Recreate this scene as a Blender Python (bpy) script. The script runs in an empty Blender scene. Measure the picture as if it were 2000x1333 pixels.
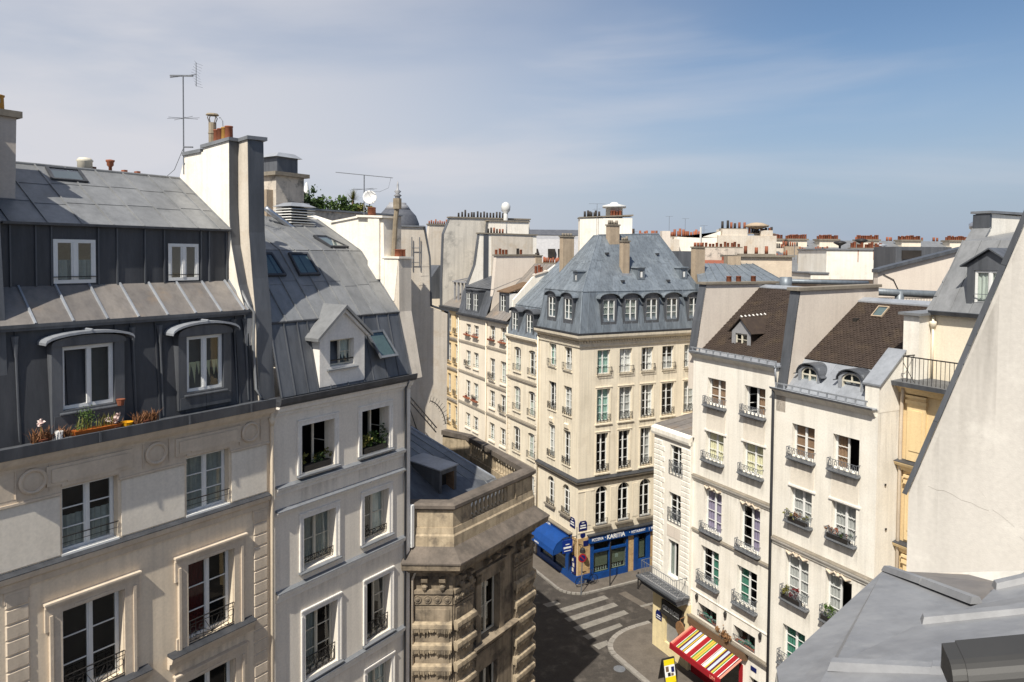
import bpy, math, random
from mathutils import Vector, Matrix
random.seed(11)
RND = random.Random(5)
scene = bpy.context.scene
col = scene.collection

# ------------------------------------------------------------------ camera
EYE = 22.0
cam_d = bpy.data.cameras.new('camera')
cam_d.sensor_width = 36.0; cam_d.lens = 25.2
cam_d.shift_y = -0.0603; cam_d.clip_start = 0.1; cam_d.clip_end = 3000
cam = bpy.data.objects.new('camera', cam_d); col.objects.link(cam)
_p, _r = math.radians(2.0), math.radians(0.5)
_fw = Vector((0, math.cos(_p), -math.sin(_p))); _ri = Vector((1, 0, 0)); _up = _ri.cross(_fw)
_R = math.cos(_r) * _ri + math.sin(_r) * _up; _U = -math.sin(_r) * _ri + math.cos(_r) * _up
cam.matrix_world = Matrix(((_R.x, _U.x, -_fw.x, 0), (_R.y, _U.y, -_fw.y, 0), (_R.z, _U.z, -_fw.z, EYE), (0, 0, 0, 1)))
scene.camera = cam

# ------------------------------------------------------------------ light, sky, exposure
SUN_EL = math.radians(52.0)
SX, SY = -0.398, -0.918                       # horizontal direction towards the sun
sun_d = bpy.data.lights.new('sun', 'SUN'); sun_d.energy = 4.0; sun_d.angle = math.radians(0.53); sun_d.color = (1.0, 0.945, 0.845)
sun = bpy.data.objects.new('sun', sun_d); col.objects.link(sun)
_to = Vector((SX * math.cos(SUN_EL), SY * math.cos(SUN_EL), math.sin(SUN_EL)))
sun.rotation_euler = _to.to_track_quat('Z', 'Y').to_euler(); sun.location = (-30, -40, 80)

world = bpy.data.worlds.new('World'); scene.world = world; world.use_nodes = True
nt = world.node_tree; nt.nodes.clear()
def wn(t, **k):
    n = nt.nodes.new(t)
    for a, b in k.items(): setattr(n, a, b)
    return n
w_out = wn('ShaderNodeOutputWorld'); w_bg = wn('ShaderNodeBackground'); w_bg.inputs['Strength'].default_value = 0.068
sky = wn('ShaderNodeTexSky', sky_type='NISHITA'); sky.sun_disc = False
sky.sun_elevation = SUN_EL; sky.sun_rotation = math.atan2(SX, SY)
sky.altitude = 60; sky.air_density = 1.0; sky.dust_density = 1.2; sky.ozone_density = 2.2
tc = wn('ShaderNodeTexCoord')
mp = wn('ShaderNodeMapping'); mp.inputs['Rotation'].default_value = (0, math.radians(8), math.radians(24)); mp.inputs['Scale'].default_value = (0.9, 1.5, 5.5)
nt.links.new(tc.outputs['Generated'], mp.inputs['Vector'])
n1 = wn('ShaderNodeTexNoise'); n1.inputs['Scale'].default_value = 1.35; n1.inputs['Detail'].default_value = 5; n1.inputs['Roughness'].default_value = 0.52; n1.inputs['Distortion'].default_value = 0.35
nt.links.new(mp.outputs['Vector'], n1.inputs['Vector'])
cr = wn('ShaderNodeMapRange', interpolation_type='SMOOTHSTEP'); cr.inputs['From Min'].default_value = 0.50; cr.inputs['From Max'].default_value = 0.74; cr.inputs['To Max'].default_value = 0.36
nt.links.new(n1.outputs['Fac'], cr.inputs['Value'])
# a broad veil of high cloud lies to the west (left) of the view, thinning to the east
sep = wn('ShaderNodeSeparateXYZ'); nt.links.new(tc.outputs['Generated'], sep.inputs['Vector'])
veil = wn('ShaderNodeMapRange', interpolation_type='SMOOTHSTEP'); veil.inputs['From Min'].default_value = 0.42; veil.inputs['From Max'].default_value = -0.45; veil.inputs['To Max'].default_value = 1.0
nt.links.new(sep.outputs['X'], veil.inputs['Value'])
vmod = wn('ShaderNodeMapRange', interpolation_type='SMOOTHSTEP'); vmod.inputs['From Min'].default_value = 0.34; vmod.inputs['From Max'].default_value = 0.56; vmod.inputs['To Min'].default_value = 0.48; vmod.inputs['To Max'].default_value = 0.92
mp2 = wn('ShaderNodeMapping'); mp2.inputs['Rotation'].default_value = (0, math.radians(-14), 0); mp2.inputs['Scale'].default_value = (1.0, 1.0, 3.2); nt.links.new(tc.outputs['Generated'], mp2.inputs['Vector'])
n2 = wn('ShaderNodeTexNoise'); n2.inputs['Scale'].default_value = 1.1; n2.inputs['Detail'].default_value = 8; n2.inputs['Roughness'].default_value = 0.5; n2.inputs['Distortion'].default_value = 0.2
nt.links.new(mp2.outputs['Vector'], n2.inputs['Vector']); nt.links.new(n2.outputs['Fac'], vmod.inputs['Value'])
vmul = wn('ShaderNodeMath', operation='MULTIPLY'); nt.links.new(veil.outputs['Result'], vmul.inputs[0]); nt.links.new(vmod.outputs['Result'], vmul.inputs[1])
addm = wn('ShaderNodeMath', operation='ADD', use_clamp=True); nt.links.new(cr.outputs['Result'], addm.inputs[0]); nt.links.new(vmul.outputs[0], addm.inputs[1])
cmix = wn('ShaderNodeMix', data_type='RGBA'); cmix.inputs['B'].default_value = (6.1, 6.15, 6.6, 1)
hs = wn('ShaderNodeHueSaturation'); hs.inputs['Saturation'].default_value = 1.08; hs.inputs['Value'].default_value = 1.0
nt.links.new(sky.outputs['Color'], hs.inputs['Color'])
# haze low over the roofs, the same all round the horizon
hz = wn('ShaderNodeMapRange', interpolation_type='SMOOTHSTEP'); hz.inputs['From Min'].default_value = 0.30; hz.inputs['From Max'].default_value = -0.02; hz.inputs['To Max'].default_value = 0.92
nt.links.new(sep.outputs['Z'], hz.inputs['Value'])
hmix = wn('ShaderNodeMix', data_type='RGBA'); hmix.inputs['B'].default_value = (3.35, 4.05, 5.25, 1)
nt.links.new(hz.outputs['Result'], hmix.inputs['Factor']); nt.links.new(hs.outputs['Color'], hmix.inputs['A'])
nt.links.new(addm.outputs[0], cmix.inputs['Factor']); nt.links.new(hmix.outputs['Result'], cmix.inputs['A'])
nt.links.new(cmix.outputs['Result'], w_bg.inputs['Color']); nt.links.new(w_bg.outputs[0], w_out.inputs[0])

vs = scene.view_settings
vs.view_transform = 'Standard'; vs.look = 'None'; vs.exposure = 0.70; vs.gamma = 1.0
try: vs.use_curve_mapping = False
except Exception: pass
scene.render.engine = 'CYCLES'
scene.cycles.use_denoising = True
scene.cycles.max_bounces = 8; scene.cycles.diffuse_bounces = 4; scene.cycles.glossy_bounces = 3; scene.cycles.transmission_bounces = 4; scene.cycles.transparent_max_bounces = 8
scene.cycles.caustics_reflective = False; scene.cycles.caustics_refractive = False
scene.cycles.sample_clamp_indirect = 6.0

# ------------------------------------------------------------------ materials
M = {}
def surf(name, c1, c2=None, scale=1.2, stretch=(1, 1, 1), streak=0.0, bump=0.0, bscale=30, rough=0.85, metal=0.0, rnd=0.0, spec=0.3, fine=0.06, blotch=None, sscale=(5, 5, .22)):
    m = bpy.data.materials.new(name); m.use_nodes = True; t = m.node_tree; ns = t.nodes; L = t.links.new
    b = ns['Principled BSDF']; b.inputs['Roughness'].default_value = rough; b.inputs['Metallic'].default_value = metal
    b.inputs['Specular IOR Level'].default_value = spec
    c2 = c2 or tuple(v * .86 for v in c1)
    tc = ns.new('ShaderNodeTexCoord'); mp = ns.new('ShaderNodeMapping'); mp.inputs['Scale'].default_value = stretch; L(tc.outputs['Object'], mp.inputs['Vector'])
    n = ns.new('ShaderNodeTexNoise'); n.inputs['Scale'].default_value = scale; n.inputs['Detail'].default_value = 6; n.inputs['Roughness'].default_value = .6; L(mp.outputs[0], n.inputs['Vector'])
    mr = ns.new('ShaderNodeMapRange'); mr.inputs['From Min'].default_value = .33; mr.inputs['From Max'].default_value = .67; L(n.outputs['Fac'], mr.inputs['Value'])
    mx = ns.new('ShaderNodeMix'); mx.data_type = 'RGBA'; mx.inputs['A'].default_value = (*c1, 1); mx.inputs['B'].default_value = (*c2, 1); L(mr.outputs[0], mx.inputs['Factor'])
    out = mx.outputs['Result']
    def mul(fac_socket, lo, hi, fmin=.3, fmax=.7):
        nonlocal out
        r = ns.new('ShaderNodeMapRange'); r.inputs['From Min'].default_value = fmin; r.inputs['From Max'].default_value = fmax; r.inputs['To Min'].default_value = lo; r.inputs['To Max'].default_value = hi
        L(fac_socket, r.inputs['Value'])
        q = ns.new('ShaderNodeMix'); q.data_type = 'RGBA'; q.blend_type = 'MULTIPLY'; q.inputs['Factor'].default_value = 1
        L(out, q.inputs['A']); L(r.outputs[0], q.inputs['B']); out = q.outputs['Result']
    if fine:
        nf = ns.new('ShaderNodeTexNoise'); nf.inputs['Scale'].default_value = 14; nf.inputs['Detail'].default_value = 4; L(mp.outputs[0], nf.inputs['Vector']); mul(nf.outputs['Fac'], 1 - fine, 1 + fine)
    if streak:
        m2 = ns.new('ShaderNodeMapping'); m2.inputs['Scale'].default_value = sscale; L(tc.outputs['Object'], m2.inputs['Vector'])
        n2 = ns.new('ShaderNodeTexNoise'); n2.inputs['Scale'].default_value = 1.0; n2.inputs['Detail'].default_value = 5; L(m2.outputs[0], n2.inputs['Vector']); mul(n2.outputs['Fac'], 1 + streak * .15, 1 - streak, .45, .75)
    if blotch:
        c3, amt, bs = blotch
        n3 = ns.new('ShaderNodeTexNoise'); n3.inputs['Scale'].default_value = bs; n3.inputs['Detail'].default_value = 8; n3.inputs['Roughness'].default_value = .7; L(tc.outputs['Object'], n3.inputs['Vector'])
        r = ns.new('ShaderNodeMapRange'); r.interpolation_type = 'SMOOTHSTEP'; r.inputs['From Min'].default_value = .5; r.inputs['From Max'].default_value = .68; r.inputs['To Max'].default_value = amt; L(n3.outputs['Fac'], r.inputs['Value'])
        q = ns.new('ShaderNodeMix'); q.data_type = 'RGBA'; L(r.outputs[0], q.inputs['Factor']); L(out, q.inputs['A']); q.inputs['B'].default_value = (*c3, 1); out = q.outputs['Result']
    if rnd:
        oi = ns.new('ShaderNodeObjectInfo'); mul(oi.outputs['Random'], 1 - rnd, 1 + rnd, 0, 1)
    L(out, b.inputs['Base Color'])
    if bump:
        nb = ns.new('ShaderNodeTexNoise'); nb.inputs['Scale'].default_value = bscale; nb.inputs['Detail'].default_value = 5; L(tc.outputs['Object'], nb.inputs['Vector'])
        bp = ns.new('ShaderNodeBump'); bp.inputs['Strength'].default_value = bump; bp.inputs['Distance'].default_value = .02; L(nb.outputs['Fac'], bp.inputs['Height']); L(bp.outputs[0], b.inputs['Normal'])
    M[name] = m; return m

def glass(name, tint, refl=1.0, rough=.015):
    m = bpy.data.materials.new(name); m.use_nodes = True; t = m.node_tree; ns = t.nodes; L = t.links.new; ns.remove(ns['Principled BSDF'])
    o = ns['Material Output']; tr = ns.new('ShaderNodeBsdfTransparent'); tr.inputs[0].default_value = (*tint, 1)
    gl = ns.new('ShaderNodeBsdfGlossy'); gl.inputs['Roughness'].default_value = rough; gl.inputs['Color'].default_value = (.95, .97, 1, 1)
    # Schlick reflectance of a thin sheet, the same from both sides
    f = ns.new('ShaderNodeLayerWeight'); f.inputs['Blend'].default_value = .5
    pw_ = ns.new('ShaderNodeMath'); pw_.operation = 'POWER'; pw_.inputs[1].default_value = 4.0; L(f.outputs['Facing'], pw_.inputs[0])
    ma = ns.new('ShaderNodeMath'); ma.operation = 'MULTIPLY_ADD'; ma.use_clamp = True; ma.inputs[1].default_value = .9 * refl; ma.inputs[2].default_value = .055 * refl; L(pw_.outputs[0], ma.inputs[0])
    mx = ns.new('ShaderNodeMixShader'); L(ma.outputs[0], mx.inputs[0]); L(tr.outputs[0], mx.inputs[1]); L(gl.outputs[0], mx.inputs[2]); L(mx.outputs[0], o.inputs[0])
    M[name] = m; return m

surf('cream_wall', (.76, .645, .495), (.67, .565, .43), .7, streak=.14, bump=.12, bscale=25)
surf('pale_panel', (.74, .68, .585), (.68, .62, .53), .9, streak=.06, bump=.08)
surf('cream_stone', (.62, .525, .41), (.54, .45, .35), 1.6, streak=.10, bump=.15, bscale=18)
surf('grey_white_wall', (.78, .715, .62), (.71, .65, .56), .8, streak=.10, bump=.08)
surf('white_trim', (.79, .755, .70), (.72, .685, .63), 1.5, streak=.10, bump=.05)
surf('warm_white', (.81, .775, .70), (.745, .70, .615), .6, streak=.17, sscale=(3.5, 3.5, .16), bump=.08, blotch=((.56, .52, .45), .25, 1.1))
surf('chimney_white', (.84, .80, .72), (.78, .72, .62), .7, streak=.12, bump=.08, blotch=((.55, .50, .43), .35, 1.3))
surf('beige_gable', (.62, .56, .48), (.54, .48, .40), .6, streak=.16, bump=.15, blotch=((.46, .36, .25), .55, .9))
surf('stained_gable', (.60, .56, .49), (.50, .47, .42), .5, streak=.2, bump=.12, blotch=((.24, .23, .21), .75, .55))
surf('pink_gable', (.66, .59, .51), (.60, .53, .46), .6, streak=.08, bump=.08)
surf('c_wall', (.76, .685, .55), (.69, .615, .485), .7, streak=.18, bump=.08, blotch=((.55, .47, .36), .35, .9))
surf('d_wall', (.78, .70, .57), (.70, .62, .50), .6, streak=.12, bump=.06)
surf('ochre_wall', (.74, .565, .32), (.66, .50, .28), .7, streak=.10, bump=.08)
surf('g_attic', (.78, .70, .56), (.72, .64, .50), .7, streak=.08)
surf('old_stone', (.285, .23, .165), (.145, .117, .085), 1.1, streak=.40, bump=.6, bscale=12, blotch=((.075, .065, .055), .85, 1.1))
surf('old_stone_dark', (.16, .133, .11), (.09, .077, .066), 1.3, streak=.2, bump=.4, bscale=16, blotch=((.08, .07, .06), .7, 1.6))
surf('old_stone_sunlit', (.46, .375, .26), (.30, .24, .165), 1.4, streak=.35, bump=.5, bscale=14, blotch=((.10, .085, .07), .7, 1.3))  # paler copy of old_stone: sunlit tone of raised parts put into the colour
surf('sand_chimney', (.40, .32, .23), (.33, .26, .19), 2.5, streak=.2, bump=.3, bscale=20)
surf('mottled_render', (.58, .52, .44), (.46, .41, .35), 1.2, streak=.2, bump=.3, blotch=((.14, .135, .125), .92, 1.5))
surf('foreground_white', (.57, .54, .495), (.53, .50, .455), .45, streak=.20, bump=.14, bscale=40, fine=.05, blotch=((.70, .67, .61), .6, .8), sscale=(1.2, 1.2, .12))
surf('foreground_patch', (.66, .625, .56), (.61, .575, .51), .6, streak=.1, bump=.1, bscale=50)
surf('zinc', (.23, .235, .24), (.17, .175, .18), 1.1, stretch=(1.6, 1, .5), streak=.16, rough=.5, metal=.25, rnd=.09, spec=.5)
surf('zinc_blue', (.185, .213, .24), (.138, .16, .183), 1.1, stretch=(2, 2, .5), streak=.34, sscale=(7, 7, .8), rough=.48, metal=.25, rnd=.13, spec=.5, blotch=((.25, .28, .305), .45, 1.0))
surf('zinc_brown', (.25, .225, .20), (.18, .165, .155), 1.0, stretch=(1.4, 1, .6), streak=.2, rough=.5, metal=.25, rnd=.12, spec=.5, blotch=((.30, .22, .15), .5, .9))
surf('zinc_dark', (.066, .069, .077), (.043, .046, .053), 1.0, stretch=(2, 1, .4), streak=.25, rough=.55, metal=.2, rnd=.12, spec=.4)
surf('zinc_mid', (.115, .122, .135), (.075, .081, .092), 1.0, stretch=(2, 1, .4), streak=.25, rough=.5, metal=.25, rnd=.12, spec=.45)
surf('zinc_pale', (.34, .36, .39), (.26, .275, .30), 1.4, streak=.12, rough=.45, metal=.25, rnd=.08, spec=.5)
surf('zinc_front', (.265, .268, .275), (.205, .208, .218), 1.6, streak=.16, blotch=((.31, .31, .31), .5, 2.2), rough=.5, metal=.2, rnd=.03, spec=.45, fine=.05, bump=.05, bscale=60)
surf('slate_tile', (.052, .037, .029), (.038, .027, .022), 2.2, streak=.0, rough=.8, bump=.25, bscale=30, blotch=((.095, .068, .04), .4, 1.2), fine=.12)
surf('far_slate', (.10, .105, .12), (.07, .075, .09), 2, rough=.6)
surf('paint_white', (.74, .74, .72), (.69, .69, .67), 3, rough=.45, spec=.5, fine=.03)
surf('paint_cream', (.62, .58, .48), (.56, .52, .43), 3, rough=.5, fine=.03)
surf('paint_grey', (.30, .29, .27), (.25, .24, .22), 3, rough=.5, fine=.03)
surf('paint_blue', (.004, .052, .22), (.003, .04, .17), 3, rough=.42, spec=.5, fine=.05)
surf('sign_blue', (.006, .03, .22), (.005, .025, .18), 3, rough=.4, fine=.03)
surf('fabric_blue', (.005, .052, .23), (.004, .042, .18), 2, rough=.8)
surf('plaque_blue', (.008, .015, .10), (.007, .012, .085), 3, rough=.3, fine=.02)
surf('plaque_green', (.01, .07, .05), None, 3, rough=.3, fine=.02)
surf('white_mark', (.80, .80, .78), None, 4, rough=.6, fine=.03)
surf('iron_black', (.018, .017, .017), (.03, .027, .025), 6, rough=.5, spec=.4)
surf('iron_grey', (.17, .18, .20), (.12, .13, .145), 5, rough=.55, metal=.2, spec=.4)
surf('metal_bright', (.55, .56, .58), (.45, .46, .48), 5, rough=.3, metal=.9)
surf('terracotta', (.28, .095, .05), (.20, .07, .04), 4, rough=.8, rnd=.25)
surf('terracotta_yellow', (.50, .28, .07), (.40, .21, .05), 4, rough=.8, rnd=.15)
surf('pot_black', (.03, .027, .025), (.05, .04, .035), 4, rough=.8, rnd=.3)
surf('pot_brown', (.26, .09, .045), (.17, .06, .035), 4, rough=.8, rnd=.35)
surf('clay_pipe', (.30, .25, .18), (.2, .16, .11), 4, rough=.8)
surf('cap_stone', (.24, .21, .17), (.17, .15, .12), 3, streak=.1, rough=.9, bump=.2)
surf('cap_zinc', (.22, .23, .25), (.16, .17, .18), 2, rough=.5, metal=.2)
surf('room_dark', (.035, .03, .027), (.02, .018, .016), 1.2, rough=.9)  # dimness of rooms and openings put into the colour
surf('room_brown', (.16, .085, .04), (.11, .06, .03), 1.5, rough=.8)
surf('curtain_white', (.80, .79, .75), (.72, .71, .67), 3, rough=.9)
surf('curtain_grey', (.46, .46, .44), (.36, .36, .35), 3, rough=.9)
surf('curtain_cream', (.72, .68, .46), (.66, .61, .41), 3, rough=.9)
surf('curtain_green', (.06, .21, .15), (.05, .17, .12), 3, rough=.9)
surf('curtain_teal', (.33, .50, .43), (.27, .43, .37), 3, rough=.9)
surf('curtain_violet', (.30, .26, .36), (.25, .215, .31), 3, rough=.9)
surf('curtain_red', (.12, .01, .01), (.08, .008, .008), 3, rough=.9)
surf('blind_board', (.30, .19, .12), (.25, .155, .10), 3, rough=.8)
surf('shop_blind', (.40, .37, .28), (.36, .33, .25), 3, rough=.8)
surf('asphalt', (.056, .049, .043), (.040, .035, .031), 2.0, rough=.9, bump=.3, bscale=50, blotch=((.125, .110, .095), .6, .9), fine=.18)
surf('pavement_stone', (.135, .116, .098), (.10, .086, .072), 1.6, rough=.9, bump=.25, bscale=30, fine=.12, blotch=((.08, .07, .06), .5, 1.3))
surf('kerb_stone', (.27, .25, .225), (.20, .185, .165), 3, rough=.85, bump=.2, fine=.1)
surf('road_paint', (.235, .22, .195), (.16, .148, .13), 2.2, rough=.8, bump=.2, blotch=((.13, .12, .11), .6, 3.5), fine=.15)
surf('town_ground', (.12, .11, .10), (.09, .085, .08), .2, rough=.95)
surf('leaf_green', (.045, .085, .018), (.075, .12, .025), 2.5, rough=.6, rnd=.1, fine=.2)
surf('leaf_dark', (.022, .045, .014), (.04, .07, .02), 3, rough=.6, fine=.2)
surf('leaf_olive', (.11, .12, .03), (.16, .14, .03), 3, rough=.6, fine=.2)
surf('leaf_dry', (.23, .11, .05), (.15, .07, .035), 4, rough=.9, fine=.2)
surf('petal_red', (.16, .02, .02), (.10, .012, .015), 4, rough=.7)
surf('petal_white', (.75, .65, .60), (.7, .5, .45), 5, rough=.7)
surf('soil', (.04, .03, .02), None, 6, rough=1)
surf('plastic_orange', (.40, .11, .02), (.33, .09, .018), 3, rough=.6)
surf('plastic_yellow', (.70, .33, .01), None, 3, rough=.5)
surf('plastic_white', (.78, .77, .74), None, 3, rough=.4)
surf('paint_yellow', (.75, .60, .01), (.66, .52, .01), 3, rough=.5, fine=.03)
surf('wood_brown', (.16, .10, .06), (.11, .07, .04), 3, rough=.7, stretch=(1, 1, 4))
surf('wicker', (.25, .135, .06), (.16, .085, .04), 9, rough=.9, bump=.5, bscale=60)
surf('f_base', (.74, .62, .37), (.66, .55, .32), .9, streak=.12, bump=.08, blotch=((.45, .38, .26), .4, 1.2))
surf('rubble_stone', (.52, .36, .18), (.36, .24, .12), 4, rough=.9, bump=.5, bscale=9, blotch=((.24, .13, .07), .6, 3))
surf('fabric_red', (.29, .008, .014), (.24, .007, .012), 2, rough=.85, fine=.03)
surf('fabric_white', (.70, .68, .64), None, 2, rough=.85, fine=.03)
surf('fabric_pink', (.62, .24, .17), None, 2, rough=.85, fine=.03)
surf('fabric_green', (.10, .22, .05), None, 2, rough=.85, fine=.03)
surf('fabric_yellow', (.55, .40, .05), None, 2, rough=.85, fine=.03)
surf('fabric_plum', (.07, .01, .025), None, 2, rough=.85, fine=.03)
surf('fabric_sky', (.42, .47, .58), None, 2, rough=.85, fine=.03)
surf('cassette_grey', (.040, .039, .037), (.034, .033, .032), 2, rough=.55, spec=.4, fine=.02, bump=.03, bscale=200)
surf('rubber', (.012, .012, .012), None, 4, rough=.8)
surf('metal_white', (.62, .62, .60), (.54, .54, .52), 3, rough=.5)
surf('brick_red', (.26, .09, .055), (.2, .07, .045), 5, rough=.9)
surf('lattice_grey', (.33, .33, .34), (.27, .27, .28), 3, rough=.6, metal=.2)
surf('moss', (.14, .16, .03), (.2, .14, .05), 4, rough=1)
def stain(name, c, amt):
    m = bpy.data.materials.new(name); m.use_nodes = True; t = m.node_tree; ns = t.nodes; L = t.links.new; b = ns['Principled BSDF']; b.inputs['Base Color'].default_value = (*c, 1); b.inputs['Roughness'].default_value = .95
    tc = ns.new('ShaderNodeTexCoord'); sp = ns.new('ShaderNodeSeparateXYZ'); L(tc.outputs['Generated'], sp.inputs[0])
    oi = ns.new('ShaderNodeObjectInfo'); mp = ns.new('ShaderNodeMapping'); mp.inputs['Scale'].default_value = (5, 5, .4); L(tc.outputs['Object'], mp.inputs['Vector']); cb = ns.new('ShaderNodeCombineXYZ'); ml = ns.new('ShaderNodeMath'); ml.operation = 'MULTIPLY'; ml.inputs[1].default_value = 50; L(oi.outputs['Random'], ml.inputs[0]); L(ml.outputs[0], cb.inputs[0]); L(cb.outputs[0], mp.inputs['Location'])
    n = ns.new('ShaderNodeTexNoise'); n.inputs['Scale'].default_value = 1; n.inputs['Detail'].default_value = 4; L(mp.outputs[0], n.inputs['Vector'])
    r = ns.new('ShaderNodeMapRange'); r.inputs['From Min'].default_value = .42; r.inputs['From Max'].default_value = .68; r.inputs['To Max'].default_value = amt; L(n.outputs['Fac'], r.inputs['Value'])
    e1 = ns.new('ShaderNodeMapRange'); e1.interpolation_type = 'SMOOTHSTEP'; L(sp.outputs['Z'], e1.inputs['Value'])
    a = ns.new('ShaderNodeMath'); a.operation = 'MULTIPLY'; L(r.outputs[0], a.inputs[0]); L(e1.outputs[0], a.inputs[1]); L(a.outputs[0], b.inputs['Alpha']); M[name] = m
stain('soot_drip', (.14, .12, .10), .24)
glass('glass', (.72, .78, .76))
glass('glass_clear', (.93, .95, .95), .6)
glass('glass_sky', (.45, .55, .55), 1.7, .03)

# ------------------------------------------------------------------ geometry helpers
class MB:
    def __init__(s): s.v = []; s.f = []; s.mi = []; s.cur = 0
    def q(s, *p):
        i = len(s.v); s.v += [tuple(a) for a in p]; s.f.append(tuple(range(i, i + len(p)))); s.mi.append(s.cur); return s
    def hexa(s, b, t):
        i = len(s.v); s.v += [tuple(a) for a in b] + [tuple(a) for a in t]
        for f in ((0, 3, 2, 1), (4, 5, 6, 7), (0, 1, 5, 4), (1, 2, 6, 5), (2, 3, 7, 6), (3, 0, 4, 7)): s.f.append(tuple(i + k for k in f)); s.mi.append(s.cur)
        return s
    def box(s, x0, x1, y0, y1, z0, z1):
        return s.hexa([(x0, y0, z0), (x1, y0, z0), (x1, y1, z0), (x0, y1, z0)], [(x0, y0, z1), (x1, y0, z1), (x1, y1, z1), (x0, y1, z1)])
    def prism(s, pts, a, b, ax='y'):
        """pts: polygon in the two other axes (x,z for y; y,z for x; x,y for z), extruded from a to b"""
        mk = {'y': lambda p, t: (p[0], t, p[1]), 'x': lambda p, t: (t, p[0], p[1]), 'z': lambda p, t: (p[0], p[1], t)}[ax]
        n = len(pts); i = len(s.v); s.v += [mk(p, a) for p in pts] + [mk(p, b) for p in pts]
        s.f.append(tuple(i + k for k in range(n))); s.f.append(tuple(i + n + k for k in reversed(range(n)))); s.mi += [s.cur] * 2
        for k in range(n):
            k2 = (k + 1) % n; s.f.append((i + k, i + n + k, i + n + k2, i + k2)); s.mi.append(s.cur)
        return s
    def tube(s, pts, r, n=6, cap=True):
        P = [Vector(p) for p in pts]; R = r if isinstance(r, (list, tuple)) else [r] * len(P); base = len(s.v); up = None
        for k, p in enumerate(P):
            d = (P[min(k + 1, len(P) - 1)] - P[max(k - 1, 0)]).normalized()
            a = Vector((0, 0, 1)) if abs(d.z) < .9 else Vector((1, 0, 0))
            u = d.cross(a).normalized(); w = d.cross(u)
            for j in range(n):
                t = 2 * math.pi * (j + .5) / n; s.v.append(tuple(p + (u * math.cos(t) + w * math.sin(t)) * R[k]))
        for k in range(len(P) - 1):
            for j in range(n):
                j2 = (j + 1) % n; s.f.append((base + k * n + j, base + k * n + j2, base + (k + 1) * n + j2, base + (k + 1) * n + j)); s.mi.append(s.cur)
        if cap:
            s.f.append(tuple(base + j for j in reversed(range(n)))); s.f.append(tuple(base + (len(P) - 1) * n + j for j in range(n))); s.mi += [s.cur] * 2
        return s
    def lathe(s, cx, cy, prof, n=10):
        base = len(s.v)
        for r, z in prof:
            for j in range(n):
                t = 2 * math.pi * j / n; s.v.append((cx + r * math.cos(t), cy + r * math.sin(t), z))
        for k in range(len(prof) - 1):
            for j in range(n):
                j2 = (j + 1) % n; s.f.append((base + k * n + j, base + k * n + j2, base + (k + 1) * n + j2, base + (k + 1) * n + j)); s.mi.append(s.cur)
        s.f.append(tuple(base + j for j in reversed(range(n)))); s.f.append(tuple(base + (len(prof) - 1) * n + j for j in range(n))); s.mi += [s.cur] * 2
        return s
    def xf(s, fn): s.v = [tuple(fn(Vector(p))) for p in s.v]; return s
    def mesh(s, name, mats, smooth=False):
        me = bpy.data.meshes.new(name); me.from_pydata(s.v, [], s.f)
        for m in (mats if isinstance(mats, (list, tuple)) else [mats]): me.materials.append(M[m])
        if any(s.mi): me.polygons.foreach_set('material_index', s.mi)
        if smooth: me.polygons.foreach_set('use_smooth', [True] * len(me.polygons))
        me.update(); return me

UA = Vector((math.sin(math.atan2(980, 1400)), math.cos(math.atan2(980, 1400)), 0))
UE = Vector((math.sin(math.atan2(-725, 1400)), math.cos(math.atan2(-725, 1400)), 0))
class Frame:
    """a facade line: x runs along it to the right as seen from the street, y goes into the building, z up"""
    def __init__(s, o, u): s.o = Vector((o[0], o[1], 0)); s.u = Vector((u[0], u[1], 0)).normalized(); s.n = Vector((s.u.y, -s.u.x, 0)); s.rz = math.atan2(s.u.y, s.u.x)
    def w(s, x, y=0, z=0): return s.o + s.u * x - s.n * y + Vector((0, 0, z))
FA = Frame((-8.4, 20.0), UA)
CORNER = (4.451, 47.125)
FE = Frame(CORNER, -UE)
FWORLD = Frame((0, 0), (1, 0))

BASE = {}
def tag(o, label, cat, group=None):
    o['label'] = label; o['category'] = cat
    if group: o['group'] = group
    return o
def thing(name, label, cat, fr=FWORLD, base=(0, 0, 0), group=None, rz=0.0):
    o = bpy.data.objects.new(name, None); col.objects.link(o); o.empty_display_size = .2
    o.location = fr.w(*base); o.rotation_euler = (0, 0, fr.rz + rz); tag(o, label, cat, group); BASE[o.name] = Vector(base); return o
def mkobj(name, me, parent=None, loc=(0, 0, 0), rot=(0, 0, 0)):
    o = bpy.data.objects.new(name, me); col.objects.link(o); o.parent = parent; o.location = loc; o.rotation_euler = rot; return o
class Fac:
    """places parts of one thing in facade coordinates, optionally on a turned side facade"""
    def __init__(s, th, org=(0, 0, 0), rz=0.0): s.t = th; s.o = Vector(org); s.rz = rz; s.R = Matrix.Rotation(rz, 3, 'Z')
    def add(s, name, mb, mat=None, at=(0, 0, 0), rz=0.0, smooth=False, rot=None):
        me = mb.mesh(name, mat, smooth) if isinstance(mb, MB) else mb
        o = mkobj(name, me, s.t, s.o + s.R @ Vector(at) - BASE[s.t.name], rot or (0, 0, s.rz + rz))
        if name in ('foliage', 'plants', 'blooms', 'flowers'): o['kind'] = 'stuff'
        return o
def sub(name, mb, mat, parent, at=(0, 0, 0), rot=(0, 0, 0), smooth=False):
    me = mb.mesh(name, mat, smooth) if isinstance(mb, MB) else mb
    return mkobj(name, me, parent, at, rot)
def single(name, mb, mat, label, cat, fr=FWORLD, base=(0, 0, 0), group=None, rz=0.0, smooth=False):
    """a thing that is one mesh, given in its own coordinates round its base"""
    me = mb.mesh(name, mat, smooth) if isinstance(mb, MB) else mb
    o = mkobj(name, me, None, fr.w(*base), (0, 0, fr.rz + rz)); return tag(o, label, cat, group)
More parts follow.
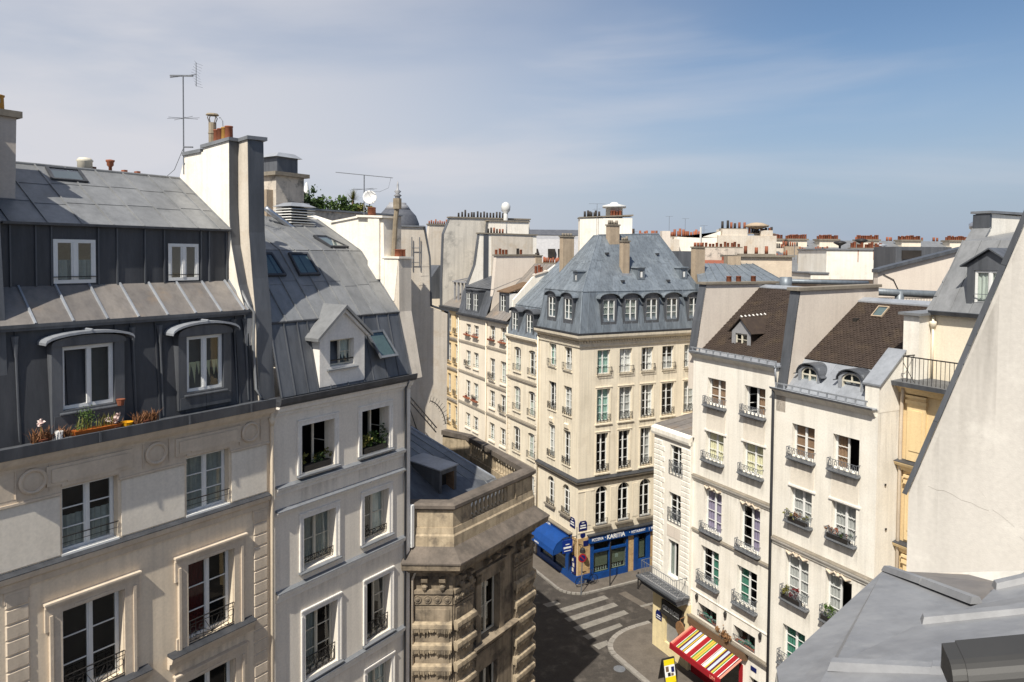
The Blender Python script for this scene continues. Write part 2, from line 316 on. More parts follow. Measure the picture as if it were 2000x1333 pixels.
def structure(name, mb, mat, parent=None):
    me = mb.mesh(name, mat) if isinstance(mb, MB) else mb
    o = mkobj(name, me, parent); 
    if parent is None: o['kind'] = 'structure'
    return o

def arcpts(x0, x1, zs, rise, n=10):
    """arc from (x0,zs) to (x1,zs) rising by rise"""
    w = (x1 - x0) / 2; cx = (x0 + x1) / 2
    return [(cx - w * math.cos(math.pi * k / n), zs + rise * math.sin(math.pi * k / n)) for k in range(n + 1)]

def wall(mb, x0, x1, z0, z1, ops, y=0.0, dep=.24):
    xs = sorted({x0, x1, *[o[0] for o in ops], *[o[1] for o in ops]}); zs = sorted({z0, z1, *[o[2] for o in ops], *[o[3] for o in ops]})
    xs = [x for x in xs if x0 <= x <= x1]; zs = [z for z in zs if z0 <= z <= z1]
    for i in range(len(xs) - 1):
        for k in range(len(zs) - 1):
            cx, cz = (xs[i] + xs[i + 1]) / 2, (zs[k] + zs[k + 1]) / 2
            if any(o[0] < cx < o[1] and o[2] < cz < o[3] for o in ops): continue
            mb.q((xs[i], y, zs[k]), (xs[i + 1], y, zs[k]), (xs[i + 1], y, zs[k + 1]), (xs[i], y, zs[k + 1]))
    for o in ops:
        a, b, c, d = o[:4]; e = y + dep; rise = o[4] if len(o) > 4 else 0
        zt = d - rise
        mb.q((a, y, c), (a, y, zt), (a, e, zt), (a, e, c)); mb.q((b, y, c), (b, e, c), (b, e, zt), (b, y, zt)); mb.q((a, y, c), (a, e, c), (b, e, c), (b, y, c))
        if rise:
            P = arcpts(a, b, zt, rise)
            for k in range(len(P) - 1):
                p, r = P[k], P[k + 1]; mb.q((p[0], y, p[1]), (r[0], y, r[1]), (r[0], e, r[1]), (p[0], e, p[1])); mb.q((p[0], y, p[1]), (p[0], y, d), (r[0], y, d), (r[0], y, r[1])) if True else 0
        else: mb.q((a, y, d), (b, y, d), (b, e, d), (a, e, d))
    return mb

def shell(mb, x0, x1, y0, y1, z0, z1, top=True):
    """sides, back and top of a building block (front left open)"""
    mb.q((x0, y1, z0), (x0, y0, z0), (x0, y0, z1), (x0, y1, z1)); mb.q((x1, y0, z0), (x1, y1, z0), (x1, y1, z1), (x1, y0, z1)); mb.q((x1, y1, z0), (x0, y1, z0), (x0, y1, z1), (x1, y1, z1))
    if top: mb.q((x0, y0, z1), (x1, y0, z1), (x1, y1, z1), (x0, y1, z1))
    return mb

_fc = {}
def frame_mesh(w, h, rows, fw, mat, halves=(1, 1), arch=0.0, single_sash=False):
    k = ('f', round(w, 2), round(h, 2), rows, fw, mat, halves, round(arch, 2), single_sash)
    if k in _fc: return _fc[k]
    m = MB(); d = .06; zt = h - arch
    m.box(-w / 2, -w / 2 + fw * .7, 0, d, 0, zt); m.box(w / 2 - fw * .7, w / 2, 0, d, 0, zt); m.box(-w / 2 + fw * .7, w / 2 - fw * .7, 0, d, 0, fw)
    top = zt if not arch else zt
    m.box(-w / 2 + fw * .7, w / 2 - fw * .7, 0, d, top - fw, top)
    if arch:
        P = arcpts(-w / 2, w / 2, zt, arch); Q = arcpts(-w / 2 + fw, w / 2 - fw, zt, arch - fw)
        for i in range(len(P) - 1): m.hexa([(P[i][0], 0, P[i][1]), (P[i + 1][0], 0, P[i + 1][1]), (P[i + 1][0], d, P[i + 1][1]), (P[i][0], d, P[i][1])], [(Q[i][0], 0, Q[i][1]), (Q[i + 1][0], 0, Q[i + 1][1]), (Q[i + 1][0], d, Q[i + 1][1]), (Q[i][0], d, Q[i][1])])
        m.box(-.03, .03, .005, d - .005, zt, h - fw * .6)
    cw = fw * .45
    if not single_sash: m.box(-cw, cw, -.012, d - .005, fw, top - fw)
    for s, on in ((-1, halves[0]), (1, halves[1])):
        if not on: continue
        a, b = (-w / 2 + fw * .7, -cw) if s < 0 else (cw, w / 2 - fw * .7)
        st = fw * .5
        m.box(a, a + st, .008, d - .008, fw, top - fw); 
        if s > 0 or True: m.box(b - st, b, .008, d - .008, fw, top - fw)
        for r in range(1, rows): z = fw + (top - 2 * fw) * r / rows; m.box(a + st, b - st, .012, d - .02, z - .014, z + .014)
    _fc[k] = m.mesh('window_frame', mat); return _fc[k]
def sash_mesh(w, h, rows, fw, mat):
    k = ('s', round(w, 2), round(h, 2), rows, fw, mat)
    if k in _fc: return _fc[k]
    m = MB(); d = .045; st = fw * .75
    m.box(0, st, 0, d, 0, h); m.box(w - st, w, 0, d, 0, h); m.box(st, w - st, 0, d, 0, st); m.box(st, w - st, 0, d, h - st, h)
    for r in range(1, rows): m.box(st, w - st, .008, d - .01, h * r / rows - .014, h * r / rows + .014)
    _fc[k] = m.mesh('sash', mat); return _fc[k]
def pane_mesh(w, h, mat='glass'):
    k = ('p', round(w, 3), round(h, 3), mat)
    if k not in _fc: _fc[k] = MB().q((-w / 2, 0, -h / 2), (w / 2, 0, -h / 2), (w / 2, 0, h / 2), (-w / 2, 0, h / 2)).mesh('pane', mat)
    return _fc[k]
def curtain_mesh(w, h, mat, amp=.025):
    k = ('c', round(w, 2), round(h, 2), mat)
    if k not in _fc:
        m = MB(); n = max(6, int(w / .045)); ph = RND.random() * 6
        P = [(-w / 2 + w * i / n, amp * math.sin(i * 1.9 + ph) + .4 * amp * math.sin(i * .8)) for i in range(n + 1)]
        for i in range(n): m.q((P[i][0], P[i][1], 0), (P[i + 1][0], P[i + 1][1], 0), (P[i + 1][0], P[i + 1][1], h), (P[i][0], P[i][1], h))
        _fc[k] = m.mesh('curtain', mat)
    return _fc[k]

def window(fc, x0, x1, z0, z1, y=.16, rows=3, fr='paint_white', cur=None, opn=0, fw=.055, arch=0.0, cell=True, name='window', gl='glass', single_sash=False):
    """frame with sashes, glazing bars, panes; opn: 1 left sash open inwards, 2 right, 3 both; cur: 'L','R','B' + material"""
    w, h = x1 - x0, z1 - z0; halves = (0 if opn & 1 else 1, 0 if opn & 2 else 1)
    o = fc.add(name, frame_mesh(w, h, rows, fw, fr, halves, arch, single_sash), None, ((x0 + x1) / 2, y, z0))
    top = h - arch; cw = fw * .45; zi0, zi1 = fw, top - fw
    for s in (-1, 1):
        a, b = (-w / 2 + fw * 1.2, -cw - fw * .5) if s < 0 else (cw + fw * .5, w / 2 - fw * 1.2)
        isopen = (opn & 1) if s < 0 else (opn & 2)
        if isopen:
            sw = w / 2 - fw * .7; sh = zi1 - zi0; ang = math.radians(RND.uniform(68, 88))
            if s < 0: sub('sash', sash_mesh(sw, sh, rows, fw, fr), None, o, (-w / 2 + fw * .7, .05, zi0), (0, 0, ang)); c = Vector((-w / 2 + fw * .7, .05, 0)); dv = Vector((math.cos(ang), math.sin(ang), 0)); pr = ang
            else: sub('sash', sash_mesh(sw, sh, rows, fw, fr), None, o, (w / 2 - fw * .7, .05, zi0), (0, 0, math.pi - ang)); c = Vector((w / 2 - fw * .7, .05, 0)); dv = Vector((-math.cos(ang), math.sin(ang), 0)); pr = math.pi - ang
            nr_ = Vector((-math.sin(pr), math.cos(pr), 0)); p = c + dv * sw / 2 + nr_ * .02
            sub('pane', pane_mesh(sw - fw * 1.4, sh - fw * 1.4, gl), None, o, (p.x, p.y, (zi0 + zi1) / 2), (0, 0, pr))
            continue
        nr = rows if cell else 1
        for r in range(nr):
            ph = (zi1 - zi0) / nr - .012; zc = zi0 + (zi1 - zi0) * (r + .5) / nr
            sub('pane', pane_mesh(b - a, ph, gl), None, o, ((a + b) / 2, .03, zc), (RND.uniform(-.008, .008), 0, RND.uniform(-.008, .008)))
    if arch:
        P = arcpts(-w / 2 + fw, w / 2 - fw, top, arch - fw, 8); m = MB(); m.q(*[(p[0], .03, p[1]) for p in P]); sub('pane', m, gl, o)
    if cur:
        side, cm = cur[0], cur[1:]
        hh = h - .06
        if side == 'B': sub('curtain', curtain_mesh(w - .06, hh, cm), None, o, (0, .09, .03))
        elif side == 'S':
            for s in (-1, 1): sub('curtain', curtain_mesh(w * .27, hh, cm), None, o, (s * (w / 2 - w * .15), .09, .03))
        elif side == 'L': sub('curtain', curtain_mesh(w * .48, hh, cm), None, o, (-w * .25, .09, .03))
        elif side == 'R': sub('curtain', curtain_mesh(w * .48, hh, cm), None, o, (w * .25, .09, .03))
        elif side == 'H': sub('curtain', curtain_mesh(w - .06, h * .5, cm), None, o, (0, .09, .04))
        elif side == 'K': m = MB().box(-w / 2 + .05, w / 2 - .05, .08, .1, .04, h - .05); sub('blind', m, cm, o)
    return o

def rail_mesh(w, h, style, d, mat):
    k = ('r', round(w, 2), round(h, 2), style, round(d, 2), mat)
    if k in _fc: return _fc[k]
    m = MB(); r = .009
    def bar(a, b, rr=r): m.tube([a, b], rr, 4, False)
    xs = -w / 2; xe = w / 2
    if style == 'low':
        bar((xs, -.02, h), (xe, -.02, h), .016); bar((xs, -.02, h * .5), (xe, -.02, h * .5), .008)
    else:
        m.box(xs, xe, -d - .015, -d + .015, h - .02, h); m.box(xs, xe, -d - .01, -d + .01, .03, .045)
        if d > .06:
            for s in (xs, xe): m.box(s - .01, s + .01, -d, 0, h - .02, h); m.box(s - .01, s + .01, -d, 0, .03, .045)
            for s in (xs, xe): bar((s, -d, 0), (s, -d, h), .012); bar((s, -d * .5, .04), (s, -d * .5, h))
        if style == 'bars':
            n = max(5, int(w / .11))
            for i in range(n + 1): x = xs + w * i / n; bar((x, -d, 0), (x, -d, h))
        elif style == 'scroll':
            n = max(3, round(w / .26)); cw = w / n
            for i in range(n + 1): x = xs + w * i / n; bar((x, -d, 0), (x, -d, h), .011)
            for i in range(n):
                cx = xs + cw * (i + .5)
                for cz, rr in ((h * .3, min(cw, h * .5) * .42), (h * .7, min(cw, h * .5) * .36)):
                    m.tube([(cx + rr * math.cos(t * math.pi / 5), -d, cz + rr * math.sin(t * math.pi / 5)) for t in range(11)], r * 1.1, 4, False)
                bar((cx - cw * .45, -d, .05), (cx, -d, h * .95)); bar((cx + cw * .45, -d, .05), (cx, -d, h * .95))
        elif style == 'fan':
            n = 7; bar((xs, -d, h * .8), (xe, -d, h * .8))
            for i in range(n): t = math.pi * (i + .5) / n; L_ = .36 * w; bar((0, -d, .06), (math.cos(t) * L_, -d, .06 + math.sin(t) * h * .7))
            for s in (-1, 1):
                for cx, cz, rr in ((.33, .25, .11), (.42, .55, .09), (.24, .55, .07)):
                    m.tube([(s * cx * w + rr * math.cos(t * math.pi / 5), -d, cz * h + rr * math.sin(t * math.pi / 5)) for t in range(10)], r, 4, False)
                for x in (.2, .36, .47): bar((s * x * w, -d, .04), (s * x * w, -d, h))
    _fc[k] = m.mesh('window_railing', mat); return _fc[k]
def rail(fc, x0, x1, z, h=.45, style='scroll', d=.03, mat='iron_black', name='window_railing', y=0.0):
    return fc.add(name, rail_mesh(x1 - x0, h, style, d, mat), None, ((x0 + x1) / 2, y, z))

def bil(P, u, v): return (P[0] * (1 - u) + P[1] * u) * (1 - v) + (P[3] * (1 - u) + P[2] * u) * v
def zinc_roof(roof, P, nc, nr, mat, seam='same', rr=.028, lap=.012, jit=.0, stag=True, name='zinc_panel', cols=None):
    """sheets of zinc with raised edges on the quad P (bottom-left, bottom-right, top-right, top-left), batten rolls between the columns"""
    P = [Vector(p) for p in P]; N = (P[1] - P[0]).cross(P[3] - P[0]).normalized()
    us = cols or [i / nc for i in range(nc + 1)]
    for i in range(len(us) - 1):
        off = (RND.uniform(-.12, .12) if stag else 0) / max(1, nr)
        vs_ = [0] + [min(.98, max(.02, (k / nr) + off)) for k in range(1, nr)] + [1]
        for k in range(nr):
            a, b, c, d = us[i], us[i + 1], vs_[k], vs_[k + 1]; g = .004
            lo = [bil(P, a, c), bil(P, b, c), bil(P, b, d), bil(P, a, d)]
            e = RND.uniform(-jit, jit)
            up = [lo[0] + N * (lap + .01 + e), lo[1] + N * (lap + .01 - e), lo[2] + N * .006, lo[3] + N * .006]
            m = MB(); m.hexa([lo[0] + N * .001, lo[1] + N * .001, lo[2] + N * .001, lo[3] + N * .001], up); sub(name, m, mat, roof)
    if rr:
        for u in us:
            a, b = bil(P, u, 0) + N * rr * .5, bil(P, u, 1) + N * rr * .5
            s = (bil(P, 1, .5) - bil(P, 0, .5)).normalized() * rr
            m = MB(); m.hexa([a - s, a + s, b + s, b - s], [a - s * .7 + N * rr * 1.5, a + s * .7 + N * rr * 1.5, b + s * .7 + N * rr * 1.5, b - s * .7 + N * rr * 1.5]); sub('batten_roll', m, mat if seam == 'same' else seam, roof)

_dr = {}
def drip(fc, x0, x1, z, h, y=0.0):
    """a dirty rain mark on the wall below a sill or ledge"""
    k = (round(x1 - x0, 1), round(h, 1))
    if k not in _dr: w = k[0] / 2; _dr[k] = MB().q((-w, 0, -k[1]), (w, 0, -k[1]), (w, 0, 0), (-w, 0, 0)).mesh('rain_mark', 'soot_drip')
    fc.add('rain_mark', _dr[k], None, ((x0 + x1) / 2, y - .004, z))
_pot = {}
def pot_mesh(kind='round', mat='terracotta', h=.45, r=.13):
    k = (kind, mat, h, r)
    if k not in _pot:
        m = MB()
        if kind == 'round': m.lathe(0, 0, [(r * .92, 0), (r, h * .05), (r * .95, h * .9), (r * 1.06, h * .93), (r * 1.06, h), (r * .85, h), (r * .8, h * .6)], 10)
        elif kind == 'cowl':
            m.lathe(0, 0, [(r, 0), (r, h * .7), (r * .9, h * .7)], 8); m.lathe(0, 0, [(r * 1.7, h * .88), (r * .3, h)], 8)
            for t in range(3): a = t * 2.1; m.tube([(r * .8 * math.cos(a), r * .8 * math.sin(a), h * .66), (r * 1.2 * math.cos(a), r * 1.2 * math.sin(a), h * .9)], .015, 4)
        elif kind == 'thin': m.lathe(0, 0, [(r, 0), (r * .9, h), (r * .6, h)], 7)
        _pot[k] = m.mesh('chimney_pot', mat, True)
    return _pot[k]
def pots(parent, pts, kind='round', mats=('terracotta',), h=.45, r=.13, jit=.25):
    for i, p in enumerate(pts):
        hh = round(h * RND.uniform(1 - jit, 1 + jit), 1) if jit else h
        sub('chimney_pot', pot_mesh(kind, mats[RND.randrange(len(mats))], max(.15, hh), r), None, parent, p)

def leaves(n, rx, ry, rz, size, seed=1, flat=.6, fn=None):
    """a loose mass of leaf quads filling an ellipsoid round the origin, uneven outline"""
    R_ = random.Random(seed); m = MB(); cl = [(R_.gauss(0, .45), R_.gauss(0, .45), R_.gauss(0, .4), R_.uniform(.25, .5)) for _ in range(max(5, n // 45))]
    for _ in range(n):
        c = cl[R_.randrange(len(cl))]; p = Vector(((c[0] + R_.gauss(0, c[3] * .5)) * rx, (c[1] + R_.gauss(0, c[3] * .5)) * ry, (c[2] + R_.gauss(0, c[3] * .5)) * rz))
        a = Vector((R_.gauss(0, 1), R_.gauss(0, 1), R_.gauss(0, 1))).normalized(); b = a.cross(Vector((R_.gauss(0, 1), R_.gauss(0, 1), R_.gauss(0, 1)))).normalized(); s = size * R_.uniform(.6, 1.4)
        m.q(p - a * s, p + b * s * flat, p + a * s, p - b * s * flat)
    return m
def blades(n, w, d, h, seed=1, lean=.5, wd=.012):
    R_ = random.Random(seed); m = MB()
    for _ in range(n):
        x, y = R_.uniform(-w / 2, w / 2), R_.uniform(-d / 2, d / 2); hh = h * R_.uniform(.45, 1.1); a = R_.uniform(0, 6.3); l = hh * R_.uniform(.1, lean)
        dx, dy = math.cos(a) * l, math.sin(a) * l; s = Vector((-math.sin(a), math.cos(a), 0)) * wd
        p, q_, t = Vector((x, y, 0)), Vector((x + dx * .35, y + dy * .35, hh * .6)), Vector((x + dx, y + dy, hh))
        m.q(p - s, p + s, q_ + s * .8, q_ - s * .8); m.q(q_ - s * .8, q_ + s * .8, t)
    return m
# ------------------------------------------------------------------ ground, road, pavements
structure('ground', MB().q((-900, -900, -.03), (900, -900, -.03), (900, 1500, -.03), (-900, 1500, -.03)), 'town_ground')
road = structure('road', MB().q((-60, -10, 0), (60, -10, 0), (60, 110, 0), (-60, 110, 0)), 'asphalt')
def pavement(pts, z=.11, name='pavement'):
    o = structure(name, MB().prism(pts, -.02, z, 'z'), 'pavement_stone'); return o
def EW(x, y): v = FE.w(x, y); return (v.x, v.y)
def arc2(cx, cy, r, a0, a1, n): return [(cx + r * math.cos(a0 + (a1 - a0) * i / n), cy + r * math.sin(a0 + (a1 - a0) * i / n)) for i in range(n + 1)]
# around the corner restaurant: FE coordinates, kerb 1.35 m out, rounded
def rnd_corner(xc, yc, r, n=8): return [EW(xc + r * math.sin(t), yc - r * math.cos(t)) for t in [math.pi / 2 * i / n for i in range(n + 1)]]
pc = [EW(-40, .05), EW(-40, -1.35)] + rnd_corner(-.1, .1, 1.45) + [EW(1.35, 30), EW(-.05, 30)]
pav_c = pavement(pc + [EW(-.05, .05)])
ks = [EW(-40, -1.36)] + rnd_corner(-.1, .1, 1.46) + [EW(1.36, 30)]
def kerb_line(line, w, z, pav, n0=0, n1=None):
    """kerb stones, one block each, along a line; w towards the road"""
    pts = [Vector((*p, 0)) for p in line]; out = []
    for a, b in zip(pts[:-1], pts[1:]):
        L_ = (b - a).length; k = max(1, int(L_ / .9))
        for i in range(k): out.append((a.lerp(b, i / k), a.lerp(b, (i + 1) / k)))
    for a, b in out[n0:n1]:
        d = (b - a).normalized(); n = Vector((d.y, -d.x, 0)); g = d * .012
        a2, b2 = a + g, b - g
        m = MB().hexa([a2 + Vector((0, 0, -.02)), b2 + Vector((0, 0, -.02)), b2 - n * -w + Vector((0, 0, -.02)), a2 - n * -w + Vector((0, 0, -.02))], [a2 + Vector((0, 0, z)), b2 + Vector((0, 0, z)), b2 + n * w + Vector((0, 0, z)), a2 + n * w + Vector((0, 0, z))])
        sub('kerb_stone', m, 'kerb_stone', pav)
kerb_line([EW(-8, -1.36)] + rnd_corner(-.1, .1, 1.46) + [EW(1.36, 12)], .17, .105, pav_c)
# around the shop on the other corner
pf = [EW(8.2, 30), EW(6.4, 30), EW(6.4, 1.0)] + [EW(8.2 - 1.8 * math.cos(t), .2 - 2.75 * math.sin(t)) for t in [math.pi / 2 * i / 8 for i in range(9)]] + [EW(40, -2.55), EW(40, .05), EW(8.2, .05)]
pav_f = pavement(pf)
kf = [EW(6.4, 10), EW(6.4, 1.0)] + [EW(8.2 - 1.8 * math.cos(t), .2 - 2.75 * math.sin(t)) for t in [math.pi / 2 * i / 8 for i in range(9)]] + [EW(18, -2.55)]
kerb_line(kf, .30, .105, pav_f)
# left side of the streets
AWp = lambda x, y: (FA.w(x, y).x, FA.w(x, y).y)
pavement([AWp(-12, .02), AWp(-12, -2.0), AWp(8, -2.0), AWp(9, -2.6), AWp(15.6, -2.6), AWp(15.6, .02)])
# zebra crossing: painted bars
for q in ([(2.10, 44.40), (2.97, 44.85), (3.25, 44.45), (2.40, 43.98)], [(2.91, 43.69), (6.13, 45.63), (6.39, 45.22), (3.17, 43.24)], [(3.34, 42.66), (6.61, 44.68), (6.86, 44.26), (3.60, 42.22)], [(3.78, 41.62), (7.12, 43.72), (7.37, 43.29), (4.05, 41.17)], [(4.25, 40.66), (6.62, 42.14), (6.76, 41.80), (4.55, 40.24)], [(4.72, 39.70), (5.60, 40.22), (5.68, 39.80), (5.02, 39.24)]):
    sub('crossing_stripe', MB().q(*[(p[0], p[1], .004) for p in q]), 'road_paint', road)
for q in ([(.9, 45.6), (1.7, 45.9), (1.9, 45.6), (1.1, 45.3)], [(8.2, 44.3), (9.6, 45.0), (9.7, 44.8), (8.3, 44.1)]): sub('road_marking', MB().q(*[(p[0], p[1], .004) for p in q]), 'road_paint', road)
for q, mname in (([(8.6, 43.9), (12.6, 46.1), (13.6, 44.2), (9.4, 42.3)], 'pavement_stone'), ([(7.1, 45.9), (8.5, 43.9), (9.0, 44.1), (7.6, 46.2)], 'pavement_stone')):
    sub('asphalt_patch', MB().q(*[(p[0], p[1], .003) for p in q]), mname, road)
sub('manhole_cover', MB().prism(arc2(5.9, 37.4, .32, 0, 2 * math.pi, 14)[:-1], 0, .006, 'z'), 'iron_grey', road)

# ------------------------------------------------------------------ A: cream building on the left
A = thing('cream_apartment_building', 'cream stone apartment building with dark zinc mansard on the left edge', 'building', FA, (-1.8, 0, 0))
fa = Fac(A)
AX0, AX1 = -5.4, 1.95
aw = [(-3.9, -2.6, 14.75, 16.36), (-.77, .52, 14.75, 16.36), (-3.92, -2.5, 11.2, 13.4), (-.75, .63, 11.2, 13.4), (-3.92, -2.5, 7.95, 10.15), (-.78, .66, 7.95, 10.15), (-3.92, -2.5, 4.6, 6.7), (-.78, .66, 4.6, 6.7)]
m = MB(); wall(m, AX0, AX1, 0, 17.35, aw, 0, .26); shell(m, AX0, AX1, 0, 9, 0, 17.35); fa.add('wall', m, 'cream_wall')
fa.add('dark_room_backing', MB().box(AX0 + .2, AX1 - .2, 1.3, 8.6, .2, 17.2), 'room_dark')  # added backing box, coloured dark to stand for unlit rooms behind the glass
cur = ['Hcurtain_grey', 'Bcurtain_grey', None, 'Lcurtain_red', None, None, None, None]
for k, (a, b, c, d) in enumerate(aw):
    window(fa, a + .01, b - .01, c + .01, d - .01, .2, 3, 'paint_white', cur[k], fw=.075)
    if k < 2: rail(fa, a, b, c + .14, .3, 'low', .03); fa.add('window_sill', MB().box(a - .02, b + .02, -.03, .2, c - .1, c + .03), 'paint_white')
    else: rail(fa, a, b, c + .02, .75 if k > 3 else .62, 'fan', .05)
# frieze under the cornice, with raised panels over the windows and round medallions
fa.add('frieze', MB().box(AX0, AX1, -.035, .0, 16.37, 17.2).box(AX0, -3.92, -.03, 0, 16.22, 16.37).box(-2.58, -.79, -.03, 0, 16.22, 16.37).box(.54, AX1, -.03, 0, 16.22, 16.37), 'cream_stone')
fa.add('frieze_moulding', MB().box(AX0, AX1, -.075, -.035, 17.02, 17.08).box(AX0, -3.92, -.06, -.03, 16.22, 16.28).box(-2.58, -.79, -.06, -.03, 16.22, 16.28).box(.54, AX1, -.06, -.03, 16.22, 16.28), 'cream_stone')
for a, b in ((-3.9, -2.6), (-.77, .52)):
    m = MB(); m.prism([(a - .34, 16.48), (a - .02, 16.48), (a - .02, 16.42), (b + .02, 16.42), (b + .02, 16.48), (b + .34, 16.48), (b + .34, 16.96), (a - .34, 16.96)], -.075, -.035); fa.add('raised_panel', m, 'cream_stone')
    m = MB(); m.prism([(a - .24, 16.56), (a + .1, 16.56), (a + .1, 16.52), (b - .1, 16.52), (b - .1, 16.56), (b + .24, 16.56), (b + .24, 16.88), (a - .24, 16.88)], -.105, -.075); fa.add('raised_panel', m, 'cream_stone')
for cx in (-4.52, -1.63, 1.20):
    m = MB(); m.lathe(0, 0, [(.30, .0), (.30, .05), (.26, .075), (.225, .06), (.215, .02), (.12, .035), (.0, .04)], 24); m.xf(lambda p: (p.x, -p.z, p.y)); fa.add('medallion', m, 'cream_stone', (cx, -.035, 16.70), smooth=False)
    [fa.add('medallion_border', MB().box(-.01, .01, -.03, 0, -.33, .33), 'cream_stone', (cx + e, -.035, 16.70)) for e in (-.35, .35)]
fa.add('cornice', MB().prism([(0, 17.08), (-.1, 17.08), (-.14, 17.16), (-.22, 17.18), (-.26, 17.26), (-.30, 17.34), (0, 17.34)], AX0, AX1 - .02, 'x'), 'cream_stone')
g = fa.add('gutter', MB().prism([(.45, 17.35), (-.33, 17.35), (-.36, 17.62), (-.33, 17.63), (-.30, 17.5), (.45, 17.5)], AX0, 1.88, 'x'), 'zinc_mid')
for x in (-3.2, -.9, 1.0): sub('gutter_joint', MB().box(x, x + .05, -.372, -.355, 17.36, 17.63), 'zinc_mid', g)
# light panels between the windows of the top floor
for a, b in ((AX0 + .05, -3.95), (-2.52, -.84), (.6, 1.78)): fa.add('wall_panel', MB().box(a, b, -.022, 0, 14.78, 16.2), 'pale_panel')
def string(fc, x0, x1, z, h=.3, p=.14, mat='cream_stone', cap='zinc_dark', capz=.02, name='string_course', y=0):
    o = fc.add(name, MB().prism([(y, z - h), (y - p * .35, z - h), (y - p * .45, z - h * .55), (y - p * .85, z - h * .4), (y - p, z - h * .1), (y - p, z), (y, z)], x0, x1, 'x'), mat)
    if cap: sub('zinc_flashing', MB().hexa([(x0, y - p - .012, z + .001), (x1, y - p - .012, z + .001), (x1, y + 0, z + .001), (x0, y + 0, z + .001)], [(x0, y - p - .012, z + capz), (x1, y - p - .012, z + capz), (x1, y - .003, z + capz + .06), (x0, y - .003, z + capz + .06)]), cap, o)
    return o
string(fa, AX0, 1.84, 14.66, .34, .16)
def surround(fc, a, b, c, d, w=.3, mat='cream_stone', ear=.09, p=.06, y=0, name='window_surround'):
    m = MB()
    for s in (-1, 1):
        e = a if s < 0 else b
        x0_, x1_ = (e - w, e - .02) if s < 0 else (e + .02, e + w)
        m.box(x0_, x1_, y - p, y, c - .05, d + .02)
        xx = (x0_ - .0, x0_ + .07) if s < 0 else (x1_ - .07, x1_)
        m.box(xx[0], xx[1], y - p - .035, y - p, c - .05, d + .02)
        if ear: m.box(*((x0_ - ear, x0_) if s < 0 else (x1_, x1_ + ear)), y - p, y, d - .35, d + w); m.box(*((x0_ - ear * .6, x0_) if s < 0 else (x1_, x1_ + ear * .6)), y - p, y, c - .05, c + .28)
    m.box(a - w, b + w, y - p, y, d + .02, d + w); m.box(a - w - ear, b + w + ear, y - p - .04, y - p, d + w - .08, d + w); m.box(a - w - ear - .03, b + w + ear + .03, y - p - .08, y - .0, d + w, d + w + .05)
    m.box(a + .25, b - .25, y - p - .02, y - p, d + .05, d + .12)
    return fc.add(name, m, mat)
for (a, b, c, d) in aw[2:8]:
    surround(fa, a, b, c, d)
    string(fa, a - .6, b + .62, c - .1, .34, .26, name='sill_ledge')
for (a, b, c, d) in aw[2:6]: drip(fa, a - .5, b + .5, c - .44, .9)
# quoin blocks at both ends
qm = MB().hexa([(.02, 0, .015), (.50, 0, .015), (.50, 0, .345), (.02, 0, .345)], [(.045, -.04, .04), (.475, -.04, .04), (.475, -.04, .32), (.045, -.04, .32)]).mesh('quoin_block', 'cream_stone')
for x, sp in ((1.30, .36), (-5.12, .36)):
    z = 13.9
    while z > 3.2: fa.add('quoin_block', qm, None, (x, -.001, z)); z -= sp
    fa.add('quoin_capital', MB().box(x - .02, x + .53, -.05, 0, 14.3, 14.34).box(x, x + .51, -.035, 0, 14.03, 14.29), 'cream_stone')
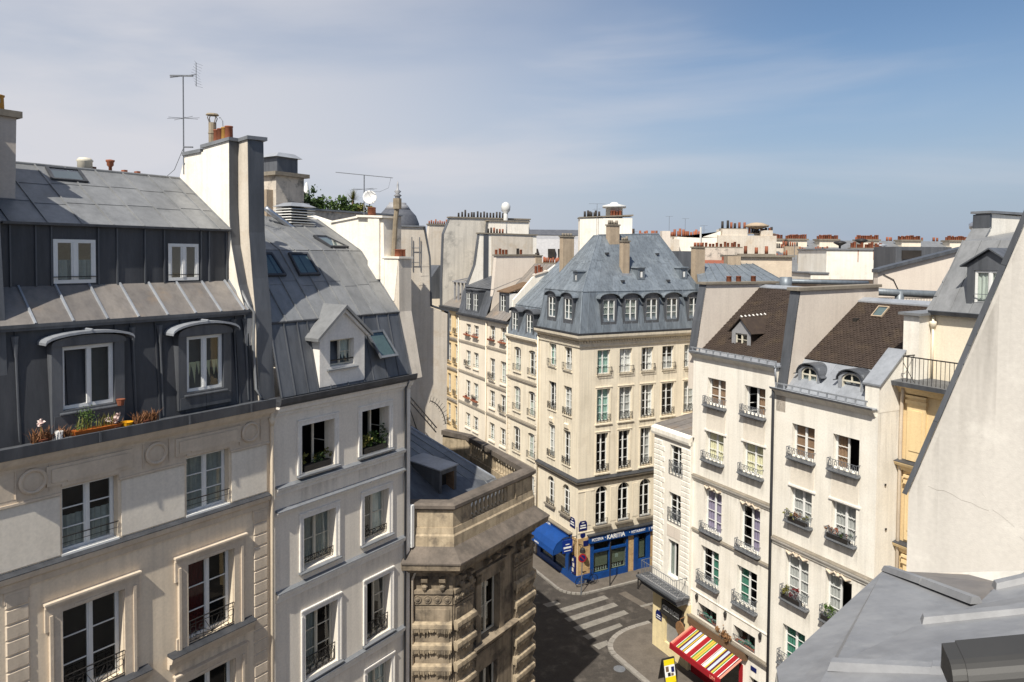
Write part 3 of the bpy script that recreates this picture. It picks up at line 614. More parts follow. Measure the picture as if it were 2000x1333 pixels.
# lower mansard: dark zinc with dormers
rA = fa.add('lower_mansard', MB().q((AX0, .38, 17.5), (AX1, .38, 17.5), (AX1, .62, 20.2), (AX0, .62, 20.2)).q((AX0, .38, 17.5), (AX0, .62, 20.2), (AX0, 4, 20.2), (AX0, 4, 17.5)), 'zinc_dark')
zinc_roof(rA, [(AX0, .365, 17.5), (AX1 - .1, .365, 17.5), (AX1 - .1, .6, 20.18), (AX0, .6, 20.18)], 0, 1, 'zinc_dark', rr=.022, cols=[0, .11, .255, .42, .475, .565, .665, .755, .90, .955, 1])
for x in (-4.62, -1.93, -1.2, 1.05, 1.42):
    m = MB(); m.tube([(x, .36, 17.56), (x, .49, 19.55)], .028, 6); m.tube([(x, .49, 19.5), (x, .53, 20.0)], [.03, .085], 6); sub('seam_cover', m, 'zinc_mid', rA)
def dormer_a(x0, x1, z0, z1, ap, opn, cap0, cap1, cur):
    y = .28
    m = MB(); wall(m, x0 - .24, x1 + .24, 17.62, z1 + .13, [(x0, x1, z0, z1)], y, .2)
    for xx in (x0 - .24, x1 + .24): m.q((xx, y, 17.62), (xx, .9, 17.62), (xx, .9, z1 + .13), (xx, y, z1 + .13))
    o = fa.add('dormer', m, 'zinc_mid')
    P = arcpts(cap0, cap1, z1 + .14, ap - z1 - .16, 12); Q = [(p[0], p[1] - .06) for p in P]
    m = MB(); m.prism(P + list(reversed(Q)), .10, .95); sub('curved_hood', m, 'zinc_pale', o)
    P2 = arcpts(x0 - .26, x1 + .26, z1 + .08, ap - z1 - .2, 12); m = MB(); m.prism(P2 + [(x1 + .26, z1 + .02), (x0 - .26, z1 + .02)], .22, .6); sub('dormer_head', m, 'zinc_mid', o)
    sub('hood_seam', MB().tube([((cap0 + cap1) / 2, .09, ap + .0), ((cap0 + cap1) / 2, .95, ap + .0)], .03, 6), 'zinc_pale', o)
    sub('dormer_apron', MB().box(x0 - .2, (x0 + x1) / 2 - .005, y - .02, y, 17.64, z0 - .12).box((x0 + x1) / 2 + .005, x1 + .2, y - .02, y, 17.64, z0 - .12), 'zinc_mid', o)
    sub('dormer_sill', MB().hexa([(x0 - .08, y - .06, z0 - .1), (x1 + .1, y - .06, z0 - .1), (x1 + .1, y + .1, z0 - .1), (x0 - .08, y + .1, z0 - .1)], [(x0 - .08, y - .06, z0 - .07), (x1 + .1, y - .06, z0 - .07), (x1 + .1, y + .1, z0 - .01), (x0 - .08, y + .1, z0 - .01)]), 'zinc_mid', o)
    window(fa, x0 + .01, x1 - .01, z0 + .01, z1 - .01, y + .08, 1, 'paint_white', cur, opn, fw=.085)
dormer_a(-3.72, -2.5, 18.14, 19.68, 20.06, 1, -4.15, -2.08, None)
dormer_a(-.57, .56, 18.08, 19.64, 20.07, 0, -1.05, .98, 'Hcurtain_cream')
# ledge and the sloping apron above it
fa.add('ledge', MB().box(AX0, AX1 - .35, .43, .75, 20.12, 20.2).box(AX0, AX1 - .35, .40, .46, 20.19, 20.27), 'zinc_mid')
rA2 = fa.add('apron_roof', MB().q((AX0, .45, 20.24), (1.55, .45, 20.24), (1.45, 1.36, 21.12), (AX0, 1.36, 21.12)), 'zinc_brown')
bx = [-5.4, -4.23, -3.40, -2.59, -1.80, -1.01, -.20, .59, 1.35]; L_ = 1.5 + 5.4
zinc_roof(rA2, [(-5.4, .45, 20.25), (1.5, .45, 20.25), (1.42, 1.35, 21.11), (-5.4, 1.35, 21.11)], 0, 1, 'zinc_brown', seam='zinc_pale', rr=.03, cols=[(x + 5.4) / L_ for x in bx] + [1])
# attic storey
aw2 = [(-3.46, -2.45, 21.16, 22.28), (-.48, .44, 21.16, 22.22)]
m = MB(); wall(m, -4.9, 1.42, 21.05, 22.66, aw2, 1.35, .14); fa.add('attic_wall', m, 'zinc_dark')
for x in (-4.4, -3.85, -3.5, -2.38, -1.9, -1.15, -.6, .52, .78, 1.36): fa.add('attic_batten', MB().box(x - .018, x + .018, 1.31, 1.35, 21.1, 22.6), 'zinc_mid')
for (a, b, c, d), cu in zip(aw2, ('Hcurtain_grey', None)): window(fa, a, b, c, d, 1.33, 1, 'paint_white', cu, fw=.09); rail(fa, a - .02, b + .02, c + .16, .01, 'low', .0, y=1.3, mat='iron_black')
fa.add('attic_gutter', MB().prism([(1.18, 22.62), (1.36, 22.62), (1.36, 22.66), (1.2, 22.69), (1.17, 22.68)], -4.6, 1.45, 'x'), 'zinc_mid')
rA3 = fa.add('upper_roof', MB().q((-5.2, 1.22, 22.65), (1.42, 1.22, 22.65), (1.42, 4.0, 24.34), (-5.2, 4.0, 24.34)).q((-5.2, 4.0, 24.34), (1.42, 4.0, 24.34), (1.42, 9, 21.5), (-5.2, 9, 21.5)), 'zinc')
bx = [-5.2, -4.45, -3.62, -2.82, -2.04, -1.22, -.42, .36, 1.05, 1.42]
zinc_roof(rA3, [(-5.2, 1.21, 22.66), (1.42, 1.21, 22.66), (1.42, 3.98, 24.35), (-5.2, 3.98, 24.35)], 0, 3, 'zinc', rr=.022, cols=[(x + 5.2) / 6.62 for x in bx], lap=.01)
sub('ridge_roll', MB().tube([(-4.6, 4.0, 24.37), (1.42, 4.0, 24.37)], .05, 8), 'zinc', rA3)
def skylight(fc, pts, mat='glass_sky', name='skylight', fm='iron_grey', th=.09, tilt=0.0):
    """roof window: raised frame and a pane, pts bottom-left, bottom-right, top-right, top-left on the roof"""
    P = [Vector(p) for p in pts]; N = (P[1] - P[0]).cross(P[3] - P[0]).normalized(); c = sum(P, Vector()) / 4
    if tilt:
        for i in (0, 1): P[i] += N * tilt
        N = (P[1] - P[0]).cross(P[3] - P[0]).normalized()
    I = [p + (c - p) * .16 for p in P]; m = MB()
    for i in range(4):
        j = (i + 1) % 4; m.hexa([P[i], P[j], I[j], I[i]], [P[i] + N * th, P[j] + N * th, I[j] + N * th, I[i] + N * th])
    if tilt: m.hexa([P[0], P[1], P[1] - N * tilt * .9, P[0] - N * tilt * .9], [P[0] + N * .01, P[1] + N * .01, P[1] - N * tilt * .9 + N * .01, P[0] - N * tilt * .9 + N * .01]) if False else None
    o = fc.add(name, m, fm); sub('pane', MB().q(*[p + N * th * .75 for p in I]), mat, o); sub('shaft', MB().q(*[p + N * .012 for p in I]), 'curtain_grey', o); return o
skylight(fa, [(-2.70, 3.24, 23.89), (-1.75, 3.24, 23.89), (-1.70, 3.88, 24.28), (-2.60, 3.88, 24.28)], fm='zinc_dark')
# chimney stack and party wall at the left end
fa.add('party_wall', MB().prism([(.42, 17.5), (.55, 20.3), (.75, 22.4), (.8, 25.35), (6, 25.3), (6, 17.5)], -5.4, -4.8, 'x'), 'zinc_mid')
fa.add('wall_coping', MB().box(-5.45, -4.76, .74, 6.0, 25.36, 25.46), 'cap_zinc')
ch = fa.add('chimney', MB().hexa([(-4.86, 2.2, 22.2), (-3.98, 2.2, 22.2), (-3.98, 3.4, 22.2), (-4.86, 3.4, 22.2)], [(-4.86, 2.2, 25.3), (-3.90, 2.2, 25.3), (-3.90, 3.4, 25.3), (-4.86, 3.4, 25.3)]), 'pink_gable')
sub('chimney_cap', MB().box(-4.92, -3.80, 2.1, 3.5, 25.3, 25.46), 'cap_stone', ch)
pots(ch, [(-4.18, 2.7, 25.46), (-4.6, 2.8, 25.46)], mats=('terracotta_yellow',), h=.42, r=.2, jit=0)
# party wall and chimney between the cream and the white building
pw = fa.add('chimney_stack', MB().prism([(.5, 20.0), (.58, 20.4), (.85, 21.0), (1.2, 22.2), (1.30, 23.0), (1.30, 25.38), (2.66, 25.26), (2.66, 25.14), (3.7, 25.10), (4.05, 24.3), (6, 23.2), (6, 17), (.5, 17)], 1.43, 1.74, 'x'), 'chimney_white')
sub('chimney_cap', MB().hexa([(1.38, 1.22, 25.38), (1.8, 1.22, 25.38), (1.8, 2.75, 25.25), (1.38, 2.75, 25.25)], [(1.38, 1.22, 25.48), (1.8, 1.22, 25.48), (1.8, 2.75, 25.36), (1.38, 2.75, 25.36)]).hexa([(1.38, 2.76, 25.13), (1.8, 2.76, 25.13), (1.8, 3.8, 25.09), (1.38, 3.8, 25.09)], [(1.38, 2.76, 25.24), (1.8, 2.76, 25.24), (1.8, 3.8, 25.2), (1.38, 3.8, 25.2)]), 'cap_zinc', pw)
def strip(prof, x0, x1, e=.012): # zinc facing on a front edge given as (y,z) points
    m = MB()
    for (y0, z0), (y1, z1) in zip(prof[:-1], prof[1:]): m.hexa([(x0, y0 - e, z0), (x1, y0 - e, z0), (x1, y0 + .05, z0), (x0, y0 + .05, z0)], [(x0, y1 - e, z1), (x1, y1 - e, z1), (x1, y1 + .05, z1), (x0, y1 + .05, z1)])
    return m
def facing(parent, prof, x0, x1, mat='zinc_mid'):
    for a, b in zip(prof[:-1], prof[1:]): sub('zinc_facing', strip([a, b], x0, x1), mat, parent)
facing(pw, [(.5, 20.0), (.58, 20.4), (.85, 21.0), (1.2, 22.2), (1.30, 23.4), (1.30, 24.4), (1.30, 25.38)], 1.44, 1.73)
pw2 = fa.add('chimney_stack', MB().prism([(.30, 17.5), (.48, 20.2), (.62, 21.2), (.78, 22.6), (.83, 25.42), (1.8, 25.3), (4.0, 24), (4.0, 17.5)], 1.75, 2.32, 'x'), 'beige_gable')
sub('chimney_cap', MB().hexa([(1.70, .76, 25.42), (2.40, .74, 25.45), (2.4, 1.9, 25.32), (1.7, 1.9, 25.3)], [(1.70, .76, 25.53), (2.40, .74, 25.56), (2.4, 1.9, 25.43), (1.7, 1.9, 25.41)]), 'cap_zinc', pw2)
facing(pw2, [(.30, 17.5), (.40, 18.9), (.48, 20.2), (.62, 21.2), (.78, 22.6), (.80, 23.8), (.83, 25.42)], 1.76, 2.31)
pots(pw, [(1.6, 1.55, 25.46), (1.6, 1.95, 25.42), (1.6, 2.15, 25.40)], mats=('terracotta',), h=.40, r=.12, jit=0); pots(pw, [(1.60, 1.75, 25.44)], mats=('terracotta_yellow',), h=.4, r=.11, jit=0)
m = MB(); m.tube([(1.6, 2.42, 25.35), (1.6, 2.42, 26.05)], .115, 10); m.tube([(1.6, 2.42, 25.7), (1.6, 2.42, 25.74)], .13, 10); m.tube([(1.6, 2.42, 26.28), (1.6, 2.42, 26.33)], [.2, .17], 10)
for t in range(4): a = t * 1.57; m.tube([(1.6 + .1 * math.cos(a), 2.42 + .1 * math.sin(a), 26.03), (1.6 + .17 * math.cos(a), 2.42 + .17 * math.sin(a), 26.2), (1.6 + .1 * math.cos(a), 2.42 + .1 * math.sin(a), 26.3)], .014, 4)
sub('flue_cowl', m, 'clay_pipe', pw)
sub('wire_hook', MB().tube([(1.6, 1.85, 25.8), (1.6, 1.87, 26.05), (1.6, 2.0, 26.18), (1.6, 2.05, 26.16)], .012, 5), 'iron_grey', pw)
# downpipes
fa.add('downpipe', MB().tube([(1.88, -.12, 17.3), (1.92, -.09, 16.9), (1.92, -.09, 0)], .055, 8).tube([(1.92, -.09, 16.75), (1.92, -.09, 17.0)], [.06, .11], 8), 'cream_wall', smooth=True)
fa.add('downpipe', MB().tube([(1.5, .95, 21.0), (1.52, .42, 20.35), (1.6, .34, 20.2), (1.6, .36, 19.2), (1.66, .34, 17.85), (1.74, .15, 17.6)], .045, 8), 'zinc', smooth=True)
# small vents standing on the ridge
for nm, x, kind in (('ridge_vent', -1.35, 0), ('ridge_vent', -.62, 1), ('ridge_vent', -1.12, 2), ('ridge_vent', -.20, 2), ('ridge_vent', .2, 2)):
    m = MB()
    if kind == 0: m.lathe(x, 4.3, [(.2, 24.0), (.2, 24.62), (.23, 24.66), (.16, 24.74), (.02, 24.76)], 12)
    elif kind == 1: m.lathe(x, 4.3, [(.05, 24.0), (.05, 24.55), (.1, 24.6), (.1, 24.68), (.13, 24.72), (.13, 24.76), (.02, 24.78)], 8)
    else: m.box(x - .05, x + .05, 4.2, 4.4, 24.0, 24.5)
    fa.add(nm, m, 'paint_cream' if kind == 0 else 'pot_brown', smooth=kind < 2)

# ------------------------------------------------------------------ B: white building with pointed dormer
B = thing('white_apartment_building', 'white rendered building with pointed dormer and open skylight next to stone corner pavilion', 'building', FA, (5, 0, 0))
fb = Fac(B); BX0, BX1 = 2.0, 8.05
bw = [(3.10, 4.42, 14.98, 16.5), (5.66, 6.96, 14.98, 16.5), (3.17, 4.47, 11.85, 13.5), (5.78, 6.97, 11.85, 13.5), (3.23, 4.55, 8.25, 10.35), (5.90, 7.04, 8.25, 10.35), (3.25, 4.6, 5.0, 7.15), (5.94, 7.1, 5.0, 7.15)]
m = MB(); wall(m, BX0, BX1, 0, 17.3, bw, 0, .34); shell(m, BX0, BX1, 0, 8, 0, 17.3); fb.add('wall', m, 'grey_white_wall')
fb.add('dark_room_backing', MB().box(BX0 + .2, BX1 - .2, 1.4, 7.6, .2, 17.1), 'room_dark')
curB = [None, None, 'Bcurtain_grey', 'Rcurtain_white', 'Lcurtain_grey', None, None, 'Bcurtain_white']
opB = [3, 3, 0, 0, 0, 1, 0, 0]
for k, (a, b, c, d) in enumerate(bw):
    window(fb, a + .01, b - .01, c + .01, d - .01, .27, 3 if k > 3 else 2, 'paint_cream', curB[k], opB[k], fw=.06)
    m = MB(); w_ = .16
    for s in (0, 1):
        e0, e1 = ((a - w_ - .02, a - .012) if s == 0 else (b + .012, b + w_ + .02)); m.box(e0, e1, -.03, 0, c - .02, d + .01); f0, f1 = ((a - w_ - .02, a - w_ + .03) if s == 0 else (b + w_ - .03, b + w_ + .02)); m.box(f0, f1, -.05, -.03, c - .02, d + .01)
    m.box(a - w_ - .02, b + w_ + .02, -.03, 0, d + .01, d + w_); m.box(a - w_ - .02, b + w_ + .02, -.07, 0, d + w_, d + w_ + .05)
    fb.add('window_surround', m, 'white_trim')
    fb.add('window_sill', MB().hexa([(a - .2, -.14, c - .09), (b + .2, -.14, c - .09), (b + .2, .2, c - .09), (a - .2, .2, c - .09)], [(a - .2, -.14, c - .05), (b + .2, -.14, c - .05), (b + .2, .2, c - .002), (a - .2, .2, c - .002)]), 'cap_zinc')
    drip(fb, a - .15, b + .15, c - .35 if k < 2 else c - .42, .8)
    if k in (2, 3): rail(fb, a, b, c + .12, .22, 'scroll', .02, y=.12)
    if k > 3: rail(fb, a, b, c + .02, .6, 'scroll', .02, y=.12)
for z, h in ((14.74, .22), (14.0, .12), (11.45, .28), (8.05, .28), (4.7, .28)): string(fb, BX0 + .1, 7.75, z, h, .13, 'white_trim', 'cap_zinc')
fb.add('cornice', MB().prism([(0, 16.98), (-.05, 16.98), (-.08, 17.08), (-.16, 17.12), (-.2, 17.22), (-.26, 17.3), (0, 17.3)], BX0 + .1, 8.05, 'x'), 'white_trim')
fb.add('gutter', MB().prism([(.3, 17.31), (-.26, 17.31), (-.32, 17.4), (-.34, 17.55), (-.31, 17.56), (-.27, 17.45), (.3, 17.5)], BX0 + .08, 8.12, 'x'), 'zinc_dark')
rB = fb.add('lower_mansard', MB().q((2.3, .0, 17.5), (8.05, .0, 17.5), (8.05, .6, 19.75), (2.3, .6, 19.75)), 'zinc_mid')
zinc_roof(rB, [(2.33, -.01, 17.52), (8.03, -.01, 17.52), (8.03, .58, 19.74), (2.33, .58, 19.74)], 0, 1, 'zinc_mid', rr=.022, cols=[0, .09, .18, .25, .34, .47, .60, .68, .80, .9, 1])
rB2 = fb.add('upper_roof', MB().q((2.3, .58, 19.76), (8.05, .58, 19.76), (8.05, 2.6, 22.05), (2.3, 2.6, 22.05)).q((2.3, 2.6, 22.05), (8.05, 2.6, 22.05), (8.05, 5.2, 23.35), (2.3, 5.2, 23.35)).q((2.3, 5.2, 23.35), (8.05, 5.2, 23.35), (8.05, 8, 20), (2.3, 8, 20)), 'zinc')
zinc_roof(rB2, [(2.33, .56, 19.78), (8.03, .56, 19.78), (8.03, 2.58, 22.06), (2.33, 2.58, 22.06)], 9, 2, 'zinc', rr=.024, lap=.008)
zinc_roof(rB2, [(2.33, 2.60, 22.07), (8.03, 2.60, 22.07), (8.03, 5.18, 23.36), (2.33, 5.18, 23.36)], 9, 1, 'zinc', rr=.022, lap=.008)
sub('break_roll', MB().tube([(2.33, .57, 19.78), (8.05, .57, 19.78)], .04, 6), 'zinc_dark', rB2)
# dormer with pointed gable
dz = 17.62
m = MB(); wall(m, 3.80, 5.76, dz, 19.2, [(4.23, 5.27, 18.24, 19.12)], -.02, .3)
m.q((3.80, -.02, 19.2), (5.76, -.02, 19.2), (4.79, -.02, 20.02)); m.q((3.8, -.02, dz), (3.8, -.02, 19.2), (3.8, 1.2, 19.2), (3.8, 1.2, dz)); m.q((5.76, -.02, dz), (5.76, 1.2, dz), (5.76, 1.2, 19.2), (5.76, -.02, 19.2))
dB = fb.add('dormer', m, 'white_trim')
for s in (-1, 1):
    e = 3.58 if s < 0 else 5.98; ez = 19.14; m = MB(); m.hexa([(e, -.22, ez), (4.79, -.22, 20.16), (4.79, 1.5, 20.16), (e, 1.5, ez)] if s < 0 else [(4.79, -.22, 20.16), (e, -.22, ez), (e, 1.5, ez), (4.79, 1.5, 20.16)], [(e, -.22, ez + .1), (4.79, -.22, 20.27), (4.79, 1.5, 20.27), (e, 1.5, ez + .1)] if s < 0 else [(4.79, -.22, 20.27), (e, -.22, ez + .1), (e, 1.5, ez + .1), (4.79, 1.5, 20.27)]); sub('dormer_roof', m, 'zinc', dB)
    m = MB(); d0 = .1; m.hexa([(e + s * -.1, -.13, ez - .02), (4.79, -.13, 20.02), (4.79, -.02, 20.02), (e + s * -.1, -.02, ez - .02)], [(e + s * -.02, -.13, ez + .0), (4.79, -.13, 20.15), (4.79, -.02, 20.15), (e + s * -.02, -.02, ez + .0)]); sub('gable_moulding', m, 'white_trim', dB)
sub('dormer_sill', MB().hexa([(4.1, -.12, 18.12), (5.4, -.12, 18.12), (5.4, .25, 18.12), (4.1, .25, 18.12)], [(4.1, -.12, 18.16), (5.4, -.12, 18.16), (5.4, .25, 18.23), (4.1, .25, 18.23)]), 'cap_zinc', dB)
window(fb, 4.24, 5.26, 18.25, 19.11, .14, 2, 'paint_cream', 'Rcurtain_white', 1, fw=.05); fb.add('window_bar', MB().tube([(4.22, .03, 18.44), (5.28, .03, 18.44)], .022, 6), 'iron_black')
skylight(fb, [(6.43, .10, 18.2), (7.28, .10, 18.2), (7.0, .40, 19.2), (6.19, .40, 19.2)], fm='iron_grey', tilt=.22)
skylight(fb, [(4.41, 1.78, 21.18), (5.32, 1.78, 21.18), (5.31, 2.48, 21.95), (4.48, 2.48, 21.95)], fm='zinc_dark')
skylight(fb, [(3.05, 1.78, 21.18), (3.87, 1.78, 21.18), (3.80, 2.48, 21.95), (3.1, 2.48, 21.95)], fm='zinc_dark')
skylight(fb, [(6.65, 2.76, 22.17), (7.54, 2.76, 22.17), (7.06, 3.55, 22.60), (6.46, 3.55, 22.60)], fm='zinc_dark')
# chimney stacks on the right party wall
pb = fb.add('chimney_stack', MB().prism([(1.36, 20.6), (1.30, 20.96), (1.36, 23.34), (2.62, 23.40), (4.3, 23.2), (6, 23.6), (6, 17)], 8.02, 8.5, 'x'), 'chimney_white')
sub('pilaster', MB().box(7.92, 8.02, 1.5, 2.1, 21.0, 23.36), 'chimney_white', pb)
sub('chimney_cap', MB().hexa([(7.88, 1.28, 23.34), (8.58, 1.28, 23.34), (8.58, 2.7, 23.40), (7.88, 2.7, 23.40)], [(7.88, 1.28, 23.42), (8.58, 1.28, 23.42), (8.58, 2.7, 23.48), (7.88, 2.7, 23.48)]).hexa([(7.96, 2.7, 23.38), (8.56, 2.7, 23.38), (8.56, 4.3, 23.2), (7.96, 4.3, 23.2)], [(7.96, 2.7, 23.45), (8.56, 2.7, 23.45), (8.56, 4.3, 23.27), (7.96, 4.3, 23.27)]), 'chimney_white', pb)
pb2 = fb.add('chimney_stack', MB().prism([(-.02, 17.3), (.55, 19.8), (.58, 21.8), (1.35, 21.8), (1.35, 17.3)], 8.06, 8.72, 'x'), 'beige_gable'); sub('painted_lit_side', MB().prism([(.80, 20.2), (.60, 21.79), (1.34, 21.79), (1.34, 20.2)], 8.04, 8.058, 'x'), 'chimney_white', pb2)  # white plate paints the sunlit side, beige body the shaded front
sub('chimney_cap', MB().box(8.0, 8.78, .52, 1.42, 21.8, 21.88), 'chimney_white', pb2)
pots(pb2, [(8.25, .8, 21.88), (8.5, .85, 21.88)], h=.27, r=.14, jit=0)
pots(pb, [(8.2, 2.2, 23.48), (8.35, 2.3, 23.48)], mats=('pot_brown',), h=.3, r=.14, jit=0)
m = MB(); m.tube([(8.4, 1.2, 21.8), (8.45, 1.15, 23.2), (8.5, 1.1, 23.9)], .1, 8); m.tube([(8.5, 1.1, 23.7), (8.5, 1.1, 24.1)], .17, 8); sub('flue_pipe', m, 'clay_pipe', pb2)
fb.add('downpipe', MB().tube([(7.72, -.28, 17.35), (7.76, -.08, 17.0), (7.76, -.07, 0)], .05, 8), 'zinc_mid', smooth=True)
fb.add('corner_pier', MB().box(7.83, 8.06, -.03, 0, 0, 16.95), 'white_trim')
# ------------------------------------------------------------------ stone corner pavilion
S = thing('stone_corner_pavilion', 'weathered ochre stone corner pavilion with balustrade and icicle rustication', 'building', FA, (12, 0, 0))
fs = Fac(S)
def sweep(mb, path, prof):
    """profile points (outward offset, z) carried along a plan polyline, outward to the right of travel turned by -90 degrees"""
    P = [Vector((p[0], p[1])) for p in path]; nrm = []
    for i in range(len(P)):
        ds = []
        if i > 0: ds.append((P[i] - P[i - 1]).normalized())
        if i < len(P) - 1: ds.append((P[i + 1] - P[i]).normalized())
        ns_ = [Vector((d.y, -d.x)) for d in ds]; n = sum(ns_, Vector((0, 0)))
        n = n.normalized(); nrm.append(n / max(.4, n.dot(ns_[0])))
    for i in range(len(P) - 1):
        for k in range(len(prof)):
            a, b = prof[k], prof[(k + 1) % len(prof)]
            mb.q((*(P[i] + nrm[i] * a[0]), a[1]), (*(P[i + 1] + nrm[i + 1] * a[0]), a[1]), (*(P[i + 1] + nrm[i + 1] * b[0]), b[1]), (*(P[i] + nrm[i] * b[0]), b[1]))
    for i in (0, -1): mb.q(*[(*(P[i] + nrm[i] * a[0]), a[1]) for a in prof])
    return mb
SC = (14.62, -1.2); SD = Vector((.464, .886)); S3 = (SC[0] + SD.x * 6.6, SC[1] + SD.y * 6.6); S4 = (S3[0] + .1, S3[1] + 1.8)
PATH = [(8.12, .32), (9.18, -1.2), SC, S3, S4]
m = MB(); wall(m, 9.18, SC[0], 0, 10.4, [(10.88, 12.13, 6.5, 8.85), (10.88, 12.13, 2.6, 5.2)], -1.2, .3)
m.q((8.06, .4, 0), (9.18, -1.2, 0), (9.18, -1.2, 10.4), (8.06, .4, 10.4)); m.q((*SC, 0), (*S3, 0), (*S3, 10.4), (*SC, 10.4)); m.q((*S3, 0), (S3[0], 9, 0), (S3[0], 9, 10.4), (*S3, 10.4)); m.q((S3[0], 9, 0), (8.06, 9, 0), (8.06, 9, 10.4), (S3[0], 9, 10.4))
fs.add('wall', m, 'old_stone')
fs.add('dark_room_backing', MB().box(9.4, 14.5, .3, 6, .2, 10.2), 'room_dark')
for z0, z1 in ((6.5, 8.85), (2.6, 5.2)): window(fs, 10.90, 12.11, z0 + .02, z1 - .02, -1.0, 2, 'paint_cream', None, 0, fw=.075)
fs.add('terrace_floor', MB().q((8.1, .2, 10.98), (9.1, -1.0, 10.98), (14.5, -1.0, 10.98), (S3[0], S3[1], 10.98), (S3[0], 9, 10.98), (8.1, 9, 10.98)), 'zinc_dark')
# cornice with a stone ledge
fs.add('cornice', sweep(MB(), PATH, [(0, 9.75), (.10, 9.78), (.18, 9.95), (.30, 10.0), (.42, 10.14), (.60, 10.22), (.64, 10.45), (0, 10.45)]), 'old_stone')
fs.add('ledge', sweep(MB(), PATH, [(-.05, 10.46), (.68, 10.46), (.68, 10.52), (.05, 10.96), (-.05, 10.96)]), 'old_stone_dark')
fs.add('parapet_plinth', sweep(MB(), PATH, [(-.3, 10.99), (.10, 10.90), (.10, 11.32), (.05, 11.38), (.03, 11.62), (-.3, 11.62)]), 'old_stone_sunlit')
fs.add('parapet_rail', sweep(MB(), PATH, [(-.36, 12.34), (.06, 12.30), (.14, 12.38), (.14, 12.5), (.05, 12.57), (-.36, 12.57)]), 'old_stone_dark')
def dado(path): fs.add('parapet_dado', sweep(MB(), path, [(-.24, 11.62), (.0, 11.62), (.0, 12.34), (-.24, 12.34)]), 'old_stone_sunlit')
sd = lambda t: (SC[0] + SD.x * t, SC[1] + SD.y * t)
dado([(8.12, .32), (9.18, -1.2), (10.2, -1.2)]); dado([(12.75, -1.2), SC, sd(1.1)]); dado([sd(3.5), sd(4.7)]); dado([sd(6.3), S4])
fs.add('parapet_pier', MB().box(13.25, 13.32, -1.26, -1.2, 11.62, 12.3).box(13.32, 14.58, -1.235, -1.2, 11.7, 12.25), 'old_stone_sunlit')
bal = MB().lathe(0, 0, [(.1, 0), (.1, .06), (.05, .1), (.095, .24), (.1, .3), (.05, .5), (.045, .56), (.085, .62), (.1, .66), (.1, .73)], 10).mesh('baluster', 'old_stone_sunlit', True)
for x in [10.34 + .265 * i for i in range(10)]: fs.add('baluster', bal, None, (x, -1.08, 11.62))
for a, b in ((1.2, 3.45), (4.8, 6.25)):
    n = int((b - a) / .265)
    for i in range(n): p = sd(a + .13 + (b - a - .1) * i / n); fs.add('baluster', bal, None, (p[0] - .13 * .886, p[1] + .13 * .464, 11.62))
# pillars with icicle bands
def icicles(w, seed):
    R_ = random.Random(seed); m = MB(); m.prism([(0, -.02), (-.15, .0), (-.20, .12), (-.18, .27), (0, .34)], 0, w, 'x')
    x = .03
    while x < w - .03:
        L_ = R_.uniform(.1, .36); r = R_.uniform(.024, .042); m.tube([(x, -.165, .17), (x + R_.uniform(-.015, .015), -.15, .03 - L_ * .3), (x, -.09, -L_ * .75)], [r, r * .9, .006], 5, False); x += R_.uniform(.045, .075)
    return m
chx = Vector((9.18 - 8.12, -1.2 - .32, 0)); chl = chx.length; cha = math.atan2(chx.y, chx.x)
for seed, (org, rz, x0, w) in enumerate((((8.12, .32, 0), cha, .35, 1.5), ((9.18, -1.2, 0), 0, .0, 1.2), ((13.15, -1.2, 0), 0, .0, 1.47), ((SC[0], SC[1], 0), math.atan2(SD.y, SD.x), 0, 1.5))):
    fp = Fac(S, org, rz)
    fp.add('pillar', MB().box(x0, x0 + w, -.07, 0, 0, 8.62).box(x0 + .1, x0 + w - .1, -.11, -.07, 0, 8.5), 'old_stone')
    fp.add('pillar_capital', MB().box(x0 - .03, x0 + w + .03, -.16, 0, 9.12, 9.26).box(x0, x0 + w, -.1, 0, 8.68, 9.12), 'old_stone')
    me = icicles(w, seed).mesh('icicle_band', 'old_stone_sunlit', False)
    z = 7.72
    while z > .6: fp.add('icicle_band', me, None, (x0, -.075, z)); z -= .81
    for i in range(4): # carved rosettes in the capital, brackets in the frieze
        cx = x0 + w * (i + .5) / 4
        m = MB(); m.lathe(0, 0, [(.15, 0), (.14, .05), (.09, .03), (.06, .08), (0, .09)], 9); m.xf(lambda p: (p.x, -p.z, p.y)); fp.add('carved_rosette', m, 'old_stone', (cx, -.1, 8.9))
    for i in (0, 1):
        cx = x0 + w * (.3 + .45 * i)
        fp.add('carved_bracket', MB().prism([(0, 9.30), (-.10, 9.36), (-.12, 9.5), (-.28, 9.62), (-.30, 9.74), (0, 9.74)], cx - .12, cx + .12, 'x').lathe(cx, -.16, [(.02, 9.2), (.1, 9.32), (.12, 9.42), (.05, 9.5)], 7), 'old_stone')
fs.add('window_surround', MB().box(10.55, 10.87, -1.29, -1.2, 6.4, 9.3).box(12.14, 12.46, -1.29, -1.2, 6.4, 9.3).box(10.55, 12.46, -1.29, -1.2, 8.87, 9.3).box(10.45, 12.56, -1.36, -1.2, 9.3, 9.42), 'old_stone')
string(fs, 10.3, 13.25, 6.42, .3, .3, 'old_stone', 'old_stone', name='sill_ledge', y=-1.2)
fs.add('wall_panel', MB().box(10.6, 12.4, -1.26, -1.2, 5.55, 6.05), 'old_stone')
for x in (11.2, 11.8, 12.7): fs.add('carved_bracket', MB().prism([(-1.2, 9.45), (-1.32, 9.5), (-1.48, 9.66), (-1.5, 9.74), (-1.2, 9.74)], x - .13, x + .13, 'x'), 'old_stone')
fs.add('downpipe', MB().tube([(8.18, -.25, 10.1), (8.2, -.05, 9.7), (8.2, -.05, 0)], .06, 8), 'cream_stone', smooth=True)
fs.add('corner_post', MB().box(8.06, 8.2, -.12, .05, 10.95, 12.55), 'paint_white')
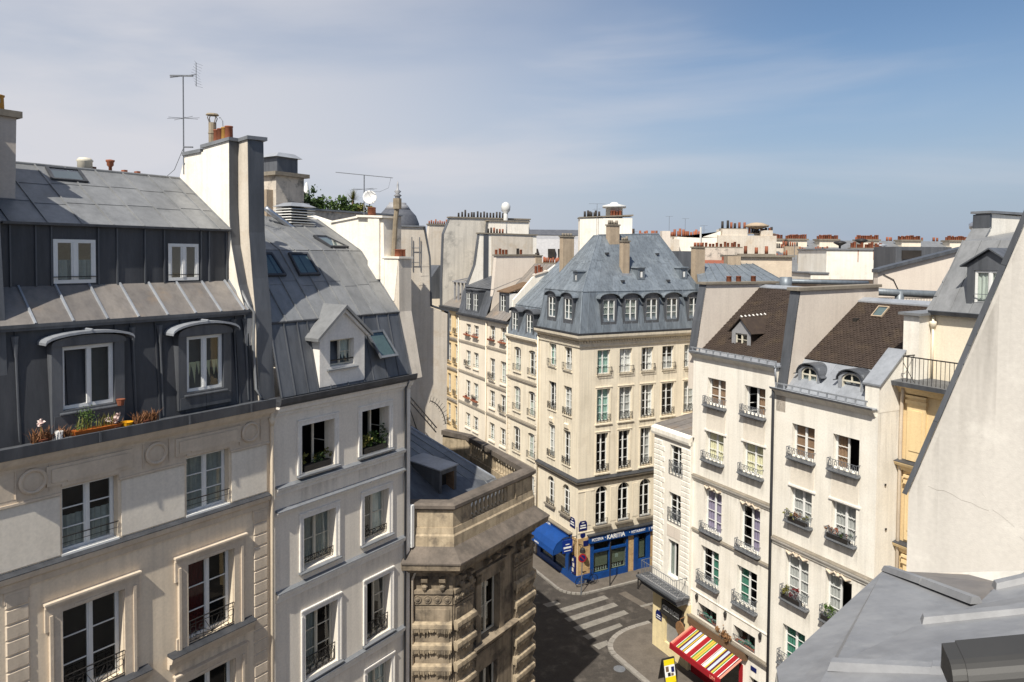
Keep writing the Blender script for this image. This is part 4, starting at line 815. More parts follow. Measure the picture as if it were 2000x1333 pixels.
# zinc roof behind the balustrade
R1, R0 = (14.75, .94, 11.7), (12.6, 4.2, 14.0)
rS = fs.add('roof', MB().q((8.2, .9, 11.2), (10.2, -.5, 11.15), (14.4, -.6, 11.1), R1, R0, (8.2, 4.2, 14.0)).q(R1, (16.9, 4.8, 11.1), (17.2, 9, 11.1), (12.8, 9, 14), R0).q((8.2, 4.2, 14), R0, (12.8, 9, 14), (8.2, 9, 14)), 'zinc_mid')
zinc_roof(rS, [(8.9, .45, 11.2), (14.5, -.5, 11.13), R1, (9.8, 1.1, 11.9)], 7, 1, 'zinc', rr=.02)
zinc_roof(rS, [(9.8, 1.1, 11.9), R1, R0, (9.6, 4.2, 14.0)], 7, 2, 'zinc', rr=.02)
zinc_roof(rS, [R1, (16.9, 4.8, 11.12), (12.8, 7.4, 14.0), R0], 1, 4, 'zinc', rr=.02)
sub('ridge_roll', MB().tube([R1, R0], .07, 6), 'zinc_pale', rS)
m = MB(); wall(m, 10.95, 12.05, 11.3, 12.95, [(11.1, 11.9, 11.35, 12.75)], 1.0, .1); m.q((10.95, 1.0, 11.3), (10.95, 1.0, 12.95), (10.95, 3.2, 13.1), (10.95, 3.2, 11.3)); m.q((12.05, 1.0, 11.3), (12.05, 3.2, 11.3), (12.05, 3.2, 13.1), (12.05, 1.0, 12.95))
dS = fs.add('dormer', m, 'zinc_mid'); sub('dormer_roof', MB().hexa([(10.9, .93, 12.95), (12.1, .93, 12.95), (12.1, 3.2, 13.12), (10.9, 3.2, 13.12)], [(10.9, .93, 13.0), (12.1, .93, 13.0), (12.1, 3.2, 13.17), (10.9, 3.2, 13.17)]), 'zinc_pale', dS)
sub('dormer_inside', MB().box(11.02, 11.98, 1.35, 1.4, 11.2, 12.94), 'room_dark', dS); sub('open_door', MB().hexa([(11.86, 1.0, 11.36), (11.9, 1.0, 11.36), (11.72, 1.75, 11.36), (11.68, 1.75, 11.36)], [(11.86, 1.0, 12.72), (11.9, 1.0, 12.72), (11.72, 1.75, 12.72), (11.68, 1.75, 12.72)]), 'wood_brown', dS)  # dark sheet behind the doorway: its inner shade is put into the colour

# ------------------------------------------------------------------ W: gable of the next building on the left of the far street
FWL = Frame((-3.76, 40.5), (UE.y, -UE.x))
W = thing('gable_end_building', 'tall blank beige gable wall behind stone pavilion with stained flue marks', 'building', FWL, (-4, 0, 0))
fw_ = Fac(W)
gp = [(0.1, 0), (.13, 18.6), (-.9, 19.0), (-1.0, 21.8), (-1.35, 23.5), (-3.5, 23.45), (-9, 23.4), (-9, 0)]
fw_.add('gable_wall', MB().prism(gp, 0, 9), 'beige_gable')
cp = fw_.add('wall_coping', MB().box(-9, -1.3, -.08, .5, 23.46, 23.54), 'cap_zinc')
for (a, b) in (((.14, 16.0), (.17, 18.7)), ((.17, 18.7), (-.9, 19.06)), ((-.9, 19.06), (-1.0, 21.8)), ((-1.0, 21.8), (-1.32, 23.5))):
    d = Vector((b[0] - a[0], b[1] - a[1])).normalized(); n = Vector((d.y, -d.x)) * .09
    fw_.add('zinc_edge', MB().prism([(a[0], a[1]), (a[0] + n.x, a[1] + n.y), (b[0] + n.x, b[1] + n.y), (b[0], b[1])], -.05, .6), 'zinc_mid')
R_ = random.Random(3)
fw_.add('iron_bracket_ladder', MB().tube([(-2.05, -.12, 21.2), (-2.05, -.12, 22.9)], .03, 5).tube([(-1.6, -.12, 21.2), (-1.6, -.12, 22.9)], .03, 5).tube([(-2.05, -.12, 22.3), (-1.6, -.12, 22.3)], .02, 5).tube([(-2.05, -.12, 21.5), (-1.6, -.12, 21.5)], .02, 5), 'iron_grey')
for i in range(14):
    z = 14.5 + i * .52; m = MB(); w_ = R_.uniform(.25, .6); x = -1.35 + R_.uniform(-.1, .12)
    m.prism([(x - w_ / 2, z), (x + w_ / 2, z + .02), (x + w_ / 2 - .08, z + R_.uniform(.1, .3)), (x - w_ / 2 + .1, z + R_.uniform(.15, .34))], -.012, 0); fw_.add('flue_scar', m, 'beige_gable')
fw_.add('lean_to_roof', MB().prism([(-4.2, 11), (-4.2, 13.6), (-2.2, 12.6), (-1.2, 11.4), (-1.2, 11)], -1.6, 0), 'zinc_dark')
# iron ladder and spiked guard on the pavilion roof
m = MB(); a, b = Vector((-5.6, 37.8, 14.4)), Vector((-4.0, 38.2, 12.4)); s = Vector((.0, .25, .18)); m.tube([a, b], .035, 5).tube([a + s, b + s], .035, 5).tube([a + Vector((.05, 0, -.1)), Vector((-5.0, 37.9, 12.6))], .03, 5).tube([a, Vector((-5.3, 37.8, 12.5))], .03, 5)
for i in range(9): p = a.lerp(b, (i + .5) / 9); m.tube([p, p + s], .02, 4)
single('roof_ladder', m, 'iron_black', 'black iron ladder leaning across the pavilion roof at the gable', 'ladder')
m = MB(); c = Vector((-4.7, 38.3, 12.6)); pts = [c + Vector((1.0 * math.sin(t) + .2, 0, 1.5 * math.cos(t))) for t in [.15 + .14 * i for i in range(10)]]; m.tube(pts, .03, 5)
for i, p in enumerate(pts): d = (p - c).normalized(); m.tube([p - d * .12, p + d * .28], .014, 4)
single('spiked_guard', m, 'iron_black', 'curved spiked iron guard beside the gable wall', 'guard')

# ------------------------------------------------------------------ C: corner building with blue restaurant
C = thing('corner_apartment_building', 'cream corner building with blue-grey hipped mansard above the blue restaurant', 'building', FE, (-2.6, 5, 0))
cl = Fac(C); crf = Fac(C, (.1, 0, 0), math.pi / 2)
CY1 = 10.75; CX0 = -5.35
cxs = [1.42, 3.24, 5.08, 6.9, 8.88]
rows_c = [(14.0, 15.63, 1.04, 0), (10.78, 13.0, 1.07, 0), (7.42, 10.0, .94, 0), (3.75, 6.4, .97, .45)]
opsr = [(x, x + w, a, b, r) if r else (x, x + w, a, b) for (a, b, w, r) in rows_c for x in cxs]
shop = [(1.25, 3.95, .55, 2.6), (4.85, 5.85, .1, 2.6), (6.6, 9.6, .55, 2.6)]
m = MB(); wall(m, 0, CY1, 0, 16.3, opsr + shop, 0, .22); crf.add('wall', m, 'c_wall')
xl = [-3.88, -1.84]
rows_l = [(14.2, 15.75, .98, 0), (11.15, 13.07, 1.02, 0), (7.75, 10.05, .92, 0), (4.35, 6.35, .94, .45)]
opsl = [(x, x + w, a, b, r) if r else (x, x + w, a, b) for (a, b, w, r) in rows_l for x in xl]
m = MB(); wall(m, CX0, .1, 0, 16.3, opsl + [(-4.6, -1.2, .5, 2.7)], 0, .22); m.q((CX0, 0, 0), (CX0, 8, 0), (CX0, 8, 16.3), (CX0, 0, 16.3)); m.q((CX0, CY1, 0), (.1, CY1, 0), (.1, CY1, 16.3), (CX0, CY1, 16.3)); cl.add('wall', m, 'c_wall')
cl.add('dark_room_backing', MB().box(CX0 + .1, -1.0, 1.1, CY1 - .1, .1, 16.2), 'room_dark')
ccur = ['Bcurtain_teal', 'Bcurtain_white', 'Scurtain_white', 'Hcurtain_grey', 'Bcurtain_grey', 'Bcurtain_teal', 'Bcurtain_grey', 'Scurtain_white', None, 'Bcurtain_grey', None, None, 'Scurtain_grey', None, None, None, None, None, None, None]
for k, o in enumerate(opsr):
    a, b, c_, d = o[:4]; ar = o[4] if len(o) > 4 else 0
    window(crf, a + .01, b - .01, c_ + .01, d - .01, .17, 4 if k // 5 in (1, 2) else 3, 'paint_white', ccur[k], 0, fw=.055, arch=ar and ar - .01, cell=False, gl='glass_clear')
    if k < 5: rail(crf, a - .06, b + .06, c_ - .02, .5, 'bars', .16, 'iron_black')
    elif k < 15: rail(crf, a - .02, b + .02, c_ + .02, .48, 'scroll', .06, 'iron_black')
    else:
        rail(crf, a, b, c_ + .02, .42, 'bars', .04, 'iron_black'); crf.add('window_ledge', MB().box(a - .22, b + .22, -.2, .02, c_ - .12, c_ - .002), 'cap_stone')
        crf.add('sill_planter', MB().box(a + .05, b - .05, -.02, .08, c_ + .005, c_ + .15), 'metal_white')
    if 5 <= k < 15:
        m = MB(); m.box(a - .1, a - .01, -.03, 0, c_ - .1, d + .1).box(b + .01, b + .1, -.03, 0, c_ - .1, d + .1).box(a - .01, b + .01, -.03, 0, d + .01, d + .1).box(a - .14, b + .14, -.06, 0, d + .1, d + .15); crf.add('window_surround', m, 'c_wall'); crf.add('window_ledge', MB().box(a - .15, b + .15, -.09, .0, c_ - .2, c_ - .11), 'c_wall')
    if k < 15: drip(crf, a - .1, b + .1, c_ - .2, .7)
    if k < 5: crf.add('window_ledge', MB().box(a - .06, b + .06, -.05, .02, c_ - .1, c_ - .02), 'c_wall')
lcur = ['Bcurtain_teal', 'Hcurtain_grey', None, 'Bcurtain_grey', 'Bcurtain_grey', None, None, None]
for k, o in enumerate(opsl):
    a, b, c_, d = o[:4]; ar = o[4] if len(o) > 4 else 0
    window(cl, a + .01, b - .01, c_ + .01, d - .01, .17, 4 if k // 2 in (1, 2) else 3, 'paint_white', lcur[k], 1 if k == 2 else 0, fw=.055, arch=ar and ar - .01, cell=False, gl='glass_clear')
    rail(cl, a - .03, b + .03, c_ + .0, .48 if k < 6 else .4, 'scroll' if k > 1 else 'bars', .08 if k > 1 else .14, 'iron_black')
    if k < 6: cl.add('window_ledge', MB().box(a - .1, b + .1, -.07, .02, c_ - .12, c_ - .02), 'c_wall')
    else: cl.add('window_ledge', MB().box(a - .2, b + .2, -.2, .02, c_ - .12, c_ - .002), 'cap_stone')
    drip(cl, a - .1, b + .1, c_ - .14, .7)
    if k in (4, 5): cl.add('carved_bracket', MB().prism([(0, d + .12), (-.1, d + .2), (-.12, d + .45), (0, d + .5)], a + .2, b - .2, 'x'), 'c_wall')
# string course and cornice on both fronts
CP = [(CX0, 0), (.1, 0), (.1, CY1)]
cl.add('string_course', sweep(MB(), CP, [(0, 6.62), (.06, 6.64), (.1, 6.78), (.22, 6.84), (.25, 6.98), (0, 6.98)]), 'cap_stone'); cl.add('string_flashing', sweep(MB(), CP, [(0, 6.985), (.27, 6.985), (.27, 7.0), (0, 7.12)]), 'zinc_dark')
cl.add('cornice', sweep(MB(), CP, [(0, 15.86), (.07, 15.88), (.09, 16.0), (.03, 16.02), (.03, 16.28), (.2, 16.34), (.34, 16.42), (.42, 16.55), (.45, 16.72), (0, 16.72)]), 'c_wall')
dent = MB().box(-.055, .055, -.16, -.03, 16.18, 16.29).mesh('dentil', 'c_wall')
for i in range(48): crf.add('dentil', dent, None, (.1 + i * .22, 0, 0))
for i in range(24): cl.add('dentil', dent, None, (CX0 + .12 + i * .225, 0, 0))
cl.add('gutter', sweep(MB(), CP, [(-.3, 16.725), (.45, 16.725), (.48, 16.86), (.44, 16.87), (.40, 16.78), (-.3, 16.8)]), 'zinc_dark')
for x in (0.55, 2.6, 4.45, 6.3, 8.2): # panels between the arched windows
    crf.add('wall_panel', MB().box(x + .02, x + .50, -.025, 0, 3.9, 6.25), 'c_wall')
for z in (6.2, 3.45): crf.add('impost_line', MB().box(.02, 1.3, -.03, 0, z, z + .07), 'c_wall')
# mansard
rC = cl.add('lower_mansard', MB().q((CX0, .0, 16.8), (.1, 0, 16.8), (-.42, .5, 19.52), (CX0, .5, 19.52)).q((.1, 0, 16.8), (.1, CY1, 16.8), (-.42, CY1, 19.52), (-.42, .5, 19.52)).q((CX0, 0, 16.8), (CX0, .5, 19.52), (CX0, 6, 19.5), (CX0, 6, 16.8)), 'zinc_blue')
zinc_roof(rC, [(CX0, -.01, 16.8), (.10, -.01, 16.8), (-.42, .49, 19.52), (CX0, .49, 19.52)], 9, 1, 'zinc_blue', rr=.02)
zinc_roof(rC, [(.11, .0, 16.8), (.11, CY1, 16.8), (-.41, CY1, 19.52), (-.41, .5, 19.52)], 18, 1, 'zinc_blue', rr=.02)
AP = (-3.9, 4.1, 23.45); AP2 = (-3.9, 9.6, 23.65)
rC2 = cl.add('upper_roof', MB().q((-.42, .5, 19.53), (-.42, CY1 + .05, 19.53), AP2, AP).q((CX0, .5, 19.53), (-.42, .5, 19.53), AP, (-4.5, 4.1, 23.45)).q((-.42, CY1 + .05, 19.53), (-7, CY1 + .05, 19.53), AP2).q(AP, AP2, (-8, 9.6, 19.5), (-8, 4.1, 19.5)).q((CX0, .5, 19.53), (-4.5, 4.1, 23.45), AP, (-8, 4.1, 19.5)), 'zinc_blue')
zinc_roof(rC2, [(-.41, .5, 19.54), (-.41, CY1, 19.54), AP2, AP], 17, 2, 'zinc_blue', rr=.016)
zinc_roof(rC2, [(CX0, .49, 19.54), (-.42, .49, 19.54), AP, (-4.5, 4.1, 23.45)], 8, 2, 'zinc_blue', rr=.016)
sub('hip_roll', MB().tube([(-.40, .48, 19.55), AP], .05, 6).tube([AP, AP2], .06, 6).tube([(.11, -.01, 16.8), (-.42, .49, 19.52)], .045, 6), 'zinc_blue', rC2)
sub('break_roll', MB().tube([(CX0, .48, 19.53), (-.41, .48, 19.53), (-.41, CY1, 19.53)], .04, 6), 'zinc_blue', rC2)
def dormer_c(fc, xc, w, z0, z1, y, hoodw, rise, mat='zinc_mid', hood='zinc_blue', depth=1.1, cur=None, fr='paint_white', rows=3):
    m = MB(); wall(m, xc - w / 2 - .14, xc + w / 2 + .14, z0 - .35, z1 + .12, [(xc - w / 2, xc + w / 2, z0, z1)], y, .12)
    for s in (-1, 1): xx = xc + s * (w / 2 + .14); m.q((xx, y, z0 - .35), (xx, y + depth, z0 - .35), (xx, y + depth, z1 + .12), (xx, y, z1 + .12))
    o = fc.add('dormer', m, mat)
    P = arcpts(xc - hoodw / 2, xc + hoodw / 2, z1 + .1, rise, 10); Q = [(p[0], p[1] - .05) for p in P]
    sub('curved_hood', MB().prism(P + list(reversed(Q)), y - .16, y + depth), hood, o)
    P2 = arcpts(xc - w / 2 - .14, xc + w / 2 + .14, z1 + .1, rise - .07, 10); sub('dormer_head', MB().prism(P2, y - .02, y + .3), mat, o)
    window(fc, xc - w / 2 + .005, xc + w / 2 - .005, z0, z1, y + .05, rows, fr, cur, 0, fw=.055, cell=False)
    return o
dcur = ['Bcurtain_grey', 'Bcurtain_grey', None, None, None]
for xc, cu in zip((2.35, 4.16, 5.96, 7.76, 9.80), dcur): dormer_c(crf, xc, .98, 17.5, 19.0, .07, 1.66, .36, cur=cu)
for xc in (-3.70, -1.52): dormer_c(cl, xc, .96, 17.62, 19.05, .07, 1.6, .34)
def lucarne(fc, xc, w, z0, z1, y, slope_y):
    m = MB(); wall(m, xc - w / 2, xc + w / 2, z0, z1, [(xc - w * .2, xc + w * .22, z0 + .12, z1 - .2)], y, .1)
    for s in (-1, 1): m.q((xc + s * w / 2, y, z0), (xc + s * w / 2, slope_y, z0), (xc + s * w / 2, slope_y, z1), (xc + s * w / 2, y, z1))
    m.prism([(xc - w * .62, z1), (xc + w * .62, z1), (xc + w * .5, z1 + .1), (xc - w * .5, z1 + .1)], y - .1, slope_y)
    o = fc.add('lucarne', m, 'zinc_blue'); sub('pane', MB().box(xc - w * .2, xc + w * .22, y + .06, y + .07, z0 + .12, z1 - .2), 'glass', o); sub('shutter', MB().box(xc - w * .06, xc + w * .2, y + .03, y + .05, z0 + .14, z1 - .26), 'paint_white', o)
lucarne(crf, 5.8, .62, 20.3, 21.1, 1.1, 2.6); lucarne(crf, 9.68, .62, 20.3, 21.1, 1.1, 2.6); lucarne(cl, -2.1, .6, 20.1, 20.85, 1.0, 2.5)
for fx, yy in ((3.9, 2.6), (8.4, 2.6), (4.1, .95), (8.1, .95)): crf.add('roof_vent', MB().box(fx - .1, fx + .1, yy - .12, yy + .15, 19.6 + (yy - .5) * 1.16, 19.75 + (yy - .5) * 1.16), 'zinc_dark')
def chim(fc, x0, x1, y0, y1, z0, z1, mat='sand_chimney', capm='cap_stone', npots=0, pm=('pot_black',), kind='thin', ph=.3, pr=.09, name='chimney'):
    o = fc.add(name, MB().box(x0, x1, y0, y1, z0, z1), mat); sub('chimney_cap', MB().box(x0 - .06, x1 + .06, y0 - .06, y1 + .06, z1, z1 + .09), capm, o)
    L = (x1 - x0, y1 - y0)
    pots(o, [((x0 + (i + .5) * L[0] / npots, (y0 + y1) / 2, z1 + .09) if L[0] >= L[1] else ((x0 + x1) / 2, y0 + (i + .5) * L[1] / npots, z1 + .09)) for i in range(npots)], kind, pm, ph, pr)
    return o
chim(crf, 4.62, 5.5, 3.35, 3.8, 22.0, 24.15, npots=4, pm=('cap_stone',), ph=.25, pr=.11)
chim(crf, 4.5, 5.05, 1.5, 1.95, 20.0, 22.95, npots=3, pm=('cap_stone',), ph=.25, pr=.1)
chim(crf, 10.85, 11.75, 1.2, 1.7, 19.0, 22.6, npots=3, pm=('terracotta',), ph=.35, pr=.11)
for a, b, c_, d in ((4.3, 5.2, 1.35, 20.65),): crf.add('chimney_flashing', MB().box(4.3, 5.2, 1.38, 1.5, 20.3, 20.72), 'zinc_pale')
cl.add('downpipe', MB().tube([(CX0 + .06, -.1, 16.6), (CX0 + .06, -.08, 3.2)], .05, 6), 'c_wall', smooth=True)

# ground floor restaurant fronts
for b_ in ((.02, 1.0, -.03, 0, .6, 3.1), (4.1, 4.62, -.03, .0, .1, 2.62), (6.0, 6.35, -.03, 0, .1, 2.62)): crf.add('stone_pier', MB().box(*b_), 'rubble_stone')
crf.add('shop_frame', MB().box(1.02, 1.25, -.1, .1, .0, 2.7).box(3.95, 4.1, -.1, .1, 0, 2.7).box(1.25, 3.95, -.1, .1, .0, .55).box(2.53, 2.67, -.08, .1, .55, 2.6).box(1.25, 2.53, -.08, .1, 1.95, 2.1).box(2.67, 3.95, -.08, .1, 1.95, 2.1).box(4.62, 4.85, -.1, .1, 0, 2.7).box(5.85, 6.0, -.1, .1, 0, 2.7).box(4.85, 5.0, -.06, .1, .1, 2.5).box(5.7, 5.85, -.06, .1, .1, 2.5).box(5.0, 5.7, -.06, .1, .1, .8).box(6.35, 6.6, -.1, .1, 0, 2.7).box(6.6, 9.6, -.1, .1, 0, .55).box(.0, 1.02, -.12, -.03, 0, .62), 'paint_blue')
sgn = crf.add('shop_sign_board', MB().box(.85, 9.7, -.24, 0, 2.7, 3.2), 'paint_blue'); crf.add('shop_cornice', MB().box(.75, 9.8, -.32, 0, 3.2, 3.27), 'zinc_dark')
def text(parent, s, size, loc, rz=0, mat='white_mark', sx=1.0, name='lettering', rot=None, bold=0.0):
    cu = bpy.data.curves.new('lettering', 'FONT'); cu.body = s; cu.size = size; cu.extrude = .008; cu.align_x = 'LEFT'; cu.offset = bold; cu.resolution_u = 3; cu.materials.append(M[mat])
    tmp = bpy.data.objects.new('tmp_text', cu); col.objects.link(tmp); bpy.context.view_layer.update(); me = bpy.data.meshes.new_from_object(tmp.evaluated_get(bpy.context.evaluated_depsgraph_get())); bpy.data.objects.remove(tmp)
    o = mkobj(name, me, parent, loc, rot or (math.pi / 2, 0, rz)); o.scale = (sx, 1, 1); return o
text(sgn, 'PIZZERIA', .27, (1.0, -.25, 2.83), sx=.85); text(sgn, 'KARITIA', .44, (2.2, -.25, 2.79), bold=.012, sx=.92); text(sgn, 'RESTAURANT', .25, (4.25, -.25, 2.84), sx=.78); text(sgn, '|  PIZZA', .27, (5.75, -.25, 2.83), sx=.85)
for xx in (2.06, 4.08): sub('sign_dot', MB().box(xx, xx + .05, -.25, -.24, 2.93, 2.98), 'white_mark', sgn)
for a, b, c_, d in ((1.25, 2.53, .55, 1.95), (2.67, 3.95, .55, 1.95), (1.25, 2.53, 2.1, 2.6), (2.67, 3.95, 2.1, 2.6), (5.0, 5.7, .8, 2.4), (6.6, 9.6, .55, 2.6)): crf.add('shop_pane', MB().box(a, b, .02, .03, c_, d), 'glass')
for a, b in ((1.35, 2.5), (2.7, 3.9), (5.05, 5.65)): crf.add('window_blind', MB().box(a, b, .12, .14, .9 if a < 5 else .85, 1.9 if a < 5 else 2.1), 'shop_blind')
for i in range(12): crf.add('table_setting', MB().lathe(1.45 + i * .2, .2, [(.03, .58), (.05, .66), (.02, .72), (.05, .8)], 6), 'paint_white')
crf.add('menu_card', MB().box(3.15, 3.4, .1, .11, 1.25, 1.5), 'white_mark')
cl.add('shop_frame', MB().box(-5.1, -4.6, -.12, .05, 0, 3.2).box(-1.2, -.55, -.12, .05, 0, 3.2).box(-4.6, -1.2, -.12, .05, 0, .5).box(-4.6, -1.2, -.12, .05, 2.7, 3.2).box(-2.95, -2.8, -.1, .05, .5, 2.7).box(-.55, .2, -.12, 0, 0, .62), 'paint_blue')
cl.add('stone_pier', MB().box(-.53, .08, -.03, 0, .62, 3.1), 'rubble_stone')
for a, b in ((-4.6, -2.95), (-2.8, -1.2)): cl.add('shop_pane', MB().box(a, b, .0, .01, .5, 2.7), 'glass')
cl.add('shop_cornice', MB().box(-5.2, -.5, -.3, 0, 3.25, 3.33), 'cap_stone')
sl = cl.add('shop_sign_board', MB().box(-5.1, -.7, -.2, 0, 2.95, 3.25), 'fabric_blue'); text(sl, 'KARITIA', .3, (-4.2, -.21, 2.98), bold=.01)
aw_ = cl.add('blue_awning', MB().prism([(-.12, 3.0), (-.5, 2.9), (-1.0, 2.6), (-1.25, 2.2), (-1.3, 1.85), (-1.27, 1.85), (-1.2, 2.2), (-.96, 2.55), (-.48, 2.84), (-.12, 2.94)], -5.0, -.9, 'x').prism([(-.12, 2.98), (-.5, 2.88), (-1.0, 2.58), (-1.25, 2.2), (-1.28, 1.85), (-.9, 1.9), (-.12, 2.2)], -.93, -.9, 'x'), 'fabric_blue')
text(aw_, 'KARITIA', .16, (-3.4, -1.31, 1.93)); 
hs_ = cl.add('hanging_sign', MB().box(.02, .07, -1.12, -.35, 2.3, 3.15), 'sign_blue')
for z, h, a, b in ((2.85, .05, -.9, -.6), (2.6, .12, -1.05, -.45), (2.42, .05, -1.0, -.5)):
    sub('sign_line', MB().box(.072, .078, a, b, z, z + h), 'white_mark', hs_)
sub('sign_bracket', MB().tube([(.045, 0, 3.3), (.045, -1.15, 3.3)], .025, 5).tube([(.045, 0, 2.9), (.045, -.6, 3.28)], .02, 5).tube([(.045, -.4, 3.15), (.045, -.4, 3.3)], .015, 4).tube([(.045, -1.05, 3.15), (.045, -1.05, 3.3)], .015, 4).tube([(.045, -.0, 3.9), (.045, -.0, 2.2)], .025, 5), 'iron_black', hs_)
for fc_, x, z, s in ((crf, .42, 3.9, 1), (cl, -.5, 4.0, 1)):
    o = fc_.add('street_name_plate', MB().prism([(x - .32, z - .3), (x + .32, z - .3), (x + .32, z + .2), (x + .2, z + .36), (x - .2, z + .36), (x - .32, z + .2)], -.03, 0), 'plaque_blue')
    sub('plate_text', MB().box(x - .2, x + .2, -.035, -.03, z + .02, z + .1).box(x - .24, x + .24, -.035, -.03, z - .14, z - .06).box(x - .1, x + .1, -.035, -.03, z + .22, z + .27), 'white_mark', o)
crf.add('round_plate', MB().prism([(.42 + .2 * math.cos(t * .524), 3.3 + .2 * math.sin(t * .524)) for t in range(12)], -.02, 0), 'plaque_blue')
crf.add('street_name_plate', MB().box(.45, .85, -.06, -.03, 2.55, 2.9), 'plaque_blue')
mb_ = cl.add('menu_board', MB().box(-.35, .1, -.16, -.08, .75, 1.9), 'plaque_blue'); sub('menu_text', MB().box(-.28, -.08, -.165, -.16, .85, 1.1).box(-.2, 0, -.165, -.16, 1.2, 1.45).box(-.28, -.1, -.165, -.16, 1.55, 1.75), 'paint_cream', mb_)
lm = crf.add('wall_lamp', MB().tube([(.1, 0, 2.75), (.1, -.45, 2.85), (.1, -.5, 2.7)], .025, 5).lathe(.1, -.5, [(.05, 2.7), (.16, 2.62), (.2, 2.4), (.16, 2.36)], 10), 'iron_black')

# ------------------------------------------------------------------ D: the row of houses beyond the corner
def house(name, label, x0, x1, wins, ztop, mat, rails, rowsn=3, depth=7, curt=(None,), flower=(), rise=0):
    t = thing(name, label, 'building', FE, ((x0 + x1) / 2, 0, 0), group='houses along the far street'); f = Fac(t)
    ops = [(a, b, c_, d, rise) if rise else (a, b, c_, d) for (a, b, c_, d) in wins]
    m = MB(); wall(m, x0, x1, 0, ztop, ops, 0, .2); shell(m, x0, x1, 0, depth, 0, ztop); f.add('wall', m, mat); f.add('dark_room_backing', MB().box(x0 + .1, x1 - .1, 1.0, depth - .2, .1, ztop - .1), 'room_dark')
    for k, (a, b, c_, d) in enumerate(wins):
        window(f, a + .01, b - .01, c_ + .01, d - .01, .15, rowsn, 'paint_white', curt[k % len(curt)], 0, fw=.05, cell=False, arch=rise)
        st, h, dd = rails[k % len(rails)]
        if st: rail(f, a - .04, b + .04, c_, h, st, dd)
        f.add('window_ledge', MB().box(a - .1, b + .1, -.1, .0, c_ - .14, c_ - .04), mat)
        drip(f, a - .1, b + .1, c_ - .15, .6)
        if k in flower:
            o = f.add('flower_box', MB().box(a - .05, b + .05, -.28, -.06, c_ + .0, c_ + .12), 'pot_brown'); lv = leaves(60, (b - a) * .36, .1, .12, .05, k); sub('flowers', lv, 'petal_red', o, ((a + b) / 2, -.17, c_ + .2))
    return t, f
def grid(xs, w, rows): return [(x, x + w, a, b) for (a, b) in rows for x in xs]
D1t, d1 = house('mansard_house', 'cream house with two arched dormers left of the corner building', -10.3, -5.36, grid((-9.22, -6.86), 1.1, ((13.07, 14.9), (10.02, 11.85), (6.86, 8.73), (3.8, 5.6))), 15.7, 'c_wall', [('bars', .5, .1)], 3, 7, ('Hcurtain_white', None, 'Scurtain_white'), rise=.16)
for z in (12.5, 9.35, 6.2): string(d1, -10.25, -5.4, z, .22, .16, 'd_wall', 'cap_stone')
d1.add('cornice', MB().prism([(0, 15.4), (-.1, 15.45), (-.28, 15.65), (-.3, 15.8), (0, 15.8)], -10.3, -5.36, 'x'), 'c_wall')
qb = MB().box(0, .45, -.03, 0, .02, .36).mesh('quoin_block', 'd_wall')
for i in range(30):
    for x in (-10.28, -5.82): d1.add('quoin_block', qb, None, (x, 0, 15.0 - i * .42))
r = d1.add('lower_mansard', MB().q((-10.3, -.1, 15.8), (-5.36, -.1, 15.8), (-5.36, .65, 18.0), (-10.3, .65, 18.0)).q((-10.3, -.1, 15.8), (-10.3, .65, 18), (-10.3, 5, 18), (-10.3, 5, 15.8)), 'zinc_blue'); zinc_roof(r, [(-10.3, -.11, 15.8), (-5.36, -.11, 15.8), (-5.36, .64, 18.0), (-10.3, .64, 18.0)], 9, 1, 'zinc_blue', rr=.02)
r = d1.add('upper_roof', MB().q((-10.3, .63, 18.01), (-5.36, .63, 18.01), (-5.36, 4.8, 21.6), (-10.3, 4.8, 21.6)).q((-10.3, 4.8, 21.6), (-5.36, 4.8, 21.6), (-5.36, 8, 18), (-10.3, 8, 18)), 'zinc_blue'); zinc_roof(r, [(-10.3, .62, 18.03), (-5.36, .62, 18.03), (-5.36, 4.8, 21.62), (-10.3, 4.8, 21.62)], 9, 2, 'zinc_blue', rr=.018)
for xc in (-9.05, -6.7): dormer_c(d1, xc, .95, 16.0, 17.55, -.05, 1.6, .3, 'zinc_mid', 'zinc_mid')
chim(d1, -5.9, -5.4, 2.0, 2.95, 18.9, 23.3, npots=4, pm=('cap_stone',), ph=.2, pr=.1)
lucarne(d1, -6.2, .6, 20.2, 20.9, 2.6, 4.0)
D2t, d2 = house('narrow_house', 'narrow white house with one red-topped dormer and red flower boxes', -14.2, -10.31, grid((-13.55, -11.55), .98, ((14.9, 16.12), (11.65, 13.42), (9.33, 10.75), (6.63, 8.06), (3.9, 5.4))), 16.45, 'd_wall', [('low', .3, .05), ('low', .3, .05), ('scroll', .6, .2)], 3, 7, (None, 'Hcurtain_white', None, 'Scurtain_white', None), (0, 1))
for z in (14.3, 8.75, 11.2): string(d2, -14.15, -10.35, z, .18, .12, 'd_wall', 'cap_stone')
d2.add('gutter', MB().prism([(.2, 16.45), (-.3, 16.5), (-.34, 16.68), (.2, 16.7)], -14.2, -10.31, 'x'), 'zinc_dark')
r = d2.add('roof', MB().q((-14.2, -.1, 16.7), (-10.31, -.1, 16.7), (-10.31, 4.6, 21.2), (-14.2, 4.6, 21.2)).q((-14.2, 4.6, 21.2), (-10.31, 4.6, 21.2), (-10.31, 8, 18), (-14.2, 8, 18)), 'zinc'); zinc_roof(r, [(-14.2, -.11, 16.71), (-10.31, -.11, 16.71), (-10.31, 4.6, 21.22), (-14.2, 4.6, 21.22)], 7, 3, 'zinc_brown', rr=.018)
